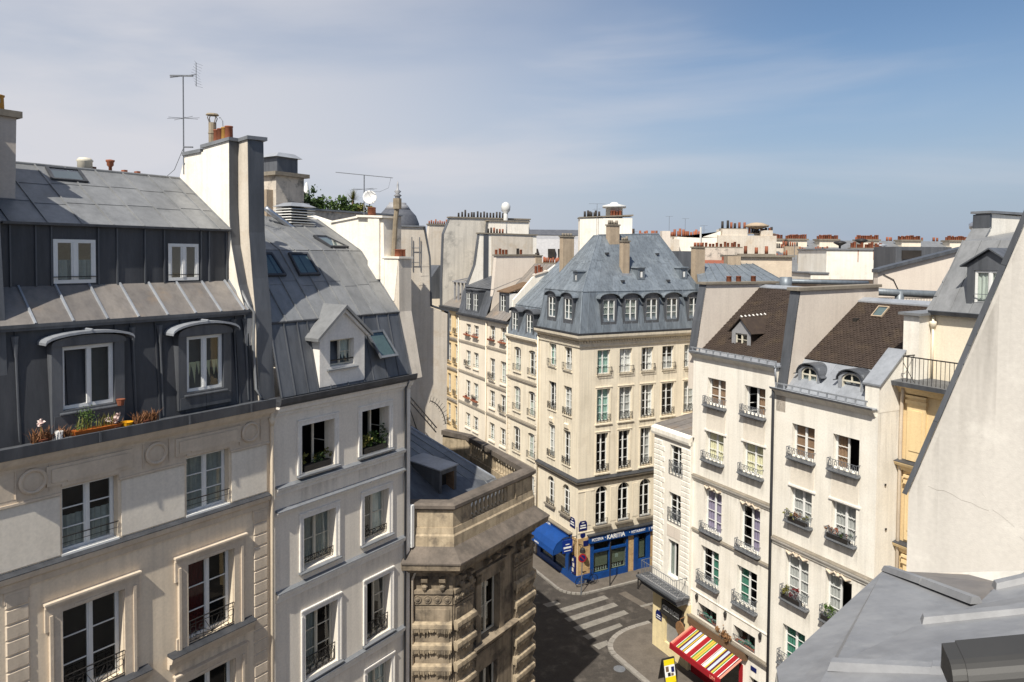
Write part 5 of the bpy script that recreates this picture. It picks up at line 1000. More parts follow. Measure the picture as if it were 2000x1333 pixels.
m = MB(); wall(m, -12.9, -11.0, 17.2, 18.9, [(-12.7, -11.75, 17.25, 18.75)], .5, .12); m.q((-12.9, .5, 17.2), (-12.9, 2.6, 17.2), (-12.9, 2.6, 18.9), (-12.9, .5, 18.9)); m.q((-11.0, .5, 17.2), (-11.0, .5, 18.9), (-11.0, 2.6, 18.9), (-11.0, 2.6, 17.2)); o = d2.add('dormer', m, 'zinc_mid'); sub('dormer_roof', MB().hexa([(-13.05, .35, 18.9), (-10.9, .35, 18.9), (-10.9, 2.8, 19.6), (-13.05, 2.8, 19.6)], [(-13.05, .35, 18.98), (-10.9, .35, 18.98), (-10.9, 2.8, 19.7), (-13.05, 2.8, 19.7)]), 'wood_brown', o)
window(d2, -12.69, -11.76, 17.26, 18.74, .55, 3, 'paint_white', None, 0, fw=.05, cell=False); sub('cheek', MB().box(-11.02, -10.98, .48, 1.6, 17.3, 18.85), 'paint_white', o)
D3t, d3 = house('paired_dormer_house', 'white house with two close dormer windows in a dark mansard', -20.1, -14.21, grid((-18.45, -16.8), 1.0, ((14.82, 15.82), (12.12, 13.47), (9.25, 10.82), (6.67, 7.92), (4, 5.4))), 16.45, 'd_wall', [('low', .3, .05), ('low', .3, .05), ('scroll', .5, .2)], 3, 7, ('Hcurtain_white', None, 'Bcurtain_white'), (0, 1, 4, 5))
for z in (14.2, 11.5, 8.7): string(d3, -20.05, -14.25, z, .18, .12, 'd_wall', 'cap_stone')
d3.add('gutter', MB().prism([(.2, 16.45), (-.3, 16.5), (-.34, 16.68), (.2, 16.7)], -20.1, -14.21, 'x'), 'zinc_dark')
r = d3.add('lower_mansard', MB().q((-20.1, -.05, 16.7), (-14.21, -.05, 16.7), (-14.21, .75, 19.0), (-20.1, .75, 19.0)).q((-20.1, -.05, 16.7), (-20.1, .75, 19), (-20.1, 4, 19), (-20.1, 4, 16.7)), 'zinc_mid'); zinc_roof(r, [(-20.1, -.06, 16.7), (-14.21, -.06, 16.7), (-14.21, .74, 19.0), (-20.1, .74, 19.0)], 9, 1, 'zinc_mid', rr=.018)
r = d3.add('upper_roof', MB().q((-20.1, .6, 19.0), (-14.21, .6, 19.0), (-14.21, 4.5, 20.4), (-20.1, 4.5, 20.4)).q((-20.1, 4.5, 20.4), (-14.21, 4.5, 20.4), (-14.21, 8, 18), (-20.1, 8, 18)), 'zinc'); zinc_roof(r, [(-20.1, .59, 19.02), (-14.21, .59, 19.02), (-14.21, 4.5, 20.42), (-20.1, 4.5, 20.42)], 8, 1, 'zinc_mid', rr=.018)
for xc in (-18.0, -16.5):
    m = MB(); wall(m, xc - .62, xc + .62, 16.9, 18.85, [(xc - .5, xc + .5, 17.0, 18.6)], .0, .1); m.q((xc - .62, 0, 16.9), (xc - .62, 1.2, 16.9), (xc - .62, 1.2, 18.85), (xc - .62, 0, 18.85)); m.q((xc + .62, 0, 16.9), (xc + .62, 0, 18.85), (xc + .62, 1.2, 18.85), (xc + .62, 1.2, 16.9)); m.box(xc - .7, xc + .7, -.12, 1.2, 18.85, 18.93); d3.add('dormer', m, 'zinc_mid'); window(d3, xc - .49, xc + .49, 17.01, 18.59, .05, 3, 'paint_white', None, 0, fw=.05, cell=False)
D4t, d4 = house('ochre_house', 'ochre stone house with slatted roof terrace frame at the end of the street', -24.2, -20.11, grid((-22.72, -21.05), .8, ((14.7, 16.42), (11.95, 13.7), (9.0, 10.8), (6.2, 8.0))), 16.7, 'ochre_wall', [('scroll', .5, .2)], 3, 7, (None, 'Hcurtain_cream'))
for z in (14.2, 11.4, 8.5): string(d4, -24.1, -20.12, z, .2, .2, 'd_wall', 'cap_stone')
d4.add('gutter', MB().prism([(.3, 16.7), (-.3, 16.75), (-.36, 17.05), (.3, 17.1)], -24.2, -20.11, 'x'), 'zinc_dark')
r = d4.add('roof', MB().q((-24.2, 0, 17.05), (-20.11, 0, 17.05), (-20.11, 1.6, 18.0), (-24.2, 1.6, 18.0)).q((-24.2, 1.6, 18.0), (-20.11, 1.6, 18.0), (-20.11, 6, 19), (-24.2, 6, 19)), 'zinc_brown')
for x in (-23.4, -22.5, -21.6, -20.8): d4.add('roof_frame_post', MB().box(x - .09, x + .09, .9, 1.05, 17.3, 19.3), 'lattice_grey')
d4.add('roof_frame_beam', MB().box(-23.6, -20.5, .8, 1.1, 19.3, 19.42).box(-23.6, -20.5, 2.8, 3.0, 19.7, 19.8).hexa([(-23.6, .8, 19.3), (-23.45, .8, 19.3), (-23.45, 3, 19.7), (-23.6, 3, 19.7)], [(-23.6, .8, 19.42), (-23.45, .8, 19.42), (-23.45, 3, 19.82), (-23.6, 3, 19.82)]).hexa([(-22.1, .8, 19.3), (-21.95, .8, 19.3), (-21.95, 3, 19.7), (-22.1, 3, 19.7)], [(-22.1, .8, 19.42), (-21.95, .8, 19.42), (-21.95, 3, 19.82), (-22.1, 3, 19.82)]), 'lattice_grey')
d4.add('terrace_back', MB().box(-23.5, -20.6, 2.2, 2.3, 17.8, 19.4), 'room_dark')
for f_, xa in ((d1, -10.3), (d2, -14.2), (d3, -20.1), (d1, -5.42)): f_.add('downpipe', MB().tube([(xa + .1, -.1, 16.3), (xa + .1, -.08, .1)], .055, 6), 'd_wall', smooth=True)
# party walls with chimneys above the row
def gable(name, label, x0, x1, prof, mat, capw, capm, potl, zfront=None, group='chimney walls above the far street'):
    t = thing(name, label, 'chimney wall', FE, (x1, prof[0][0], 0), group=group); f = Fac(t)
    o = f.add('wall', MB().prism(prof, x0, x1, 'x'), mat)
    (y0, z0), (y1, z1) = capw; c_ = f.add('coping', MB().hexa([(x0 - .1, y0, z0), (x1 + .1, y0, z0), (x1 + .1, y1, z1), (x0 - .1, y1, z1)], [(x0 - .1, y0, z0 + .12), (x1 + .1, y0, z0 + .12), (x1 + .1, y1, z1 + .12), (x0 - .1, y1, z1 + .12)]), capm)
    for ys, kind, mats, h, r_ in potl: pots(o, [((x0 + x1) / 2, y, z0 + .12 + (z1 - z0) * (y - y0) / (y1 - y0)) for y in ys], kind, mats, h, r_)
    if zfront: facing(o, zfront, x0 + .0, x1 - .0)
    return t, f
gable('chimney_wall', 'tall soot-stained chimney wall topped by a row of black pots', -24.8, -24.25, [(0, 15), (.0, 19.5), (.15, 23.9), (.8, 25.45), (9.5, 25.5), (9.5, 15)], 'stained_gable', ((.7, 25.45), (9.6, 25.5)), 'cap_stone', [([1.8 + i * .34 + RND.uniform(-.08, .08) for i in range(16)], 'thin', ('pot_black',), .55, .1)], [(0, 17), (0, 19.5), (.15, 23.9), (.8, 25.45)])
gable('chimney_wall', 'second tall white chimney wall with dark zinc front below the white flue', -24.0, -23.5, [(3.2, 17), (3.3, 19.6), (4.2, 22.2), (4.5, 25.2), (9.0, 25.2), (9, 17)], 'chimney_white', ((4.4, 25.2), (9.1, 25.22)), 'cap_stone', [], [(3.2, 17), (3.3, 19.6), (4.2, 22.2), (4.5, 25.2)])
t, f = gable('chimney_wall', 'white chimney wall with zinc front edge and six small brown pots', -20.6, -20.1, [(.2, 16.5), (.6, 18.5), (1.6, 21.0), (2.0, 23.85), (8, 23.8), (8, 16.5)], 'chimney_white', ((1.9, 23.85), (8.1, 23.8)), 'cap_stone', [([3.0, 3.3, 3.6, 3.9, 4.2, 4.5], 'thin', ('pot_brown', 'pot_black'), .4, .1)], [(.2, 16.5), (.6, 18.5), (1.6, 21.0), (2.0, 23.85)])
f.add('flue_strip', MB().box(-20.1, -20.06, 2.4, 2.9, 17.5, 23.8), 'zinc_mid'); f.add('wall_patch', MB().box(-20.1, -20.08, 3.2, 7.6, 17.2, 23.75), 'beige_gable')
t, f = gable('chimney_wall', 'beige chimney wall with terracotta pots and a sandy brick stack', -14.7, -14.2, [(.35, 16.8), (.6, 19), (.85, 21.85), (4.6, 21.9), (4.6, 16.8)], 'pink_gable', ((.75, 21.85), (4.7, 21.9)), 'cap_stone', [([.95, 1.3, 1.6, 1.9], 'round', ('terracotta', 'pot_brown'), .42, .12), ([3.0, 3.3], 'round', ('terracotta', 'pot_black'), .4, .12)], None)
chim(f, -14.75, -14.1, 4.6, 5.2, 18.5, 21.85, npots=3, ph=.2)
t, f = gable('chimney_wall', 'low sloping party wall with two orange pots beside the arched-dormer roof', -10.45, -10.25, [(.4, 17.8), (.45, 18.4), (2.2, 20.2), (3.4, 20.6), (4.3, 21.2), (4.3, 17)], 'chimney_white', ((2.3, 20.3), (3.5, 20.62)), 'pink_gable', [([2.5, 2.8, 3.0], 'round', ('terracotta',), .5, .12)], None)
t, f = gable('chimney_wall', 'distant white chimney wall with two rows of red pots left of the stained one', -33.6, -33.0, [(1.2, 15), (1.5, 20), (2.0, 25.1), (4.8, 25.1), (4.8, 15)], 'beige_gable', ((1.9, 25.1), (4.9, 25.1)), 'cap_stone', [([2.1 + i * .25 for i in range(11)], 'thin', ('pot_brown', 'terracotta'), .4, .09)], None)
t = thing('dark_roof_house', 'small dark roof with a window squeezed between gable walls', 'building', FE, (-29, 0, 0)); f = Fac(t)
f.add('wall', MB().box(-31, -27, -1.5, 4, 0, 17.5), 'd_wall'); f.add('roof', MB().prism([(-1.6, 17.5), (.8, 20.8), (4, 20.8), (4, 17.5)], -31, -27, 'x'), 'zinc_mid'); window(f, -29.6, -28.7, 18.0, 19.3, -1.3, 3, 'paint_white', None, 0, cell=False)
f.add('dormer', MB().box(-29.7, -28.6, -1.25, 0, 17.9, 19.5), 'zinc_dark')
m = MB(); m.lathe(0, 0, [(.22, 0), (.22, 2.6), (.2, 2.65), (.42, 2.9), (.46, 3.3), (.35, 3.6), (.1, 3.75)], 12); single('tall_flue', m, 'metal_white', 'tall white flue with round cap above the white chimney wall', 'flue', FE, (-23.7, 6.5, 23.4), smooth=True)
# ------------------------------------------------------------------ F: narrow white house on the near corner
F = thing('narrow_corner_house', 'narrow white house with joint-lined quoins and zinc balcony above the closed shop', 'building', FE, (9.8, 0, 0))
ff = Fac(F); FX0, FX1, FY = 8.2, 11.2, -.2
fwn = [(9.55, 10.58, 10.2, 11.78), (9.5, 10.52, 7.6, 9.18), (9.5, 10.36, 4.6, 6.58)]
fshop = [(9.3, 10.75, .75, 2.4)]
m = MB(); wall(m, FX0, FX1, 3.6, 12.25, fwn, FY, .22); m.q((FX0, FY, 3.6), (FX0, FY, 12.25), (FX0, 6, 12.25), (FX0, 6, 3.6)); m.q((FX1, FY, 3.6), (FX1, 1, 3.6), (FX1, 1, 12.25), (FX1, FY, 12.25)); m.q((FX0, 6, 3.6), (FX0, 6, 12.25), (FX1, 6, 12.25), (FX1, 6, 3.6)); ff.add('wall', m, 'grey_white_wall' if False else 'warm_white')
m = MB(); wall(m, FX0 + .05, FX1, 0, 3.6, fshop, FY + .03, .25); m.q((FX0 + .05, FY + .03, 0), (FX0 + .05, FY + .03, 3.6), (FX0 + .05, 6, 3.6), (FX0 + .05, 6, 0)); m.q((FX1, FY + .03, 0), (FX1, 1, 0), (FX1, 1, 3.6), (FX1, FY + .03, 3.6)); ff.add('ground_floor_wall', m, 'f_base')
ff.add('dark_room_backing', MB().box(FX0 + .2, FX1 - .1, .9, 5.8, .1, 12), 'room_dark')
window(ff, 9.56, 10.57, 10.21, 11.77, FY + .15, 4, 'paint_white', None, fw=.05); window(ff, 9.51, 10.51, 7.61, 9.17, FY + .15, 4, 'paint_white', None, fw=.05); window(ff, 9.51, 10.35, 4.61, 6.57, FY + .15, 1, 'paint_white', 'Lcurtain_grey', 2, fw=.06)
for a, b, c_, d in fwn[:2]: rail(ff, a - .03, b + .03, c_ + .0, .75, 'scroll', .05, 'iron_grey', y=FY)
ff.add('wall_panel', MB().box(9.4, 10.7, FY - .02, FY, 6.75, 7.4), 'pink_gable')
qb = MB().hexa([(0, 0, .02), (.9, 0, .02), (.9, 0, .27), (0, 0, .27)], [(.015, -.03, .035), (.885, -.03, .035), (.885, -.03, .255), (.015, -.03, .255)]).mesh('quoin_block', 'warm_white'); qb2 = MB().hexa([(0, 0, .02), (.7, 0, .02), (.7, 0, .27), (0, 0, .27)], [(.015, -.03, .035), (.685, -.03, .035), (.685, -.03, .255), (.015, -.03, .255)]).mesh('quoin_block', 'warm_white')
for i in range(26):
    z = 11.55 - i * .29
    if z > 4.4: ff.add('quoin_block', qb if i % 2 else qb2, None, (FX0 + .01, FY, z)); ff.add('quoin_block', qb2, None, (FX1 - .72, FY, z))
ff.add('parapet', MB().prism([(FY, 12.05), (FY - .14, 12.1), (FY - .18, 12.24), (FY - .18, 12.46), (FY + .1, 12.58), (FY + .1, 12.05)], FX0 - .1, FX1, 'x'), 'warm_white')
r = ff.add('roof', MB().q((FX0 - .1, FY + .1, 12.5), (FX1, FY + .1, 12.4), (FX1, 6, 13.3), (FX0 - .1, 6, 13.3)), 'zinc_brown'); zinc_roof(r, [(FX0 - .1, FY + .1, 12.56), (FX1, FY + .1, 12.46), (FX1, 6, 13.36), (FX0 - .1, 6, 13.36)], 5, 2, 'zinc_brown', rr=.02)
# balcony slab with lattice floor and iron railing
bo = ff.add('balcony', MB().box(7.95, 11.3, -1.15, FY, 4.02, 4.14).box(8.02, 11.24, -1.05, FY, 3.86, 4.02).box(8.1, 11.2, -.95, FY, 3.7, 3.86), 'zinc_mid')
m = MB()
for i in range(9): x = 8.25 + i * .36; m.tube([(x, -.88, 4.148), (x + .3, -.32, 4.148)], .012, 4).tube([(x + .3, -.88, 4.148), (x, -.32, 4.148)], .012, 4)
m.box(8.12, 11.2, -.95, -.9, 4.14, 4.18).box(8.12, 11.2, -.32, -.28, 4.14, 4.16); sub('lattice_floor', m, 'lattice_grey', bo)
m = MB(); top = [(8.15, FY, 5.0), (8.15, -.95, 5.0), (10.6, -.95, 5.0), (10.85, -.95, 4.93), (11.1, -.95, 5.05), (11.1, FY, 5.05)]; m.tube(top, .02, 5)
for i in range(21): x = 8.15 + i * .147; m.tube([(x, -.95, 4.14), (x, -.95, 4.99)], .009, 4, False)
for i in range(5): y = FY - i * .18; m.tube([(8.15, y, 4.14), (8.15, y, 5.0)], .009, 4, False); m.tube([(11.1, y, 4.14), (11.1, y, 5.02)], .009, 4, False)
sub('balcony_railing', m, 'iron_grey', bo)
sb = ff.add('shop_sign_board', MB().box(9.15, 10.85, FY - .1, FY + .03, 2.5, 3.1).box(9.1, 10.95, FY - .2, FY + .03, 2.38, 2.5), 'iron_black'); text(sb, 'GELNAGES', .36, (9.25, FY - .105, 2.62), sx=.78, bold=.012, mat='metal_white')
sh_ = ff.add('roller_shutter', MB().box(9.3, 10.75, FY + .2, FY + .22, .75, 2.4), 'paint_grey')
for i in range(20): sub('shutter_slat', MB().box(9.3, 10.75, FY + .18, FY + .2, .76 + i * .082, .83 + i * .082), 'paint_grey', sh_)
o = ff.add('street_name_plate', MB().prism([(8.55, 1.75), (9.05, 1.75), (9.05, 2.1), (8.95, 2.25), (8.65, 2.25), (8.55, 2.1)], FY, FY + .03), 'plaque_blue'); sub('plate_text', MB().box(8.65, 8.95, FY - .005, FY, 1.95, 2.0).box(8.62, 8.98, FY - .005, FY, 1.83, 1.88), 'white_mark', o)
ff.add('round_basket_sign', MB().prism([(10.95 + .32 * math.cos(t * .45), 2.35 + .36 * math.sin(t * .45)) for t in range(14)], FY - .35, FY - .27).tube([(10.95, FY, 2.9), (10.95, FY - .3, 2.85), (10.95, FY - .3, 2.7)], .02, 5), 'wicker')

# ------------------------------------------------------------------ E1: white house with red striped awning
E1 = thing('awning_house', 'white rendered house with brown tiled roof above the red striped awning', 'building', FE, (13.8, 0, 0))
fe = Fac(E1); E1X0, E1X1 = 11.05, 16.55
ew1 = [(12.12, 13.4, 14.45, 15.82), (14.65, 15.93, 14.5, 15.85), (12.05, 13.32, 11.62, 13.15), (14.6, 15.87, 11.65, 13.18), (12.02, 13.27, 7.95, 10.07), (14.5, 15.77, 7.95, 10.07), (11.86, 13.15, 5.2, 7.07), (14.38, 15.66, 5.2, 7.03), (11.7, 13.06, 3.25, 3.98), (14.22, 15.62, 3.2, 3.98)]
e_shop = [(11.3, 14.9, .1, 2.3), (15.3, 16.2, .9, 2.0)]
m = MB(); wall(m, E1X0, E1X1, 0, 16.95, ew1 + e_shop, 0, .32); shell(m, E1X0, E1X1, 0, 9, 0, 16.95); fe.add('wall', m, 'warm_white')
fe.add('dark_room_backing', MB().box(E1X0 + .1, E1X1 - .1, 1.2, 8.8, .1, 16.8), 'room_dark')
ecur = ['Kblind_board', 'Rblind_board', 'Bcurtain_cream', 'Bcurtain_cream', 'Bcurtain_violet', 'Rcurtain_violet', 'Rcurtain_green', 'Lcurtain_green', None, None]
def box_rail(fc, a, b, z, h=.45, mat='iron_grey', slab='cap_zinc'):
    fc.add('sill_slab', MB().box(a - .12, b + .1, -.27, .02, z - .09, z - .02).box(a - .08, b + .06, -.22, .02, z - .14, z - .09), slab)
    rail(fc, a - .09, b + .06, z - .02, h, 'scroll', .23, mat)
for k, (a, b, c_, d) in enumerate(ew1):
    if k < 8:
        window(fe, a + .01, b - .01, c_ + .01, d - .01, .2, 3 if k < 4 else 4, 'paint_white', ecur[k], 1 if k == 1 else 0, fw=.06, gl='glass_clear')
        box_rail(fe, a, b, c_ + .02, .44 if k < 6 else .6); drip(fe, a - .1, b + .1, c_ - .2, .8, -.022 if k < 2 else 0)
    else:
        window(fe, a + .01, b - .01, c_ + .01, d - .01, .28, 1, 'paint_grey', None, 0, fw=.05, single_sash=True); rail(fe, a, b, c_ + .05, .3, 'bars', .02, 'iron_grey')
        o = fe.add('sill_planting', MB().box(a + .1, b - .1, .02, .2, c_ + .002, c_ + .1), 'terracotta'); sub('leaves', leaves(160, .55, .14, .16, .05, 40 + k), 'curtain_green', o, ((a + b) / 2, .1, c_ + .18))
    if k in (0, 1): fe.add('wall_panel', MB().box(a - .02, b + .02, -.02, 0, c_ - 1.3 + .05, c_ - .22), 'pale_panel'); fe.add('window_hood', MB().box(a - .12, b + .12, -.06, 0, c_ - 1.36, c_ - 1.28), 'white_trim')
    if k in (4, 5): fe.add('garland', MB().tube([(a + .05, -.04, d + .16), (a + .25, -.05, d + .05), (a + .45, -.05, d + .2), ((a + b) / 2, -.07, d + .12), (b - .45, -.05, d + .2), (b - .25, -.05, d + .05), (b - .05, -.04, d + .16)], .04, 6).lathe((a + b) / 2, -.05, [(.05, d + .05), (.1, d + .12), (.06, d + .22)], 7), 'cream_stone')
string(fe, E1X0, E1X1 - .1, 10.56, .24, .16, 'warm_white', 'cap_stone'); string(fe, E1X0, E1X1 - .1, 7.72, .14, .1, 'warm_white', 'cap_stone'); fe.add('thin_moulding', MB().box(E1X0, E1X1 - .1, -.04, 0, 4.45, 4.5), 'warm_white')
for x in (11.7, 13.75, 16.0): fe.add('wall_lantern', MB().lathe(x, -.1, [(.02, 4.1), (.07, 4.15), (.09, 4.35), (.03, 4.45)], 6), 'iron_black')
fe.add('cornice', MB().prism([(0, 16.72), (-.06, 16.74), (-.16, 16.86), (-.24, 16.96), (0, 16.96)], E1X0 - .06, E1X1, 'x'), 'warm_white')
gu = fe.add('gutter', MB().prism([(.5, 16.965), (-.26, 16.965), (-.30, 17.08), (-.27, 17.09), (-.22, 17.0), (.5, 17.1)], E1X0 - .08, E1X1 + .1, 'x').prism([(-.18, 17.22), (-.14, 17.22), (-.14, 17.27), (-.18, 17.27)], E1X0 - .05, E1X1 + .05, 'x'), 'zinc_pale')
for i in range(12): x = E1X0 + .1 + i * .5; sub('snow_guard_post', MB().box(x - .015, x + .015, -.2, -.12, 17.05, 17.28), 'zinc_pale', gu)
def tiles(parent, P, rows, tw=.17, mat='slate_tile', seed=1, th=.02):
    """courses of small flat tiles on the quad P"""
    P = [Vector(p) for p in P]; N = (P[1] - P[0]).cross(P[3] - P[0]).normalized(); R_ = random.Random(seed); m = MB(); n = int((P[1] - P[0]).length / tw)
    for r_ in range(rows):
        v0, v1 = r_ / rows, (r_ + 1.15) / rows; v1 = min(1, v1); off = .5 * (r_ % 2)
        for i in range(-1, n):
            u0, u1 = max(0, (i + off) / n), min(1, (i + 1 + off) / n - .012)
            if u1 - u0 < .004: continue
            e = R_.uniform(.6, 1.5) * th; a, b, c_, d = bil(P, u0, v0) + N * e, bil(P, u1, v0) + N * (e + R_.uniform(-.004, .004)), bil(P, u1, v1) + N * .004, bil(P, u0, v1) + N * .004
            m.q(a, b, c_, d); m.q(a - N * e, b - N * e, b, a)
    o = sub('roof_tiles', m, mat, parent); o['kind'] = 'stuff'; return o
E1R = [(E1X0 + .05, .35, 16.98), (E1X1, .35, 16.98), (E1X1, 4.65, 20.35), (E1X0 + .05, 4.65, 20.35)]
r = fe.add('roof', MB().q(*E1R).q((E1X0, 4.65, 20.35), (E1X1, 4.65, 20.35), (E1X1, 9, 17), (E1X0, 9, 17)), 'slate_tile'); tiles(r, [(p[0], p[1], p[2] + .01) for p in E1R], 42, seed=2)
sub('ridge_flashing', MB().hexa([(E1X0 + .1, 4.5, 20.28), (E1X1, 4.5, 20.28), (E1X1, 4.9, 20.4), (E1X0 + .1, 4.9, 20.4)], [(E1X0 + .1, 4.5, 20.33), (E1X1, 4.5, 20.33), (E1X1, 4.9, 20.46), (E1X0 + .1, 4.9, 20.46)]), 'zinc_pale', r)
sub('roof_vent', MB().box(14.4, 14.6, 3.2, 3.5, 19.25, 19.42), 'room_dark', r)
# dormer with tiled saddle roof
m = MB(); wall(m, 12.62, 13.9, 17.25, 18.22, [(12.86, 13.66, 17.5, 18.12)], 1.1, .12); m.q((12.62, 1.1, 18.22), (13.9, 1.1, 18.22), (13.26, 1.1, 18.82)); m.q((12.62, 1.1, 17.25), (12.62, 1.1, 18.22), (12.62, 2.6, 18.22)); dE = fe.add('dormer', m, 'lattice_grey')
ck = MB().q((13.9, 1.1, 17.25), (13.9, 2.4, 18.22), (13.9, 1.1, 18.22)); sub('dormer_cheek', ck, 'slate_tile', dE)
for s in (-1, 1):
    e = 12.46 if s < 0 else 14.06; P = [(e, .98, 18.14), (13.26, .98, 18.90), (13.26, 3.05, 18.90), (e, 2.1, 18.14)]
    if s > 0: P = [P[0], (e, 2.2, 18.14), P[2], P[1]]
    P = [Vector(p) for p in P]; N = (P[1] - P[0]).cross(P[3] - P[0]).normalized() * .05
    if N.z < 0: N = -N
    o = sub('dormer_roof', MB().hexa(P, [p + N for p in P]), 'slate_tile', dE)
for i in range(7): sub('ridge_tile', MB().prism([(-.08, 0), (0, .08), (.08, 0)], 0, .06, 'y'), 'terracotta' if i == 9 else 'fabric_white', dE, (13.26, 1.05 + i * .27, 18.95 + .012 * i), (.5, 0, 0))
sub('valley_flashing', MB().hexa([(13.95, 2.0, 18.0), (14.06, 2.0, 18.0), (13.4, 3.0, 18.75), (13.3, 3.0, 18.75)], [(14.0, 2.15, 18.2), (14.12, 2.15, 18.2), (13.5, 3.1, 18.95), (13.36, 3.1, 18.95)]), 'fabric_white', dE)
window(fe, 12.87, 13.65, 17.51, 18.11, 1.16, 2, 'paint_cream', None, fw=.05); sub('dormer_sill', MB().box(12.5, 14.0, .95, 1.2, 17.18, 17.28), 'pale_panel', dE)
# party wall at the left end, zinc edge and plastered face
pe = fe.add('party_wall', MB().prism([(.1, 16.9), (.35, 18.6), (.75, 20.5), (5.8, 20.5), (5.8, 15), (.1, 15)], 10.55, 11.1, 'x'), 'pink_gable'); facing(pe, [(.1, 16.9), (.35, 18.6), (.75, 20.5)], 10.55, 11.1)
sub('coping', MB().box(10.45, 11.2, .62, 6.0, 20.5, 20.62), 'cap_stone', pe); pots(pe, [(10.8, 2.6, 20.62), (10.8, 3.3, 20.62), (10.8, 4.4, 20.62)], 'round', ('pot_brown', 'terracotta'), .3, .14, 0)
fe.add('downpipe', MB().tube([(16.55, -.2, 16.0), (16.5, -.12, 15.6), (16.5, -.1, .3)], .065, 8), 'zinc_dark', smooth=True)
fe.add('downpipe', MB().tube([(16.6, -.16, 17.05), (16.62, -.1, 16.3)], .045, 8), 'zinc_pale', smooth=True)
# shop front under the awning
fe.add('shop_lintel', MB().box(11.15, 15.2, -.2, .05, 2.68, 3.08), 'wood_brown'); fe.add('shop_shelf', MB().box(11.1, 16.5, -.22, .0, 3.08, 3.16), 'cap_stone')
fe.add('shop_frame', MB().box(11.3, 11.5, -.06, .1, .1, 2.3).box(14.7, 14.9, -.06, .1, .1, 2.3).box(12.9, 13.05, -.06, .1, .1, 2.3).box(11.5, 14.7, -.06, .1, .1, .5), 'fabric_red'); fe.add('shop_pane', MB().box(11.5, 14.7, .05, .06, .5, 2.3), 'glass'); fe.add('house_number', MB().box(15.4, 15.75, -.03, 0, 2.35, 2.55), 'plaque_blue')
fe.add('dried_wreath', leaves(420, .45, .16, .5, .07, 77), 'wicker', (13.75, -.2, 3.3))
AWX0, AWX1, AYF = 11.42, 15.0, -1.55
stripes = [('fabric_pink', .10), ('fabric_red', .03), ('fabric_pink', .02), ('fabric_red', .22), ('fabric_white', .03), ('fabric_green', .06), ('fabric_yellow', .07), ('fabric_plum', .09), ('fabric_sky', .13), ('fabric_plum', .04), ('fabric_yellow', .06), ('fabric_plum', .04), ('fabric_white', .14), ('fabric_pink', .03), ('fabric_red', .24), ('fabric_white', .03), ('fabric_green', .08), ('fabric_yellow', .09), ('terracotta', .03), ('fabric_yellow', .07), ('fabric_green', .07), ('fabric_white', .03), ('fabric_red', .26), ('fabric_white', .03), ('fabric_plum', .03), ('fabric_white', .14), ('fabric_yellow', .07), ('fabric_plum', .09), ('fabric_sky', .13), ('fabric_plum', .09), ('fabric_yellow', .07), ('fabric_green', .06), ('fabric_white', .03), ('fabric_red', .22), ('fabric_white', .04), ('fabric_plum', .05), ('fabric_pink', .09)]
tot = sum(s[1] for s in stripes); mats = sorted({s[0] for s in stripes}); m = MB(); x = AWX0
for mt_, w_ in stripes:
    w2 = w_ * (AWX1 - AWX0) / tot; m.cur = mats.index(mt_); m.hexa([(x, -.1, 2.66), (x + w2, -.1, 2.66), (x + w2, AYF, 2.06), (x, AYF, 2.06)], [(x, -.1, 2.68), (x + w2, -.1, 2.68), (x + w2, AYF, 2.08), (x, AYF, 2.08)]); x += w2
aw_t = thing('striped_awning', 'red awning with white, green and yellow stripes over the shop door', 'awning', FE, ((AWX0 + AWX1) / 2, 0, 2.6)); fw2 = Fac(aw_t)
fw2.add('canopy', m, mats); va = fw2.add('valance', MB().prism([(AYF, 2.08), (AYF - .04, 2.06), (AYF - .05, 1.78), (AYF - .02, 1.78)], AWX0 - .02, AWX1 + .02, 'x').prism([(-.1, 2.64), (AYF, 2.05), (AYF, 1.95), (-.1, 2.5)], AWX0 - .02, AWX0 - .005, 'x'), 'fabric_red'); text(va, 'UM', .24, (14.35, AYF - .06, 1.82), mat='fabric_pink')
fw2.add('front_bar', MB().tube([(AWX0, AYF, 2.06), (AWX1, AYF, 2.06)], .03, 6), 'fabric_red'); fw2.add('folding_arm', MB().tube([(11.8, -.1, 2.3), (12.4, -.8, 2.2), (11.9, AYF, 2.05)], .025, 5).tube([(14.6, -.1, 2.3), (14.0, -.8, 2.2), (14.5, AYF, 2.05)], .025, 5), 'metal_white')

# ------------------------------------------------------------------ E2: white house with round-headed dormers
E2 = thing('round_dormer_house', 'white rendered house with two round-headed zinc dormers and brown tiled roof', 'building', FE, (19.2, 0, 0))
fg = Fac(E2); X0, X1 = 16.56, 21.65
ew2 = [(17.5, 18.7, 13.15, 14.62), (19.62, 20.86, 13.2, 14.64), (17.47, 18.63, 10.3, 11.76), (19.62, 20.78, 10.3, 11.8), (17.3, 18.55, 6.7, 8.68), (19.42, 20.68, 6.7, 8.68), (17.22, 18.45, 3.7, 5.45), (19.35, 20.6, 3.7, 5.45)]
m = MB(); wall(m, X0, X1, 0, 16.0, ew2, 0, .32); m.q((X1, 0, 0), (X1, 8, 0), (X1, 8, 16.0), (X1, 0, 16.0)); m.q((X0, 8, 0), (X0, 8, 16), (X1, 8, 16), (X1, 8, 0)); fg.add('wall', m, 'warm_white')
fg.add('dark_room_backing', MB().box(X0 + .1, X1 - .2, 1.2, 7.8, .1, 15.8), 'room_dark')
gcur = ['Kblind_board', 'Lblind_board', 'Bcurtain_grey', 'Bcurtain_grey', 'Bcurtain_grey', 'Lcurtain_grey', 'Bcurtain_green', None]
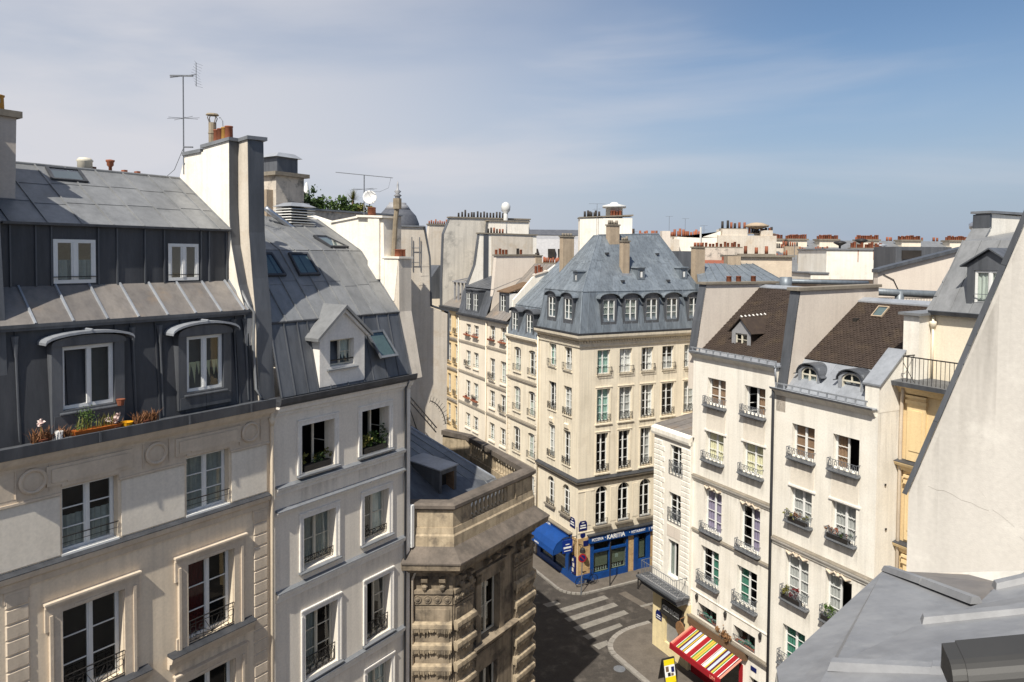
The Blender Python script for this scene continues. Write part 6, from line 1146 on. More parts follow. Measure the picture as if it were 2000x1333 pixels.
for k, (a, b, c_, d) in enumerate(ew2):
    window(fg, a + .01, b - .01, c_ + .01, d - .01, .2, 3 if k < 4 else 4, 'paint_white', gcur[k], {1: 2, 5: 2}.get(k, 0), fw=.06, gl='glass_clear'); box_rail(fg, a, b, c_ + .02, .44 if k < 4 else .6); drip(fg, a - .1, b + .1, c_ - .2, .8, -.022 if k < 2 else 0)
    if k < 2: fg.add('wall_panel', MB().box(a - .02, b + .02, -.02, 0, c_ - 1.25, c_ - .22), 'pale_panel'); fg.add('window_hood', MB().box(a - .12, b + .12, -.06, 0, c_ - 1.33, c_ - 1.25), 'white_trim')
    if k in (4, 5): fg.add('garland', MB().tube([(a + .05, -.04, d + .16), (a + .25, -.05, d + .05), (a + .45, -.05, d + .2), ((a + b) / 2, -.07, d + .12), (b - .45, -.05, d + .2), (b - .25, -.05, d + .05), (b - .05, -.04, d + .16)], .04, 6).lathe((a + b) / 2, -.05, [(.05, d + .05), (.1, d + .12), (.06, d + .22)], 7), 'cream_stone')
drip(fg, X0 + .2, X1 - .2, 8.94, .5); drip(fe, E1X0 + .2, E1X1 - .3, 10.3, .5)
fg.add('rain_mark', MB().q((X1 + .004, .1, 12), (X1 + .004, 1.3, 12), (X1 + .004, 1.3, 16.6), (X1 + .004, .1, 15.9)), 'soot_drip')
string(fg, X0 + .02, X1 - .02, 9.2, .26, .16, 'warm_white', 'cap_stone')
fg.add('cornice', MB().prism([(0, 15.72), (-.06, 15.74), (-.16, 15.88), (-.28, 16.0), (0, 16.0)], X0, X1 - .1, 'x'), 'warm_white')
gu = fg.add('gutter', MB().prism([(.3, 16.005), (-.30, 16.005), (-.36, 16.1), (-.33, 16.12), (-.26, 16.04), (.3, 16.1)], X0 - .1, X1 - .05, 'x').prism([(-.2, 16.27), (-.16, 16.27), (-.16, 16.33), (-.2, 16.33)], X0 + .1, X1 - .35, 'x'), 'zinc_pale')
for i in range(11): x = X0 + .15 + i * .45; sub('snow_guard_post', MB().box(x - .015, x + .015, -.22, -.14, 16.08, 16.33), 'zinc_pale', gu)
r1 = fg.add('lower_mansard', MB().q((X0 + .5, .05, 16.05), (X1 - .3, .05, 16.05), (X1 - .3, 1.2, 17.35), (X0 + .5, 1.2, 17.35)), 'zinc_pale')
zinc_roof(r1, [(X0 + .52, .04, 16.06), (X1 - .3, .04, 16.06), (X1 - .3, 1.18, 17.36), (X0 + .52, 1.18, 17.36)], 5, 1, 'zinc_pale', rr=.015)
E2R = [(X0 + .55, 1.15, 17.38), (X1 - .35, 1.15, 17.38), (X1 - .35, 4.85, 19.95), (X0 + .55, 4.85, 19.95)]
r = fg.add('roof', MB().q(*E2R).q((X0, 4.85, 19.95), (X1, 4.85, 19.95), (X1, 9, 17), (X0, 9, 17)), 'slate_tile'); tiles(r, [(p[0], p[1], p[2] + .01) for p in E2R], 36, seed=5)
sub('ridge_flashing', MB().hexa([(X0 + .5, 4.7, 19.88), (X1, 4.7, 19.88), (X1, 5.15, 20.0), (X0 + .5, 5.15, 20.0)], [(X0 + .5, 4.7, 19.95), (X1, 4.7, 19.95), (X1, 5.15, 20.1), (X0 + .5, 5.15, 20.1)]), 'zinc_pale', r); sub('roof_vent', MB().box(17.75, 17.95, 3.5, 3.8, 19.0, 19.2), 'room_dark', r)
skylight(fg, [(18.42, 3.86, 19.30), (18.95, 3.86, 19.30), (18.90, 4.5, 19.74), (18.35, 4.5, 19.74)], fm='sand_chimney', th=.07)
def round_dormer(xc, w, z0, z1, opn, y=.4, cur=None):
    hw = w / 2 + .14; m = MB(); wall(m, xc - hw, xc + hw, 16.1, z1 + .02, [(xc - w / 2, xc + w / 2, z0, z1, .32)], y, .12)
    for s in (-1, 1): m.q((xc + s * hw, y, 16.1), (xc + s * hw, 1.3, 16.1), (xc + s * hw, 1.3, z1 - .3), (xc + s * hw, y, z1 - .3))
    o = fg.add('dormer', m, 'zinc_pale')
    P = arcpts(xc - hw - .05, xc + hw + .05, z1 - .32, .5, 14); Q = [(p[0], p[1] - .045) for p in P]; P = [(xc - hw - .18, z1 - .36)] + P + [(xc + hw + .18, z1 - .36)]; Q = [(xc - hw - .18, z1 - .40)] + Q + [(xc + hw + .18, z1 - .40)]
    sub('curved_hood', MB().prism(P + list(reversed(Q)), y - .1, 1.35), 'zinc_mid', o)
    window(fg, xc - w / 2 + .01, xc + w / 2 - .01, z0 + .01, z1 - .01, y + .06, 1, 'paint_cream', cur, opn, fw=.06, arch=.31, single_sash=opn == 3)
    sub('dormer_sill', MB().box(xc - w / 2 - .08, xc + w / 2 + .08, y - .1, y + .1, z0 - .07, z0 - .005), 'cap_stone', o); sub('dormer_foot', MB().box(xc - hw - .06, xc - hw + .12, y - .08, y + .1, 16.1, z0 - .1).box(xc + hw - .12, xc + hw + .06, y - .08, y + .1, 16.1, z0 - .1), 'zinc_pale', o)
round_dormer(17.98, .85, 16.3, 17.16, 0, cur='Hcurtain_white'); round_dormer(20.08, .92, 16.24, 17.2, 3)
# party wall between the two white houses
pe2 = fg.add('party_wall', MB().prism([(.0, 15.9), (.25, 17.4), (.75, 20.45), (6.2, 20.55), (6.2, 15), (.0, 15)], 16.58, 17.1, 'x'), 'pink_gable'); facing(pe2, [(.0, 15.9), (.25, 17.4), (.5, 19.0), (.75, 20.45)], 16.58, 17.1)
sub('coping', MB().hexa([(16.5, .6, 20.46), (17.2, .6, 20.46), (17.2, 6.3, 20.56), (16.5, 6.3, 20.56)], [(16.5, .6, 20.6), (17.2, .6, 20.6), (17.2, 6.3, 20.7), (16.5, 6.3, 20.7)]), 'cap_stone', pe2)
# parapet pier at the right end with zinc coping climbing the roof
pr_ = fg.add('end_wall', MB().prism([(.0, 15.9), (.0, 16.95), (1.35, 18.12), (1.9, 18.2), (1.9, 15.9)], 21.05, 21.66, 'x'), 'warm_white')
sub('zinc_coping', MB().hexa([(20.95, -.05, 16.95), (21.74, -.05, 16.95), (21.74, 1.5, 18.25), (20.95, 1.5, 18.25)], [(20.95, -.05, 17.02), (21.74, -.05, 17.02), (21.74, 1.5, 18.32), (20.95, 1.5, 18.32)]), 'zinc_pale', pr_)
for x, y, z in ((21.67, .5, 13.0), (21.67, .6, 11.2)): fg.add('wall_tie', MB().box(x, x + .03, y - .04, y + .04, z - .04, z + .04), 'iron_black')

# ------------------------------------------------------------------ G: yellow house at the right with roof terrace
G = thing('yellow_balcony_house', 'yellow ochre house with top balcony behind the leaning white gable wall', 'building', FE, (25, 1.3, 0))
fG = Fac(G); gx0, gx1, gy = 21.66, 32.0, 1.35
gw = [(23.2, 24.4, 14.3, 16.3), (23.2, 24.4, 11.0, 13.0), (23.2, 24.4, 7.8, 9.8)]
m = MB(); wall(m, gx0, gx1, 0, 17.0, gw, gy, .3); m.q((gx0, 9, 0), (gx0, 9, 17), (gx1, 9, 17), (gx1, 9, 0)); fG.add('wall', m, 'ochre_wall'); fG.add('dark_room_backing', MB().box(22, 31.8, 2.6, 8.8, .1, 19.5), 'room_dark')
for a, b, c_, d in gw: window(fG, a, b, c_, d, gy + .2, 3, 'paint_white', 'Scurtain_white', fw=.06); rail(fG, a - .1, b + .1, c_ - .05, .8, 'scroll', .3, 'iron_black', y=gy)
for z, p in ((13.9, .35), (10.6, .3)): string(fG, gx0, gx1, z, .35, p, 'ochre_wall', 'zinc_dark', y=gy)
for z0, z1 in ((14.0, 16.6), (10.8, 13.4), (7.4, 10.2)): fG.add('pilaster', MB().box(22.0, 22.75, gy - .1, gy, z0, z1).box(21.95, 22.8, gy - .16, gy, z1 - .35, z1 - .2).box(21.95, 22.8, gy - .18, gy, z1 - .1, z1), 'ochre_wall'); fG.add('panel', MB().box(22.12, 22.62, gy - .13, gy - .1, z0 + .4, z1 - .6), 'ochre_wall')
fG.add('cornice', MB().prism([(gy, 16.6), (gy - .15, 16.65), (gy - .3, 16.85), (gy - .45, 16.95), (gy, 16.95)], gx0 - .1, gx1, 'x'), 'ochre_wall')
ba = fG.add('balcony', MB().prism([(gy, 16.96), (gy - .62, 16.96), (gy - .66, 17.14), (gy, 17.18), (2.4, 17.2), (2.4, 16.96)], gx0 - .1, gx1, 'x'), 'zinc_mid')
m = MB(); m.tube([(22.05, 2.3, 18.15), (22.05, gy - .5, 18.15), (gx1, gy - .5, 18.15)], .025, 6)
for i in range(60): x = 22.05 + i * .165; m.tube([(x, gy - .5, 17.15), (x, gy - .5, 18.14)], .011, 4, False)
for i in range(5): m.tube([(22.05, gy - .5 + i * .3, 17.15), (22.05, gy - .5 + i * .3, 18.14)], .011, 4, False)
m.tube([(22.05, gy - .5, 17.9), (22.5, gy - .5, 17.2)], .012, 4); sub('balcony_railing', m, 'iron_black', ba)
aw3 = [(23.9, 25.0, 17.25, 19.2)]
m = MB(); wall(m, gx0 + .5, gx1, 17.15, 19.75, aw3, 2.3, .2); fG.add('attic_wall', m, 'g_attic'); window(fG, 23.91, 24.99, 17.26, 19.19, 2.42, 1, 'paint_white', 'Bcurtain_white', fw=.08)
fG.add('attic_gutter', MB().prism([(2.5, 19.75), (2.05, 19.76), (1.98, 19.92), (2.02, 19.94), (2.5, 19.9)], 22.25, gx1, 'x'), 'zinc_mid')
r = fG.add('roof', MB().q((22.25, 2.2, 19.85), (gx1, 2.2, 19.85), (gx1, 4.2, 22.7), (22.25, 4.2, 22.7)).q((22.25, 4.2, 22.7), (gx1, 4.2, 22.7), (gx1, 9, 23.3), (22.25, 9, 23.3)), 'zinc'); zinc_roof(r, [(22.25, 2.19, 19.86), (28, 2.19, 19.86), (28, 4.18, 22.71), (22.25, 4.18, 22.71)], 8, 1, 'zinc', rr=.02)
m = MB(); wall(m, 23.45, 25.1, 19.95, 21.75, [(23.72, 24.85, 20.02, 21.55)], 2.45, .12); m.q((23.45, 2.45, 21.75), (25.1, 2.45, 21.75), (24.28, 2.45, 22.3)); m.q((23.45, 2.45, 19.95), (23.45, 2.45, 21.75), (23.45, 4.5, 21.75), (23.45, 4.5, 19.95)); dg = fG.add('dormer', m, 'zinc_mid')
for s in (-1, 1):
    e = 23.25 if s < 0 else 25.3; P = [(e, 2.3, 21.66), (24.28, 2.3, 22.34), (24.28, 4.6, 22.34), (e, 4.6, 21.66)]; N = Vector((0, 0, .06)); P = [Vector(p) for p in P]; sub('dormer_roof', MB().hexa(P, [p + N for p in P]), 'zinc_mid', dg)
window(fG, 23.73, 24.84, 20.03, 21.54, 2.5, 1, 'paint_white', 'Bcurtain_white', fw=.08); rail(fG, 23.75, 24.85, 20.3, .35, 'low', .03, 'iron_grey', y=2.42)
pg = fG.add('party_wall', MB().prism([(1.55, 17.0), (1.55, 19.72), (3.1, 19.75), (6.1, 23.25), (6.2, 23.9), (14, 23.6), (14, 17)], 21.55, 22.2, 'x'), 'warm_white')
sub('coping', MB().hexa([(21.4, 1.4, 19.72), (22.35, 1.4, 19.72), (22.3, 3.1, 19.76), (21.45, 3.1, 19.76)], [(21.4, 1.4, 19.82), (22.35, 1.4, 19.82), (22.3, 3.1, 19.86), (21.45, 3.1, 19.86)]), 'zinc', pg)
for i in range(6):
    a, b = i / 6, (i + 1) / 6; y0, y1 = 3.06 + 3.05 * a, 3.06 + 3.05 * b; z0, z1 = 19.79 + 3.5 * a, 19.79 + 3.5 * b; sub('zinc_facing', MB().hexa([(21.5, y0, z0), (22.25, y0, z0), (22.25, y1, z1 - .03), (21.5, y1, z1 - .03)], [(21.5, y0 - .03, z0 + .05), (22.25, y0 - .03, z0 + .05), (22.25, y1 - .02, z1 + .02), (21.5, y1 - .02, z1 + .02)]), 'zinc', pg)
sub('zinc_facing', MB().box(21.53, 22.22, 6.05, 6.2, 23.28, 23.86), 'zinc_mid', pg); sub('coping', MB().box(21.45, 22.3, 6.0, 14, 23.9, 24.0), 'cap_zinc', pg)
fG.add('downpipe', MB().tube([(21.95, gy - .3, 16.9), (21.8, gy - .14, 16.3), (21.76, gy - .1, 15.6), (21.76, gy - .1, 0)], .07, 8), 'cream_stone', smooth=True)
fG.add('downpipe', MB().tube([(22.35, 2.2, 19.7), (22.35, 2.2, 17.2)], .05, 8).lathe(22.35, 2.2, [(.06, 19.2), (.13, 19.4), (.13, 19.5)], 8), 'g_attic', smooth=True)

# ------------------------------------------------------------------ J: leaning white gable wall in front at the right
FJ = Frame((6.72, 12.0), (UA.y, -UA.x))
J = thing('near_gable_building', 'big bright white gable wall with slanting zinc edge at the right', 'building', FJ, (3, 0, 0))
fj = Fac(J)
fj.add('gable_wall', MB().prism([(.02, 0), (.02, 18.05), (1.486, 22.52), (2.55, 25.76), (7, 25.76), (7, 0)], 0, 5), 'foreground_white')
a, b = Vector((.0, 18.0)), Vector((2.55, 25.78)); d = (b - a).normalized(); n = Vector((-d.y, d.x))
for i in range(6):
    p, q_ = a.lerp(b, i / 6), a.lerp(b, (i + 1) / 6) - d * .006; fj.add('zinc_coping', MB().prism([tuple(p), tuple(p + n * .075), tuple(q_ + n * .075), tuple(q_)], -.06, .45), 'zinc_mid')
R_ = random.Random(9)
def crack(pts, w=.004):
    m = MB()
    for (x0_, z0_), (x1_, z1_) in zip(pts[:-1], pts[1:]): m.q((x0_, -.002, z0_), (x1_, -.002, z1_), (x1_ + w * .5, -.002, z1_ - w), (x0_ + w * .5, -.002, z0_ - w))
    fj.add('crack', m, 'cap_stone')
for p0, dirs in (((.3, 18.2), (.13, -.02)), ((1.0, 18.3), (.1, -.10))):
    pts = [p0]
    for i in range(7): pts.append((pts[-1][0] + dirs[0] + R_.uniform(-.04, .04), pts[-1][1] + dirs[1] + R_.uniform(-.07, .05)))
    crack(pts)

for x_, z_, w_, h_ in ((.15, 18.25, .3, 1.6), (.7, 20.0, .5, 2.2), (1.35, 22.0, .5, 2.4)): fj.add('rain_mark', MB().q((x_, -.006, z_ - h_), (x_ + w_, -.006, z_ - h_ + .3), (x_ + w_, -.006, z_ + w_ * 2.9), (x_, -.006, z_)), 'soot_drip')
# ------------------------------------------------------------------ own roof in the foreground
OR = thing('near_zinc_roof', 'pale zinc roof with batten rolls in the lower right corner', 'roof', FWORLD, (3.2, 6, 0)); fo = Fac(OR)
P1, P2, P3, P4, P5, P7 = (3.70, 7.0, 18.90), (1.98, 5.2, 18.96), (3.72, 5.62, 19.22), (1.62, 4.05, 19.22), (4.32, 6.2, 19.15), (4.67, 7.2, 18.78)
fo.add('roof_base', MB().q((1.98, 5.2, 0), (3.7, 7.0, 0), (3.7, 7.0, 18.86), (1.98, 5.2, 18.92)).q((3.7, 7, 0), (7, 7.6, 0), (7, 7.6, 18.7), (3.7, 7, 18.86)).q((1.98, 5.2, 0), (1.98, 5.2, 18.92), (1.2, 3.4, 19.0), (1.2, 3.4, 0)), 'warm_white')
def slab(name, pts, mat='zinc_front', th=.03):
    P = [Vector(p) for p in pts]; N = (P[1] - P[0]).cross(P[2] - P[0]).normalized(); N = N if N.z > 0 else -N; n = len(P); m = MB(); m.v = [tuple(p) for p in P] + [tuple(p - N * th) for p in P]; m.f = [tuple(range(n)), tuple(reversed(range(n, 2 * n)))] + [(k, k + n, (k + 1) % n + n, (k + 1) % n) for k in range(n)]; m.mi = [0] * len(m.f)
    return fo.add(name, m, mat)
slab('zinc_panel', [P2, P1, P3, (2.14, 4.68, 19.235), P4])
slab('zinc_panel', [P1, P7, P5, P3], 'zinc_brown')
V = [(1.62, 4.05, 19.235), (2.14, 4.7, 19.255), (3.10, 5.3, 19.255), (3.74, 5.63, 19.24), (4.05, 5.9, 19.24), (4.9, 6.4, 19.30)]
Wd = [(1.95, 3.0, 19.5), (3.0, 3.9, 19.62), (4.3, 4.7, 19.72), (4.9, 5.1, 19.78), (5.5, 5.5, 19.84), (6.4, 6.0, 19.9)]
for i in range(5): slab('zinc_panel', [V[i], V[i + 1], Wd[i + 1], Wd[i]])
def big_roll(a, b, w=.055, h=.05, taper=True):
    a, b = Vector(a), Vector(b); d = (b - a).normalized(); s = d.cross(Vector((0, 0, 1))).normalized(); u = s.cross(d)
    m = MB(); m.hexa([a - s * w, a + s * w, b + s * w, b - s * w], [a - s * w * .6 + u * h + d * .03, a + s * w * .6 + u * h + d * .03, b + s * w * .6 + u * h, b - s * w * .6 + u * h]); return fo.add('batten_roll', m, 'zinc_front')
big_roll((2.14, 4.70, 19.26), (3.1, 4.05, 19.58)); big_roll((3.10, 5.30, 19.26), (4.4, 4.75, 19.71)); big_roll((4.05, 5.9, 19.245), (5.4, 5.5, 19.82))
big_roll((3.72, 6.98, 18.91), (3.73, 6.35, 19.07), .05, .05); big_roll((3.73, 6.34, 19.07), (3.74, 5.64, 19.235), .052, .055)
for a_, b_ in (((2.62, 4.375, 19.42), (2.68, 4.335, 19.44)), ((3.75, 5.025, 19.485), (3.82, 4.995, 19.51))): big_roll(a_, b_, .062, .058).name = 'roll_joint'
slab('lap_seam', [(2.55, 5.28, 19.102), (3.05, 5.42, 19.148), (3.06, 5.40, 19.155), (2.56, 5.26, 19.108)], 'zinc_front', .004)
# dark awning cassette at the window
CS = thing('awning_cassette', 'dark grey rounded awning box in the bottom right corner', 'awning', FWORLD, (1.7, 2.6, 20.4), rz=math.radians(0)); fc_ = Fac(CS)
prof = [(.0, .02), (.004, .04), (.014, .058), (.03, .073), (.05, .083), (.075, .088), (.2, .088), (.2, -.02), (.03, -.02), (.012, -.012), (.003, .002)]
def casset(x0, x1, pr, mat, nm):
    m = MB(); n = len(pr); R1_ = Vector((.89, -.30, .275)).normalized(); bk = Vector((.3, .9, .05)).normalized(); o_ = Vector((1.675, 2.64, 20.36)); f = lambda t, p: o_ + R1_ * t + bk * p[0] + Vector((0, 0, p[1]))
    m.v = [tuple(f(x0, p)) for p in pr] + [tuple(f(x1, p)) for p in pr]; m.f = [tuple(range(n)), tuple(reversed(range(n, 2 * n)))] + [(k, (k + 1) % n, (k + 1) % n + n, k + n) for k in range(n)]; m.mi = [0] * len(m.f); return fc_.add(nm, m, mat)
casset(.05, 2.2, prof, 'cassette_grey', 'cassette'); casset(0, .05, [(p[0] * .92 + .01, p[1] * .92 + .004) for p in prof], 'cassette_grey', 'end_cap')
casset(.03, 2.2, [(.03, -.022), (.19, -.022), (.19, -.12), (.06, -.12)], 'rubber', 'awning_roll')
# ------------------------------------------------------------------ roofscape behind the left buildings
t = thing('hooded_chimney', 'mottled grey chimney with zinc hood behind the white building', 'chimney', FA, (8.1, 7.2, 20)); f = Fac(t)
o = f.add('stack', MB().box(7.32, 8.75, 6.9, 8.0, 20, 25.2), 'mottled_render'); f.add('coping', MB().box(7.15, 8.92, 6.72, 8.15, 25.2, 25.36), 'cap_stone'); f.add('side_flue', MB().box(7.0, 7.32, 7.1, 7.7, 20, 24.6), 'sand_chimney')
f.add('hood_box', MB().box(7.45, 8.5, 7.0, 7.9, 25.36, 26.0), 'zinc_mid'); f.add('hood_cap', MB().hexa([(7.3, 6.85, 26.0), (8.65, 6.85, 26.0), (8.65, 8.05, 26.0), (7.3, 8.05, 26.0)], [(7.6, 7.1, 26.2), (8.4, 7.1, 26.2), (8.4, 7.8, 26.2), (7.6, 7.8, 26.2)]), 'zinc_pale')
t = thing('louvred_vent', 'white louvred roof vent on the white building', 'vent', FA, (6.9, 4.9, 22.5)); f = Fac(t)
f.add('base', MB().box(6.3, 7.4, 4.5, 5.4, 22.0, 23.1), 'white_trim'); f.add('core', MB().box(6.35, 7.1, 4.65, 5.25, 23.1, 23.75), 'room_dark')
for i in range(6): z = 23.14 + i * .105; f.add('louvre', MB().hexa([(6.12, 4.4, z), (7.32, 4.4, z), (7.32, 5.5, z), (6.12, 5.5, z)], [(6.2, 4.5, z + .05), (7.24, 4.5, z + .05), (7.24, 5.4, z + .05), (6.2, 5.4, z + .05)]), 'metal_white')
f.add('lid', MB().hexa([(6.1, 4.38, 23.78), (7.34, 4.38, 23.78), (7.34, 5.52, 23.78), (6.1, 5.52, 23.78)], [(6.4, 4.7, 23.94), (7.04, 4.7, 23.94), (7.04, 5.2, 23.94), (6.4, 5.2, 23.94)]), 'zinc_pale')
single('silver_duct', MB().tube([(0, 0, .9), (.25, -.05, .72), (.9, -.25, .25), (1.1, -.3, .12)], .11, 10), 'metal_bright', 'shiny silver duct running down the white building roof', 'duct', FA, (5.2, 4.7, 22.75), smooth=True)
t = thing('roof_terrace', 'planted roof terrace parapet behind the white building', 'terrace', FA, (11, 8.4, 20)); f = Fac(t); f.add('parapet', MB().box(8.9, 15.5, 7.6, 7.9, 19, 23.9), 'mottled_render'); f.add('parapet_coping', MB().box(8.9, 15.5, 7.5, 8.0, 23.9, 23.98), 'cap_zinc'); f.add('rear_wall', MB().box(5.5, 15.5, 7.9, 14, 15, 23.4), 'mottled_render')
for i, (x, y, z, rx, rz, n, mt_, nm, lab) in enumerate(((10.0, 8.6, 24.35, .6, .6, 900, 'leaf_dark', 'terrace_shrub', 'dark green terrace shrub right beside the mottled chimney'), (11.1, 8.6, 24.2, .8, .42, 1000, 'leaf_green', 'terrace_shrub', 'light green terrace hedge in the middle of the roof garden'), (12.3, 8.6, 24.15, .75, .36, 800, 'leaf_green', 'terrace_shrub', 'low green terrace hedge under the spiky palm'), (13.4, 8.5, 24.2, .5, .4, 500, 'leaf_olive', 'terrace_shrub', 'olive green shrub at the right end of the roof garden'))):
    t = thing(nm, lab, 'shrub', FA, (x, y, z - rz), group='plants of the roof garden'); f = Fac(t); f.add('stem', MB().tube([(x, y, z - .6), (x + .05, y, z)], [.05, .03], 5).tube([(x, y, z - .2), (x + .3, y, z + .1)], .02, 4), 'wood_brown'); f.add('crown', leaves(n, rx, .5, rz, .075, 20 + i), mt_, (x, y, z))
t = thing('palm', 'spiky palm standing up behind the satellite dish', 'palm', FA, (13.2, 8.7, 24)); f = Fac(t); f.add('trunk', MB().tube([(13.2, 8.7, 23.6), (13.2, 8.7, 24.6)], .07, 6), 'wood_brown')
m = MB(); R_ = random.Random(4)
for i in range(170):
    a, e = R_.uniform(0, 6.28), R_.uniform(-.3, 1.5); d = Vector((math.cos(a) * math.cos(e), math.sin(a) * math.cos(e), math.sin(e))); s = d.cross(Vector((0, 0, 1))).normalized() * .018; L_ = R_.uniform(.4, .65); m.q(-s, s, d * L_)
f.add('fronds', m, 'leaf_olive', (13.2, 8.7, 24.65))
single('folded_parasol', MB().lathe(0, 0, [(.02, 0), (.02, .5), (.17, .5), (.15, .9), (.06, 1.25), (.01, 1.32)], 8), 'plastic_white', 'white folded parasol poking out of the roof garden', 'parasol', FA, (10.75, 9.2, 24.0), smooth=True)
t = thing('satellite_dish', 'round white satellite dish on the white chimney stack', 'dish', FA, (8.25, 2.4, 23.45)); f = Fac(t)
m = MB(); m.lathe(0, 0, [(.0, .0), (.12, .015), (.22, .05), (.27, .085), (.27, .095), (.22, .065), (.12, .03), (.001, .015)], 20); o = f.add('reflector', m, 'plastic_white', (8.3, 2.4, 24.16), smooth=True, rot=(math.radians(80), 0, math.radians(-40))); f.add('mount', MB().tube([(8.35, 2.45, 23.45), (8.35, 2.45, 24.2)], .025, 5).tube([(8.3, 2.3, 24.0), (8.2, 2.0, 24.02)], .012, 4), 'iron_grey')
def yagi(name, label, fr, base, mast_h, boom, tilt, elems, elem_len, grid=False, lower=True):
    t = thing(name, label, 'aerial', fr, base, rz=-fr.rz); f = Fac(t); f.o = Vector(base)
    f.add('mast', MB().tube([(0, 0, 0), (0, 0, mast_h)], .022, 6), 'iron_grey')
    c_, s_ = math.cos(tilt), math.sin(tilt); m = MB(); a, b = Vector((-boom * .5 * c_, 0, mast_h - boom * .5 * s_)), Vector((boom * .5 * c_, 0, mast_h + boom * .5 * s_)); m.tube([a, b], .014, 5)
    for i in range(elems): p = a.lerp(b, (i + .3) / elems); m.tube([p + Vector((0, -elem_len / 2, 0)), p + Vector((0, elem_len / 2, 0))], .005, 4)
    if grid:
        for k in range(9): z = -.36 + k * .09; m.tube([b + Vector((-.02 + abs(z) * .3, -.3, z)), b + Vector((.03 - abs(z) * .1, 0, z)), b + Vector((-.02 + abs(z) * .3, .3, z))], .004, 3, False)
        m.tube([b + Vector((.0, 0, -.38)), b + Vector((.0, 0, .38))], .012, 4); m.box(a.x, b.x - .1, -.02, .02, mast_h - .02, mast_h + .03)
    f.add('boom', m, 'iron_grey')
    if lower:
        m = MB(); z = mast_h - (1.35 if grid else .55)
        for ang, L_ in ((.1, .5), (.7, .45), (-.5, .45), (2.2, .3)): d = Vector((math.cos(ang), math.sin(ang), .05)); m.tube([Vector((0, 0, z)) - d * L_, Vector((0, 0, z)) + d * L_], .008, 4)
        f.add('dipoles', m, 'iron_grey')
    return f
f = yagi('television_aerial', 'tall television aerial with grid reflector on the left chimney', FA, (1.42, 3.75, 24.5), 3.15, .85, .12, 5, .12, True)
[f.add('wall_bracket', MB().box(0, .3, -.03, .03, z, z + .04), 'iron_grey') for z in (.32, .85)]; f.add('stay_wire', MB().tube([(0, 0, .85), (-.35, .1, .15), (-.75, .1, -.2)], .008, 4), 'iron_black')
f = yagi('television_aerial', 'long horizontal television aerial above the white chimney stack', FA, (8.2, 2.6, 23.45), 1.6, 2.25, -.09, 14, .12)
f.add('cable', MB().tube([(1.05, 0, 1.5), (.95, 0, 1.1), (.6, 0, .95), (.0, 0, 1.0)], .006, 4), 'iron_black')
t = thing('slate_dome', 'far slate dome with finial behind the gable wall', 'dome', FWORLD, (-22.4, 140, 0)); f = Fac(t)
f.add('drum', MB().lathe(-22.4, 140, [(4.6, 0), (4.6, 25.5), (4.9, 25.6), (4.9, 26.2), (4.4, 26.2)], 20), 'd_wall'); f.add('dome', MB().lathe(-22.4, 140, [(4.4, 26.2), (4.2, 27.8), (3.6, 29.3), (2.6, 30.4)], 20), 'far_slate', smooth=True); f.add('lantern', MB().lathe(-22.4, 140, [(2.6, 30.4), (2.0, 31.3), (1.7, 31.5), (1.7, 31.8), (.9, 31.8), (.5, 32.2), (.5, 33.0), (.8, 33.2), (.3, 33.6), (.7, 34.0), (.2, 34.4), (.2, 35.3), (.05, 36)], 14), 'lattice_grey', smooth=True)

# ------------------------------------------------------------------ roofscape behind the corner building and to the right
def blk(name, label, x0, x1, y0, y1, z1, mat, cat='building', z0=0, group=None):
    t = thing(name, label, cat, FWORLD, ((x0 + x1) / 2, y0, z0), group=group); f = Fac(t); f.add('wall', MB().box(x0, x1, y0, y1, z0, z1), mat); return t, f
def potrow(f, x0, x1, y, z, n, mats, h=.5, r=.13, kind='thin', base='cap_stone'):
    o = f.add('chimney_top', MB().box(x0 - .15, x1 + .15, y - .3, y + .3, z - .12, z), base); pots(o, [(x0 + (x1 - x0) * (i + .5) / n + RND.uniform(-.08, .08), y, z) for i in range(n)], kind, mats, h, r)
t, f = blk('white_stack_house', 'white chimney block with white drum vent behind the hipped roof', 7.05, 12.5, 75, 77, 25.85, 'chimney_white'); f.add('coping', MB().hexa([(6.95, 74.9, 25.85), (12.6, 74.9, 26.1), (12.6, 77.1, 26.1), (6.95, 77.1, 25.85)], [(6.95, 74.9, 25.95), (12.6, 74.9, 26.25), (12.6, 77.1, 26.25), (6.95, 77.1, 25.95)]), 'cap_stone')
potrow(f, 7.6, 9.2, 76, 26.0, 7, ('pot_black',), .6); potrow(f, 10.2, 11.4, 75.5, 26.15, 4, ('terracotta',), .5, .15, 'round'); f.add('drum_vent', MB().lathe(10.8, 76.4, [(.9, 25.9), (.9, 27.0), (1.25, 27.0), (1.25, 27.25), (.5, 27.4), (.3, 27.6)], 16), 'metal_white', smooth=True)
yagi('television_aerial', 'thin aerial in front of the white chimney block', FWORLD, (8.75, 74.5, 22), 5.3, 1.7, 0, 6, .2)
t, f = blk('grey_attic_building', 'long grey attic building with dark ridge left of the hipped roof', -2.5, 9.5, 100, 108, 21.0, 'pink_gable')
f.add('roof', MB().prism([(100, 21), (101.5, 24.2), (104, 25.4), (107, 25.4), (108, 21)], -2.5, 9.5, 'x'), 'lattice_grey'); f.add('ridge', MB().prism([(102.5, 24.8), (104, 25.6), (107, 25.6), (107, 24)], -2.6, 9.6, 'x'), 'far_slate')
for x in (1.2, 2.6, 5.0, 6.4): f.add('roof_window', MB().box(x, x + 1.0, 99.9, 101, 21.6, 22.8), 'room_dark')
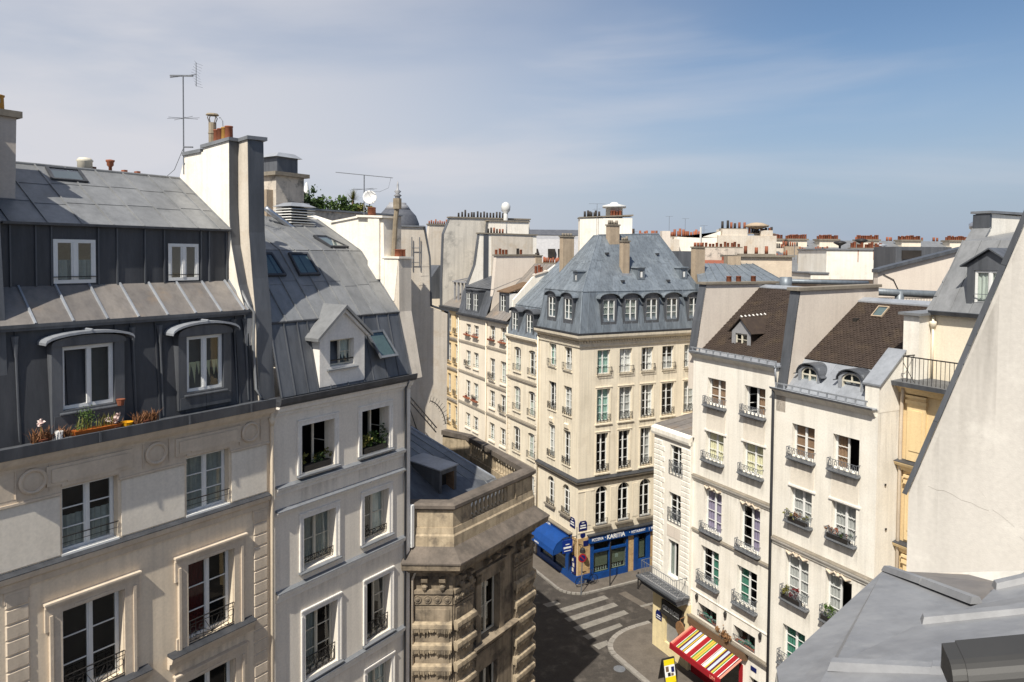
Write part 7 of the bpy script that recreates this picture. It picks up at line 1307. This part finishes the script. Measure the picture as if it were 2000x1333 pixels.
f.add('teal_shutter', MB().box(2.2, 2.9, 99.8, 99.88, 21.7, 22.4), 'curtain_green'); f.add('brick_parapet', MB().box(1.8, 4.0, 98.6, 99, 20.2, 21.5), 'brick_red'); f.add('low_wall', MB().box(3.5, 9, 97.5, 98, 18, 20.8), 'pink_gable'); potrow(f, 4.2, 8.6, 97.7, 20.9, 14, ('terracotta',), .7, .16); potrow(f, 4.6, 8.4, 94.5, 19.6, 12, ('terracotta', 'petal_red'), .7, .16)
for i, (x0, x1, z, n) in enumerate(((13.2, 16.2, 24.6, 10), (16.6, 19.5, 24.3, 8), (20.0, 22.2, 24.0, 6))):
    t, f = blk('pot_topped_stack', ['white chimney stack with soot black pots right of the white block', 'low chimney stack with orange pots in the middle distance', 'small far chimney stack with upright orange pots'][i], x0, x1, 94 + i, 95.2 + i, z - .1, 'pink_gable' if i else 'd_wall', 'chimney', 15, 'far chimney stacks'); potrow(f, x0 + .2, x1 - .2, 94.6 + i, z, n, ('terracotta', 'pot_brown') if i else ('pot_black', 'terracotta'), .85, .17)
t, f = blk('white_terrace_house', 'white-walled house with pale sloping parapet behind the sandy chimney', 18.4, 23.2, 80, 84, 24.1, 'chimney_white'); f.add('sloped_parapet', MB().prism([(18.4, 24.1), (19.6, 24.1), (21.0, 24.0), (23.2, 24.75), (23.2, 24.1)], 80, 80.5), 'chimney_white'); potrow(f, 17.8, 21.5, 82, 24.2, 12, ('terracotta', 'pot_brown'), .7, .16); f.add('flue', MB().tube([(20.9, 79.7, 22.6), (20.9, 79.7, 25.2)], .1, 6), 'metal_white'); f.add('low_wing', MB().box(17.2, 18.4, 79, 82, 12, 23.8), 'beige_gable')
t, f = blk('streaked_chimney_block', 'tall streaked beige chimney block under the distant dish cluster', 22.8, 29.3, 79.6, 83, 24.3, 'beige_gable'); f.add('upper_part', MB().box(23.3, 26.1, 79.7, 82, 24.3, 25.0), 'beige_gable'); f.add('upper_part', MB().box(27.6, 28.9, 79.7, 82, 24.3, 24.9), 'beige_gable'); potrow(f, 23.4, 26.2, 80.6, 25.1, 6, ('pot_black', 'pot_brown'), .75, .15); potrow(f, 26.4, 29.2, 80.4, 24.6, 9, ('pot_brown', 'pot_black'), .6, .15)
f.add('dish_cluster', MB().lathe(27.4, 80.6, [(.2, 25.0), (1.3, 25.3), (1.35, 25.45), (.6, 25.75), (.1, 25.8)], 12), 'sand_chimney', smooth=True)
for i, (x, y, h) in enumerate(((19.2, 88, 3.6), (21.4, 89, 3.4), (24.0, 90, 2.6))): yagi('television_aerial', ['thin far aerial left of three beyond the terrace house', 'middle far aerial beyond the terrace house', 'right far aerial with short crossbars beyond the terrace house'][i], FWORLD, (x, y, 23.2), h, .9, 0, 4, .3, False, i == 2)
t, f = blk('patched_wall_house', 'low patched stone wall with small pots and moss-edged red roof', 18.2, 22.6, 69.5, 73, 22.75, 'mottled_render'); potrow(f, 18.4, 22.2, 69.9, 22.9, 11, ('terracotta', 'pot_brown'), .4, .13, 'round'); f.add('window', MB().box(20.3, 20.8, 69.4, 69.5, 21.3, 22.0), 'brick_red'); f.add('roof', MB().prism([(66, 20.2), (68.8, 21.6), (69.4, 21.6), (69.4, 20)], 17.2, 21.2, 'x'), 'brick_red'); f.add('roof_moss', MB().prism([(65.9, 20.25), (66.8, 20.75), (66.8, 20.2)], 16.9, 18.4, 'x'), 'moss')
# long mansard building on the right horizon
t, f = blk('long_mansard_building', 'long dark mansard building with brick-red pot clusters on the right horizon', 38.5, 80, 112, 124, 20.6, 'd_wall')
f.add('lower_mansard', MB().prism([(112, 20.6), (112.7, 23.2), (123, 23.2), (124, 20.6)], 38.5, 80, 'x'), 'far_slate'); f.add('upper_roof', MB().prism([(112.4, 23.2), (117, 24.7), (120, 24.7), (123.5, 23.2)], 38.5, 80, 'x'), 'zinc')
for x in (40.2, 43.2, 46.3, 49.2, 52.2):
    f.add('dormer', MB().box(x - .25, x + 1.25, 111.9, 113, 20.8, 22.9), 'far_slate'); window(f, x, x + 1.0, 21.2, 22.6, 111.84, 3, 'paint_white', None, 0, cell=False, fw=.08); f.add('carved_bracket', MB().prism([(x - .2, 20.0), (x + .5, 20.5), (x + 1.2, 20.0), (x + .5, 20.3)], 111.6, 111.9), 'd_wall')
for i, x in enumerate((39.8, 43.6, 48.6, 55.0, 61.6, 69.2)):
    o = f.add('chimney', MB().box(x, x + 3.0, 113.5, 115.5, 22.5, 24.6), 'd_wall'); sub('chimney_cap', MB().box(x - .2, x + 3.2, 113.3, 115.7, 24.6, 24.85), 'cap_stone', o); pots(o, [(x + .15 + k * .34, 113.8, 24.85) for k in range(9)], 'round', ('terracotta', 'pot_brown'), .6, .16); pots(o, [(x + .3 + k * .34, 115, 24.85) for k in range(8)], 'round', ('terracotta',), .6, .16)
for k in range(26): f.add('chimney_pot', pot_mesh('thin', 'terracotta', .7, .18), None, (57 + k * .85 + RND.uniform(-.2, .2), 119 + (k % 3), 24.7))
t, f = blk('white_wall_house', 'large white blank wall with dark dishes on top in the right middle distance', 26.3, 31.9, 60, 66, 22.6, 'chimney_white'); f.add('low_wing', MB().box(24.8, 26.3, 59.5, 64, 0, 20.6), 'chimney_white'); f.add('wing_cap', MB().box(24.7, 26.3, 59.4, 64, 20.6, 20.72), 'cap_zinc'); f.add('coping', MB().box(26.2, 32, 59.9, 66, 22.6, 22.72), 'cap_zinc'); potrow(f, 28.6, 31.2, 60.6, 22.8, 12, ('pot_brown', 'terracotta'), .38, .12, 'round')
for x, z in ((27.8, 23.2), (29.6, 23.4), (31.2, 23.0)): f.add('dark_dish', MB().lathe(x, 60.9, [(.08, 22.7), (.08, z - .25), (.55, z), (.4, z + .12), (.1, z + .2)], 10), 'iron_black' if x != 31.2 else 'zinc_pale', smooth=True)
f.add('brown_roof', MB().prism([(56.5, 18.6), (59.4, 20.15), (59.4, 18)], 24.6, 30.6, 'x'), 'slate_tile'); f.add('streak', MB().box(28.9, 28.95, 59.97, 60, 21.6, 22.6).box(30.2, 30.25, 59.97, 60, 21.8, 22.6), 'terracotta')
t = thing('sloped_parapet_house', 'pinkish blank gable with slanting zinc parapet behind the tiled roofs', 'building', FWORLD, (24, 44, 0)); f = Fac(t)
f.add('gable_wall', MB().prism([(21.7, 0), (21.7, 21.15), (22.0, 21.25), (27.2, 22.62), (31, 22.9), (31, 0)], 42.5, 43), 'pink_gable'); f.add('zinc_coping', MB().prism([(21.6, 21.1), (22.0, 21.25), (27.2, 22.62), (31, 22.9), (31, 23.05), (27.2, 22.8), (22.0, 21.43), (21.6, 21.3)], 42.3, 43.05), 'zinc_mid'); f.add('rear_body', MB().box(21.8, 31, 43, 48, 0, 19.6), 'pink_gable')
f.add('wall_cable', MB().tube([(22.0, 42.45, 21.0), (22.6, 42.45, 20.7), (23.0, 42.45, 19.9), (23.15, 42.45, 18.9)], .025, 4), 'iron_black'); window(f, 24.3, 26.0, 17.4, 19.2, 42.35, 1, 'paint_white', None, 0, fw=.12); f.add('window_back', MB().box(24.2, 26.1, 42.45, 42.48, 17.3, 19.3), 'curtain_teal')
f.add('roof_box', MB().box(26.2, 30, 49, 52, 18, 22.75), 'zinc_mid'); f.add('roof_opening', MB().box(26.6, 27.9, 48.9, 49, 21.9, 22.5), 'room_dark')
t, f = blk('low_zinc_roof_house', 'low blue-grey zinc roof behind the first tiled roof', 13.6, 20.0, 52, 60, 18.4, 'd_wall'); r = f.add('roof', MB().q((13.4, 51.5, 20.0), (19.9, 51.5, 20.0), (18.6, 55.5, 21.4), (14.2, 55.5, 21.4)).q((14.2, 55.5, 21.4), (18.6, 55.5, 21.4), (20, 60, 19), (13, 60, 19)).box(13.4, 19.9, 51.5, 60, 18.4, 19.98), 'zinc_blue'); zinc_roof(r, [(13.4, 51.48, 20.02), (19.9, 51.48, 20.02), (18.6, 55.5, 21.42), (14.2, 55.5, 21.42)], 9, 1, 'zinc_blue', rr=.03)
t, f = blk('ochre_stack_block', 'ochre streaked wall block with a few separate pots behind the zinc roof', 17.7, 21.7, 55.6, 60, 21.95, 'cream_stone'); f.add('coping', MB().box(17.4, 21.85, 55.4, 60, 21.95, 22.1), 'cap_stone'); potrow(f, 17.8, 20.3, 56, 22.2, 3, ('terracotta', 'pot_brown'), .5, .14); f.add('small_stack', MB().box(16.6, 17.6, 55.2, 56.2, 19, 22.0), 'sand_chimney'); f.add('dark_side', MB().box(21.7, 23.4, 55, 58, 15, 20.2), 'slate_tile')
t, f = blk('grey_box_house', 'grey zinc-clad box roof between the hipped roof and the sandy chimney', 13.6, 16.6, 62, 68, 22.4, 'zinc_mid'); f.add('gable', MB().prism([(12.0, 20), (14.6, 22.3), (14.6, 24.4), (15.4, 24.4), (15.4, 20)], 70, 71), 'pink_gable'); f.add('slope', MB().prism([(11.2, 21.5), (14.2, 24.0), (14.6, 24.0), (14.6, 21.5)], 71.1, 74), 'zinc')
# a jumble of low roofs and stacks along the skyline
R_ = random.Random(21)
for nm, lab, xa, xb, Y, zb, n in (('far_roof_row', 'far row of low zinc roofs with many small stacks right of the white block', 9.5, 42.0, 101.0, 22.6, 22), ('far_roof_row', 'distant jumble of roofs behind the stained chimney wall', -14.0, 9.0, 118.0, 23.0, 12), ('far_roof_row', 'far roofs and stacks behind the white blank wall', 30.0, 60.0, 96.0, 21.2, 14)):
    t, f = blk(nm, lab, xa, xb, Y, Y + 8, zb - 2.2, 'd_wall'); x = xa
    while x < xb - 1:
        w_ = min(R_.uniform(2.5, 6), xb - x); zt = zb + R_.uniform(-.8, .5); f.add('roof', MB().prism([(Y - .1, zb - 2.3), (Y + .5, zt - .9), (Y + 3.5, zt), (Y + 8, zb - 2.3)], x, x + w_ - .02, 'x'), R_.choice(('zinc', 'zinc_mid', 'far_slate', 'zinc_brown', 'lattice_grey')))
        for k in range(int(w_ / 2)): f.add('roof_window', MB().box(x + .6 + k * 2, x + 1.3 + k * 2, Y - .15, Y + .4, zb - 2.0, zb - 1.0), R_.choice(('room_dark', 'paint_white', 'metal_white')))
        x += w_
    for i in range(n):
        x0 = R_.uniform(xa, xb - 2.5); w_ = R_.uniform(.9, 2.6); zt = zb + R_.uniform(.1, 1.7); y0 = Y + R_.uniform(.3, 5)
        o = f.add('chimney', MB().box(x0, x0 + w_, y0, y0 + .7, zb - 2, zt), R_.choice(('d_wall', 'pink_gable', 'beige_gable', 'mottled_render', 'sand_chimney'))); pots(o, [(x0 + .2 + k * .32, y0 + .35, zt) for k in range(int(w_ / .34))], 'thin', ('pot_brown', 'terracotta', 'pot_black'), .6, .13)
    for i in range(n // 3): x0 = R_.uniform(xa, xb); h = R_.uniform(1.5, 3.2); f.add('mast', MB().tube([(x0, Y + 3, zb - 1), (x0, Y + 3, zb + h)], .04, 4).tube([(x0 - .5, Y + 3, zb + h - .3), (x0 + .5, Y + 3, zb + h - .3)], .03, 4), 'iron_grey')
# hidden masses that keep the town closed behind the fronts
blk('back_courtyard_block', 'plain cream rear block behind the tiled roofs', 15.2, 30, 46.5, 51, 17.5, 'd_wall'); blk('rear_town_block', 'plain cream block behind the corner building', -4, 14, 78, 92, 17.5, 'd_wall')
# blue-grey pipes across the white houses' roofs
single('flue_pipe', MB().tube([(0, 0, -.5), (0, 0, .35)], .32, 12).tube([(.2, .1, .12), (2.8, .9, .05), (5.2, 1.6, .0)], .13, 10), 'zinc_blue', 'horizontal blue-grey flue pipe behind the first tiled roof', 'pipe', FWORLD, (14.75, 38.6, 20.55), smooth=True)
single('flue_pipe', MB().tube([(-2.1, 0, .1), (0, 0, 0), (3.6, -.2, -.12)], .2, 12).tube([(.1, 0, -1.6), (.1, 0, .1)], .22, 10).tube([(-1.2, .3, .14), (-1.2, .3, .2)], .22, 8), 'zinc_blue', 'thick blue-grey flue pipe beside the second tiled roof', 'pipe', FWORLD, (20.2, 37.5, 20.15), smooth=True)
single('elbow_duct', MB().tube([(-1.1, 0, .25), (-.3, 0, .25), (.15, 0, .15), (.4, 0, -.25)], .25, 12), 'paint_cream', 'cream insulated elbow duct below the thick flue pipe', 'duct', FWORLD, (19.6, 36.7, 19.15), smooth=True)
t = thing('terrace_railing', 'thin black terrace railing behind the thick flue pipe', 'railing', FWORLD, (22.5, 39, 18.9)); f = Fac(t); f.add('top_rail', MB().tube([(19, 39, 19.8), (26, 39, 19.8)], .025, 5), 'iron_black'); f.add('bottom_rail', MB().tube([(19, 39, 18.95), (26, 39, 18.95)], .02, 5), 'iron_black')
bm_ = MB().tube([(0, 0, 0), (0, 0, .86)], .012, 4, False).mesh('railing_bar', 'iron_grey')
for i in range(43): f.add('railing_bar', bm_, None, (19.1 + i * .16, 39, 18.94))
t = thing('terrace_planter', 'long terracotta planter with a bushy plant below the pinkish gable', 'planter', FWORLD, (23.6, 38, 18.6)); f = Fac(t); f.add('box', MB().box(22.6, 24.8, 37.8, 38.2, 18.55, 18.95), 'terracotta'); f.add('plant', leaves(260, .45, .3, .5, .08, 60), 'leaf_olive', (23.7, 38, 19.3)); f.add('flowers', leaves(90, .5, .2, .15, .06, 61), 'petal_red', (24.4, 38, 19.05))
t = thing('steel_flue', 'shiny steel flue with round cap beside the slanted zinc strip', 'flue', FE, (21.2, 6.8, 22)); f = Fac(t); f.add('pipe', MB().tube([(21.2, 6.8, 20), (21.2, 6.8, 23.2)], .11, 10), 'metal_bright', smooth=True); f.add('cap', MB().lathe(21.2, 6.8, [(.1, 23.2), (.22, 23.3), (.24, 23.5), (.1, 23.6)], 10), 'metal_bright', smooth=True)

# ------------------------------------------------------------------ small things on the buildings
def plant(name, label, cat, fr, base, build, group=None):
    t = thing(name, label, cat, fr, base, group); f = Fac(t); f.o = Vector(base); build(f); return t
GZ = 17.5; GYY = -.12
def p_trough(f): f.add('trough', MB().hexa([(-.5, -.1, 0), (.5, -.1, 0), (.5, .1, 0), (-.5, .1, 0)], [(-.55, -.13, .2), (.55, -.13, .2), (.55, .13, .2), (-.55, .13, .2)]), 'plastic_orange'); f.add('soil', MB().box(-.5, .5, -.1, .1, .17, .19), 'soil'); f.add('plants', leaves(330, .36, .15, .3, .028, 3, .35), 'leaf_green', (-.22, 0, .46)); f.add('grass', blades(60, .9, .15, .34, 5), 'leaf_olive', (0, 0, .18))
plant('window_trough', 'orange plastic trough with green plants on the gutter below the open dormer', 'planter', FA, (-3.15, GYY, GZ), p_trough)
def p_dry(f): f.add('plastic_pot', MB().lathe(0, 0, [(.1, 0), (.13, .16), (.11, .16)], 10), 'terracotta'); f.add('dry_grass', blades(170, .6, .2, .32, 8, .9), 'leaf_dry', (0, 0, .08))
plant('dried_plant', 'dried brown grass in a pot at the right end of the gutter plants', 'plant', FA, (-1.95, GYY, GZ), p_dry)
def p_dry2(f): f.add('pot', MB().lathe(0, 0, [(.1, 0), (.13, .16), (.11, .16)], 10), 'terracotta'); f.add('dry_grass', blades(130, .42, .2, .34, 9, .9), 'leaf_dry', (0, 0, .08)); f.add('stalk', MB().tube([(0, 0, .1), (-.02, 0, .45)], .012, 4), 'leaf_olive'); f.add('bloom', leaves(60, .09, .09, .09, .04, 3), 'petal_white', (-.02, 0, .55))
plant('dried_plant', 'dried plant with a pale pink bloom at the left end of the gutter', 'plant', FA, (-4.35, GYY, GZ), p_dry2)
def p_white(f): f.add('pot', MB().lathe(0, 0, [(.09, 0), (.1, .26), (.08, .26)], 10), 'plastic_white'); f.add('twigs', blades(60, .3, .2, .26, 10, 1.0), 'leaf_dry', (.1, 0, .1))
plant('white_pot', 'white pot with dry twigs on the gutter left of the trough', 'plant', FA, (-3.98, GYY, GZ), p_white)
def p_yel(f): f.add('pot', MB().lathe(0, 0, [(.1, 0), (.14, .17), (.15, .19), (.12, .19), (.1, .1)], 12), 'plastic_yellow'); f.add('soil', MB().lathe(0, 0, [(.001, .12), (.11, .12), (.001, .13)], 10), 'soil')
plant('yellow_pot', 'small bright yellow bowl on the gutter', 'pot', FA, (-2.42, GYY, GZ), p_yel)
def p_fl(f): f.add('pot', MB().lathe(0, 0, [(.1, 0), (.14, .15), (.12, .15)], 10), 'terracotta'); f.add('blooms', leaves(90, .2, .13, .16, .045, 13), 'petal_white', (0, 0, .3)); f.add('stems', blades(40, .3, .2, .25, 12), 'leaf_dry', (0, 0, .1))
plant('flower_pot', 'terracotta pot of white and rust flowers beside the yellow bowl', 'plant', FA, (-2.72, GYY, GZ), p_fl)
def p_sm(f): f.add('pot', MB().lathe(0, 0, [(.07, 0), (.1, .14), (.11, .16), (.08, .16)], 10), 'terracotta')
plant('terracotta_pot', 'small terracotta pot on the sill of the open dormer', 'pot', FA, (-2.42, .18, 18.07), p_sm)
def mk_box(seed, w, mats, h=.35, dens=260, box='iron_black'):
    def g_(f):
        f.add('box', MB().box(-w / 2, w / 2, -.1, .1, 0, .18), box)
        for i, mt_ in enumerate(mats): f.add('foliage', leaves(dens // len(mats), w * .42 / (1 if len(mats) == 1 else 1.5), .14, h * .6, .045, seed + i), mt_, ((i - (len(mats) - 1) / 2) * w * .4, -.02, .18 + h * .45))
    return g_
plant('window_box', 'dark window box with yellow-green plants at the left top window of the white building', 'planter', FA, (3.75, .1, 15.0), mk_box(101, 1.1, ('leaf_olive', 'leaf_dark', 'leaf_olive')))
plant('window_box', 'window box overflowing with green trailing plants at the right top window of the white building', 'planter', FA, (6.32, .08, 15.0), mk_box(111, 1.1, ('leaf_olive', 'leaf_green', 'leaf_dark'), .55, 620))
plant('window_box', 'window box with spiky yellow-green plants below the blind windows of the dormer house', 'planter', FE, (18.05, -.15, 10.32), mk_box(121, .95, ('leaf_olive', 'leaf_dry', 'leaf_olive'), .4, 300))
plant('window_box', 'window box with dry stems and orange flowers right of the curtained window', 'planter', FE, (20.1, -.15, 10.32), mk_box(131, 1.0, ('leaf_dry', 'terracotta', 'leaf_dark'), .3, 240))
plant('window_box', 'tall yellow-green plant with red pot on the lower left railing of the dormer house', 'planter', FE, (17.8, -.15, 6.75), mk_box(141, 1.0, ('leaf_olive', 'petal_red'), .6, 420))
plant('window_box', 'leafy green plant on the lower right railing of the dormer house', 'planter', FE, (19.75, -.15, 6.75), mk_box(151, .7, ('leaf_green',), .6, 320))
single('grey_parasol_lamp', MB().tube([(0, 0, 0), (0, -.9, .1)], .02, 5).lathe(0, -1.0, [(.05, .12), (.35, -.08), (.4, -.14), (.34, -.14)], 12), 'iron_grey', 'grey wall lamp sticking out at the right edge of the dormer house', 'lamp', FE, (20.95, 0, 7.6))
single('white_parasol', MB().lathe(0, 0, [(.02, 0), (.02, .3), (.26, .3), (.2, .8), (.06, 1.35), (.01, 1.4)], 10), 'plastic_white', 'white folded parasol on the yellow house balcony', 'parasol', FE, (23.9, 1.8, 17.2), smooth=True)

# ------------------------------------------------------------------ street furniture
def W2(x, y): return FE.w(x, y)
t = thing('no_entry_sign', 'round red traffic sign on a post at the restaurant corner', 'traffic sign', FWORLD, (4.65, 45.64, 0)); f = Fac(t)
f.add('post', MB().tube([(4.65, 45.64, 0), (4.70, 45.64, 2.55)], .035, 6), 'iron_grey'); o = f.add('disc', MB().prism([(.28 * math.cos(k * math.pi / 10), .28 * math.sin(k * math.pi / 10)) for k in range(20)], -.012, .012), 'fabric_red', (4.70, 45.59, 2.45), rz=.25); sub('sign_face', MB().prism([(.2 * math.cos(k * math.pi / 8), .2 * math.sin(k * math.pi / 8)) for k in range(16)], -.016, -.012), 'plaque_blue', o); sub('sign_bar', MB().hexa([(-.17, -.02, .12), (-.12, -.02, .17), (-.12, -.016, .17), (-.17, -.016, .12)], [(.12, -.02, -.17), (.17, -.02, -.12), (.17, -.016, -.12), (.12, -.016, -.17)]), 'fabric_red', o)
single('street_post', MB().tube([(0, 0, 0), (0, 0, 3.0)], .04, 6).lathe(0, 0, [(.07, 0), (.07, .12), (.04, .2)], 8), 'iron_black', 'thin black street post in front of the blue restaurant window', 'post', FWORLD, (6.67, 46.8, 0))
single('street_post', MB().tube([(0, 0, 0), (0, 0, 1.0)], .045, 6).lathe(0, 0, [(.07, 0), (.07, .1), (.05, .15)], 8).lathe(0, 0, [(.04, 1.0), (.07, 1.04), (.03, 1.12)], 8), 'iron_black', 'short black bollard near the zinc balcony corner', 'bollard', FWORLD, (8.5, 46.6, 0))
# bicycle leaning at the blue corner
t = thing('bicycle', 'dark bicycle leaning on the blue restaurant corner', 'bicycle', FWORLD, (5.1, 46.75, .11), rz=math.radians(25)); f = Fac(t); f.o = Vector((5.1, 46.75, .11))
def ring(cx, cz, r, tube_r, n=20): return MB().tube([(cx + r * math.cos(2 * math.pi * k / n), 0, cz + r * math.sin(2 * math.pi * k / n)) for k in range(n + 1)], tube_r, 5, False)
for cx in (-.5, .52):
    o = f.add('wheel', ring(cx, .34, .33, .02), 'rubber'); m = MB()
    for k in range(10): a = k * math.pi / 5; m.tube([(cx, 0, .34), (cx + .32 * math.cos(a), 0, .34 + .32 * math.sin(a))], .003, 3, False)
    m.tube([(cx, -.04, .34), (cx, .04, .34)], .03, 6); sub('spokes', m, 'iron_grey', o)
f.add('frame', MB().tube([(-.5, 0, .34), (-.08, 0, .3), (.36, 0, .78), (-.2, 0, .82), (-.08, 0, .3)], .018, 6).tube([(-.5, 0, .34), (-.2, 0, .8)], .014, 5).tube([(.52, 0, .34), (.36, 0, .95)], .018, 6), 'iron_black'); f.add('handlebar', MB().tube([(.36, 0, .95), (.36, 0, 1.0), (.3, -.26, 1.02)], .014, 5).tube([(.36, 0, 1.0), (.3, .26, 1.02)], .014, 5), 'iron_black'); f.add('saddle', MB().hexa([(-.32, -.07, .93), (-.05, -.03, .93), (-.05, .03, .93), (-.32, .07, .93)], [(-.32, -.06, .98), (-.05, -.02, .97), (-.05, .02, .97), (-.32, .06, .98)]).tube([(-.2, 0, .8), (-.2, 0, .93)], .014, 5), 'rubber'); f.add('crank', MB().tube([(-.08, -.1, .3), (-.08, .1, .3)], .02, 5).tube([(-.08, -.1, .3), (.05, -.1, .18)], .012, 4).prism([(-.08 + .1 * math.cos(k * .63), .3 + .1 * math.sin(k * .63)) for k in range(10)], -.06, -.05), 'iron_grey')
# yellow advertising board
t = thing('sandwich_board', 'black and yellow sandwich board standing on the pavement by the awning', 'sign board', FWORLD, (8.2, 36.2, .11), rz=math.radians(22)); f = Fac(t); f.o = Vector((8.2, 36.2, .11))
for s in (-1, 1):
    m = MB(); m.hexa([(-.36, s * .34, 0), (.36, s * .34, 0), (.36, s * .30, 0), (-.36, s * .30, 0)], [(-.36, s * .04, 1.2), (.36, s * .04, 1.2), (.36, 0, 1.2), (-.36, 0, 1.2)]); o = f.add('board', m, 'iron_black')
    if s < 0:
        def pl(x0, x1, t0, t1, e): y = lambda t: -.34 + .30 * t - e; return MB().q((x0, y(t0), 1.2 * t0), (x1, y(t0), 1.2 * t0), (x1, y(t1), 1.2 * t1), (x0, y(t1), 1.2 * t1))
        sub('poster', pl(-.31, .31, .06, .96, .004), 'white_mark', o); sub('poster_band', pl(-.31, .31, .74, .96, .008), 'paint_yellow', o); sub('poster_band', pl(-.31, .31, .06, .3, .008), 'paint_yellow', o)
        for x0, x1, t0, t1, mt_ in ((-.24, -.06, .5, .7, 'wood_brown'), (.08, .26, .45, .66, 'plaque_blue'), (-.15, .02, .32, .46, 'rubber'), (.05, .2, .32, .42, 'wood_brown')): sub('poster_picture', pl(x0, x1, t0, t1, .012), mt_, o)
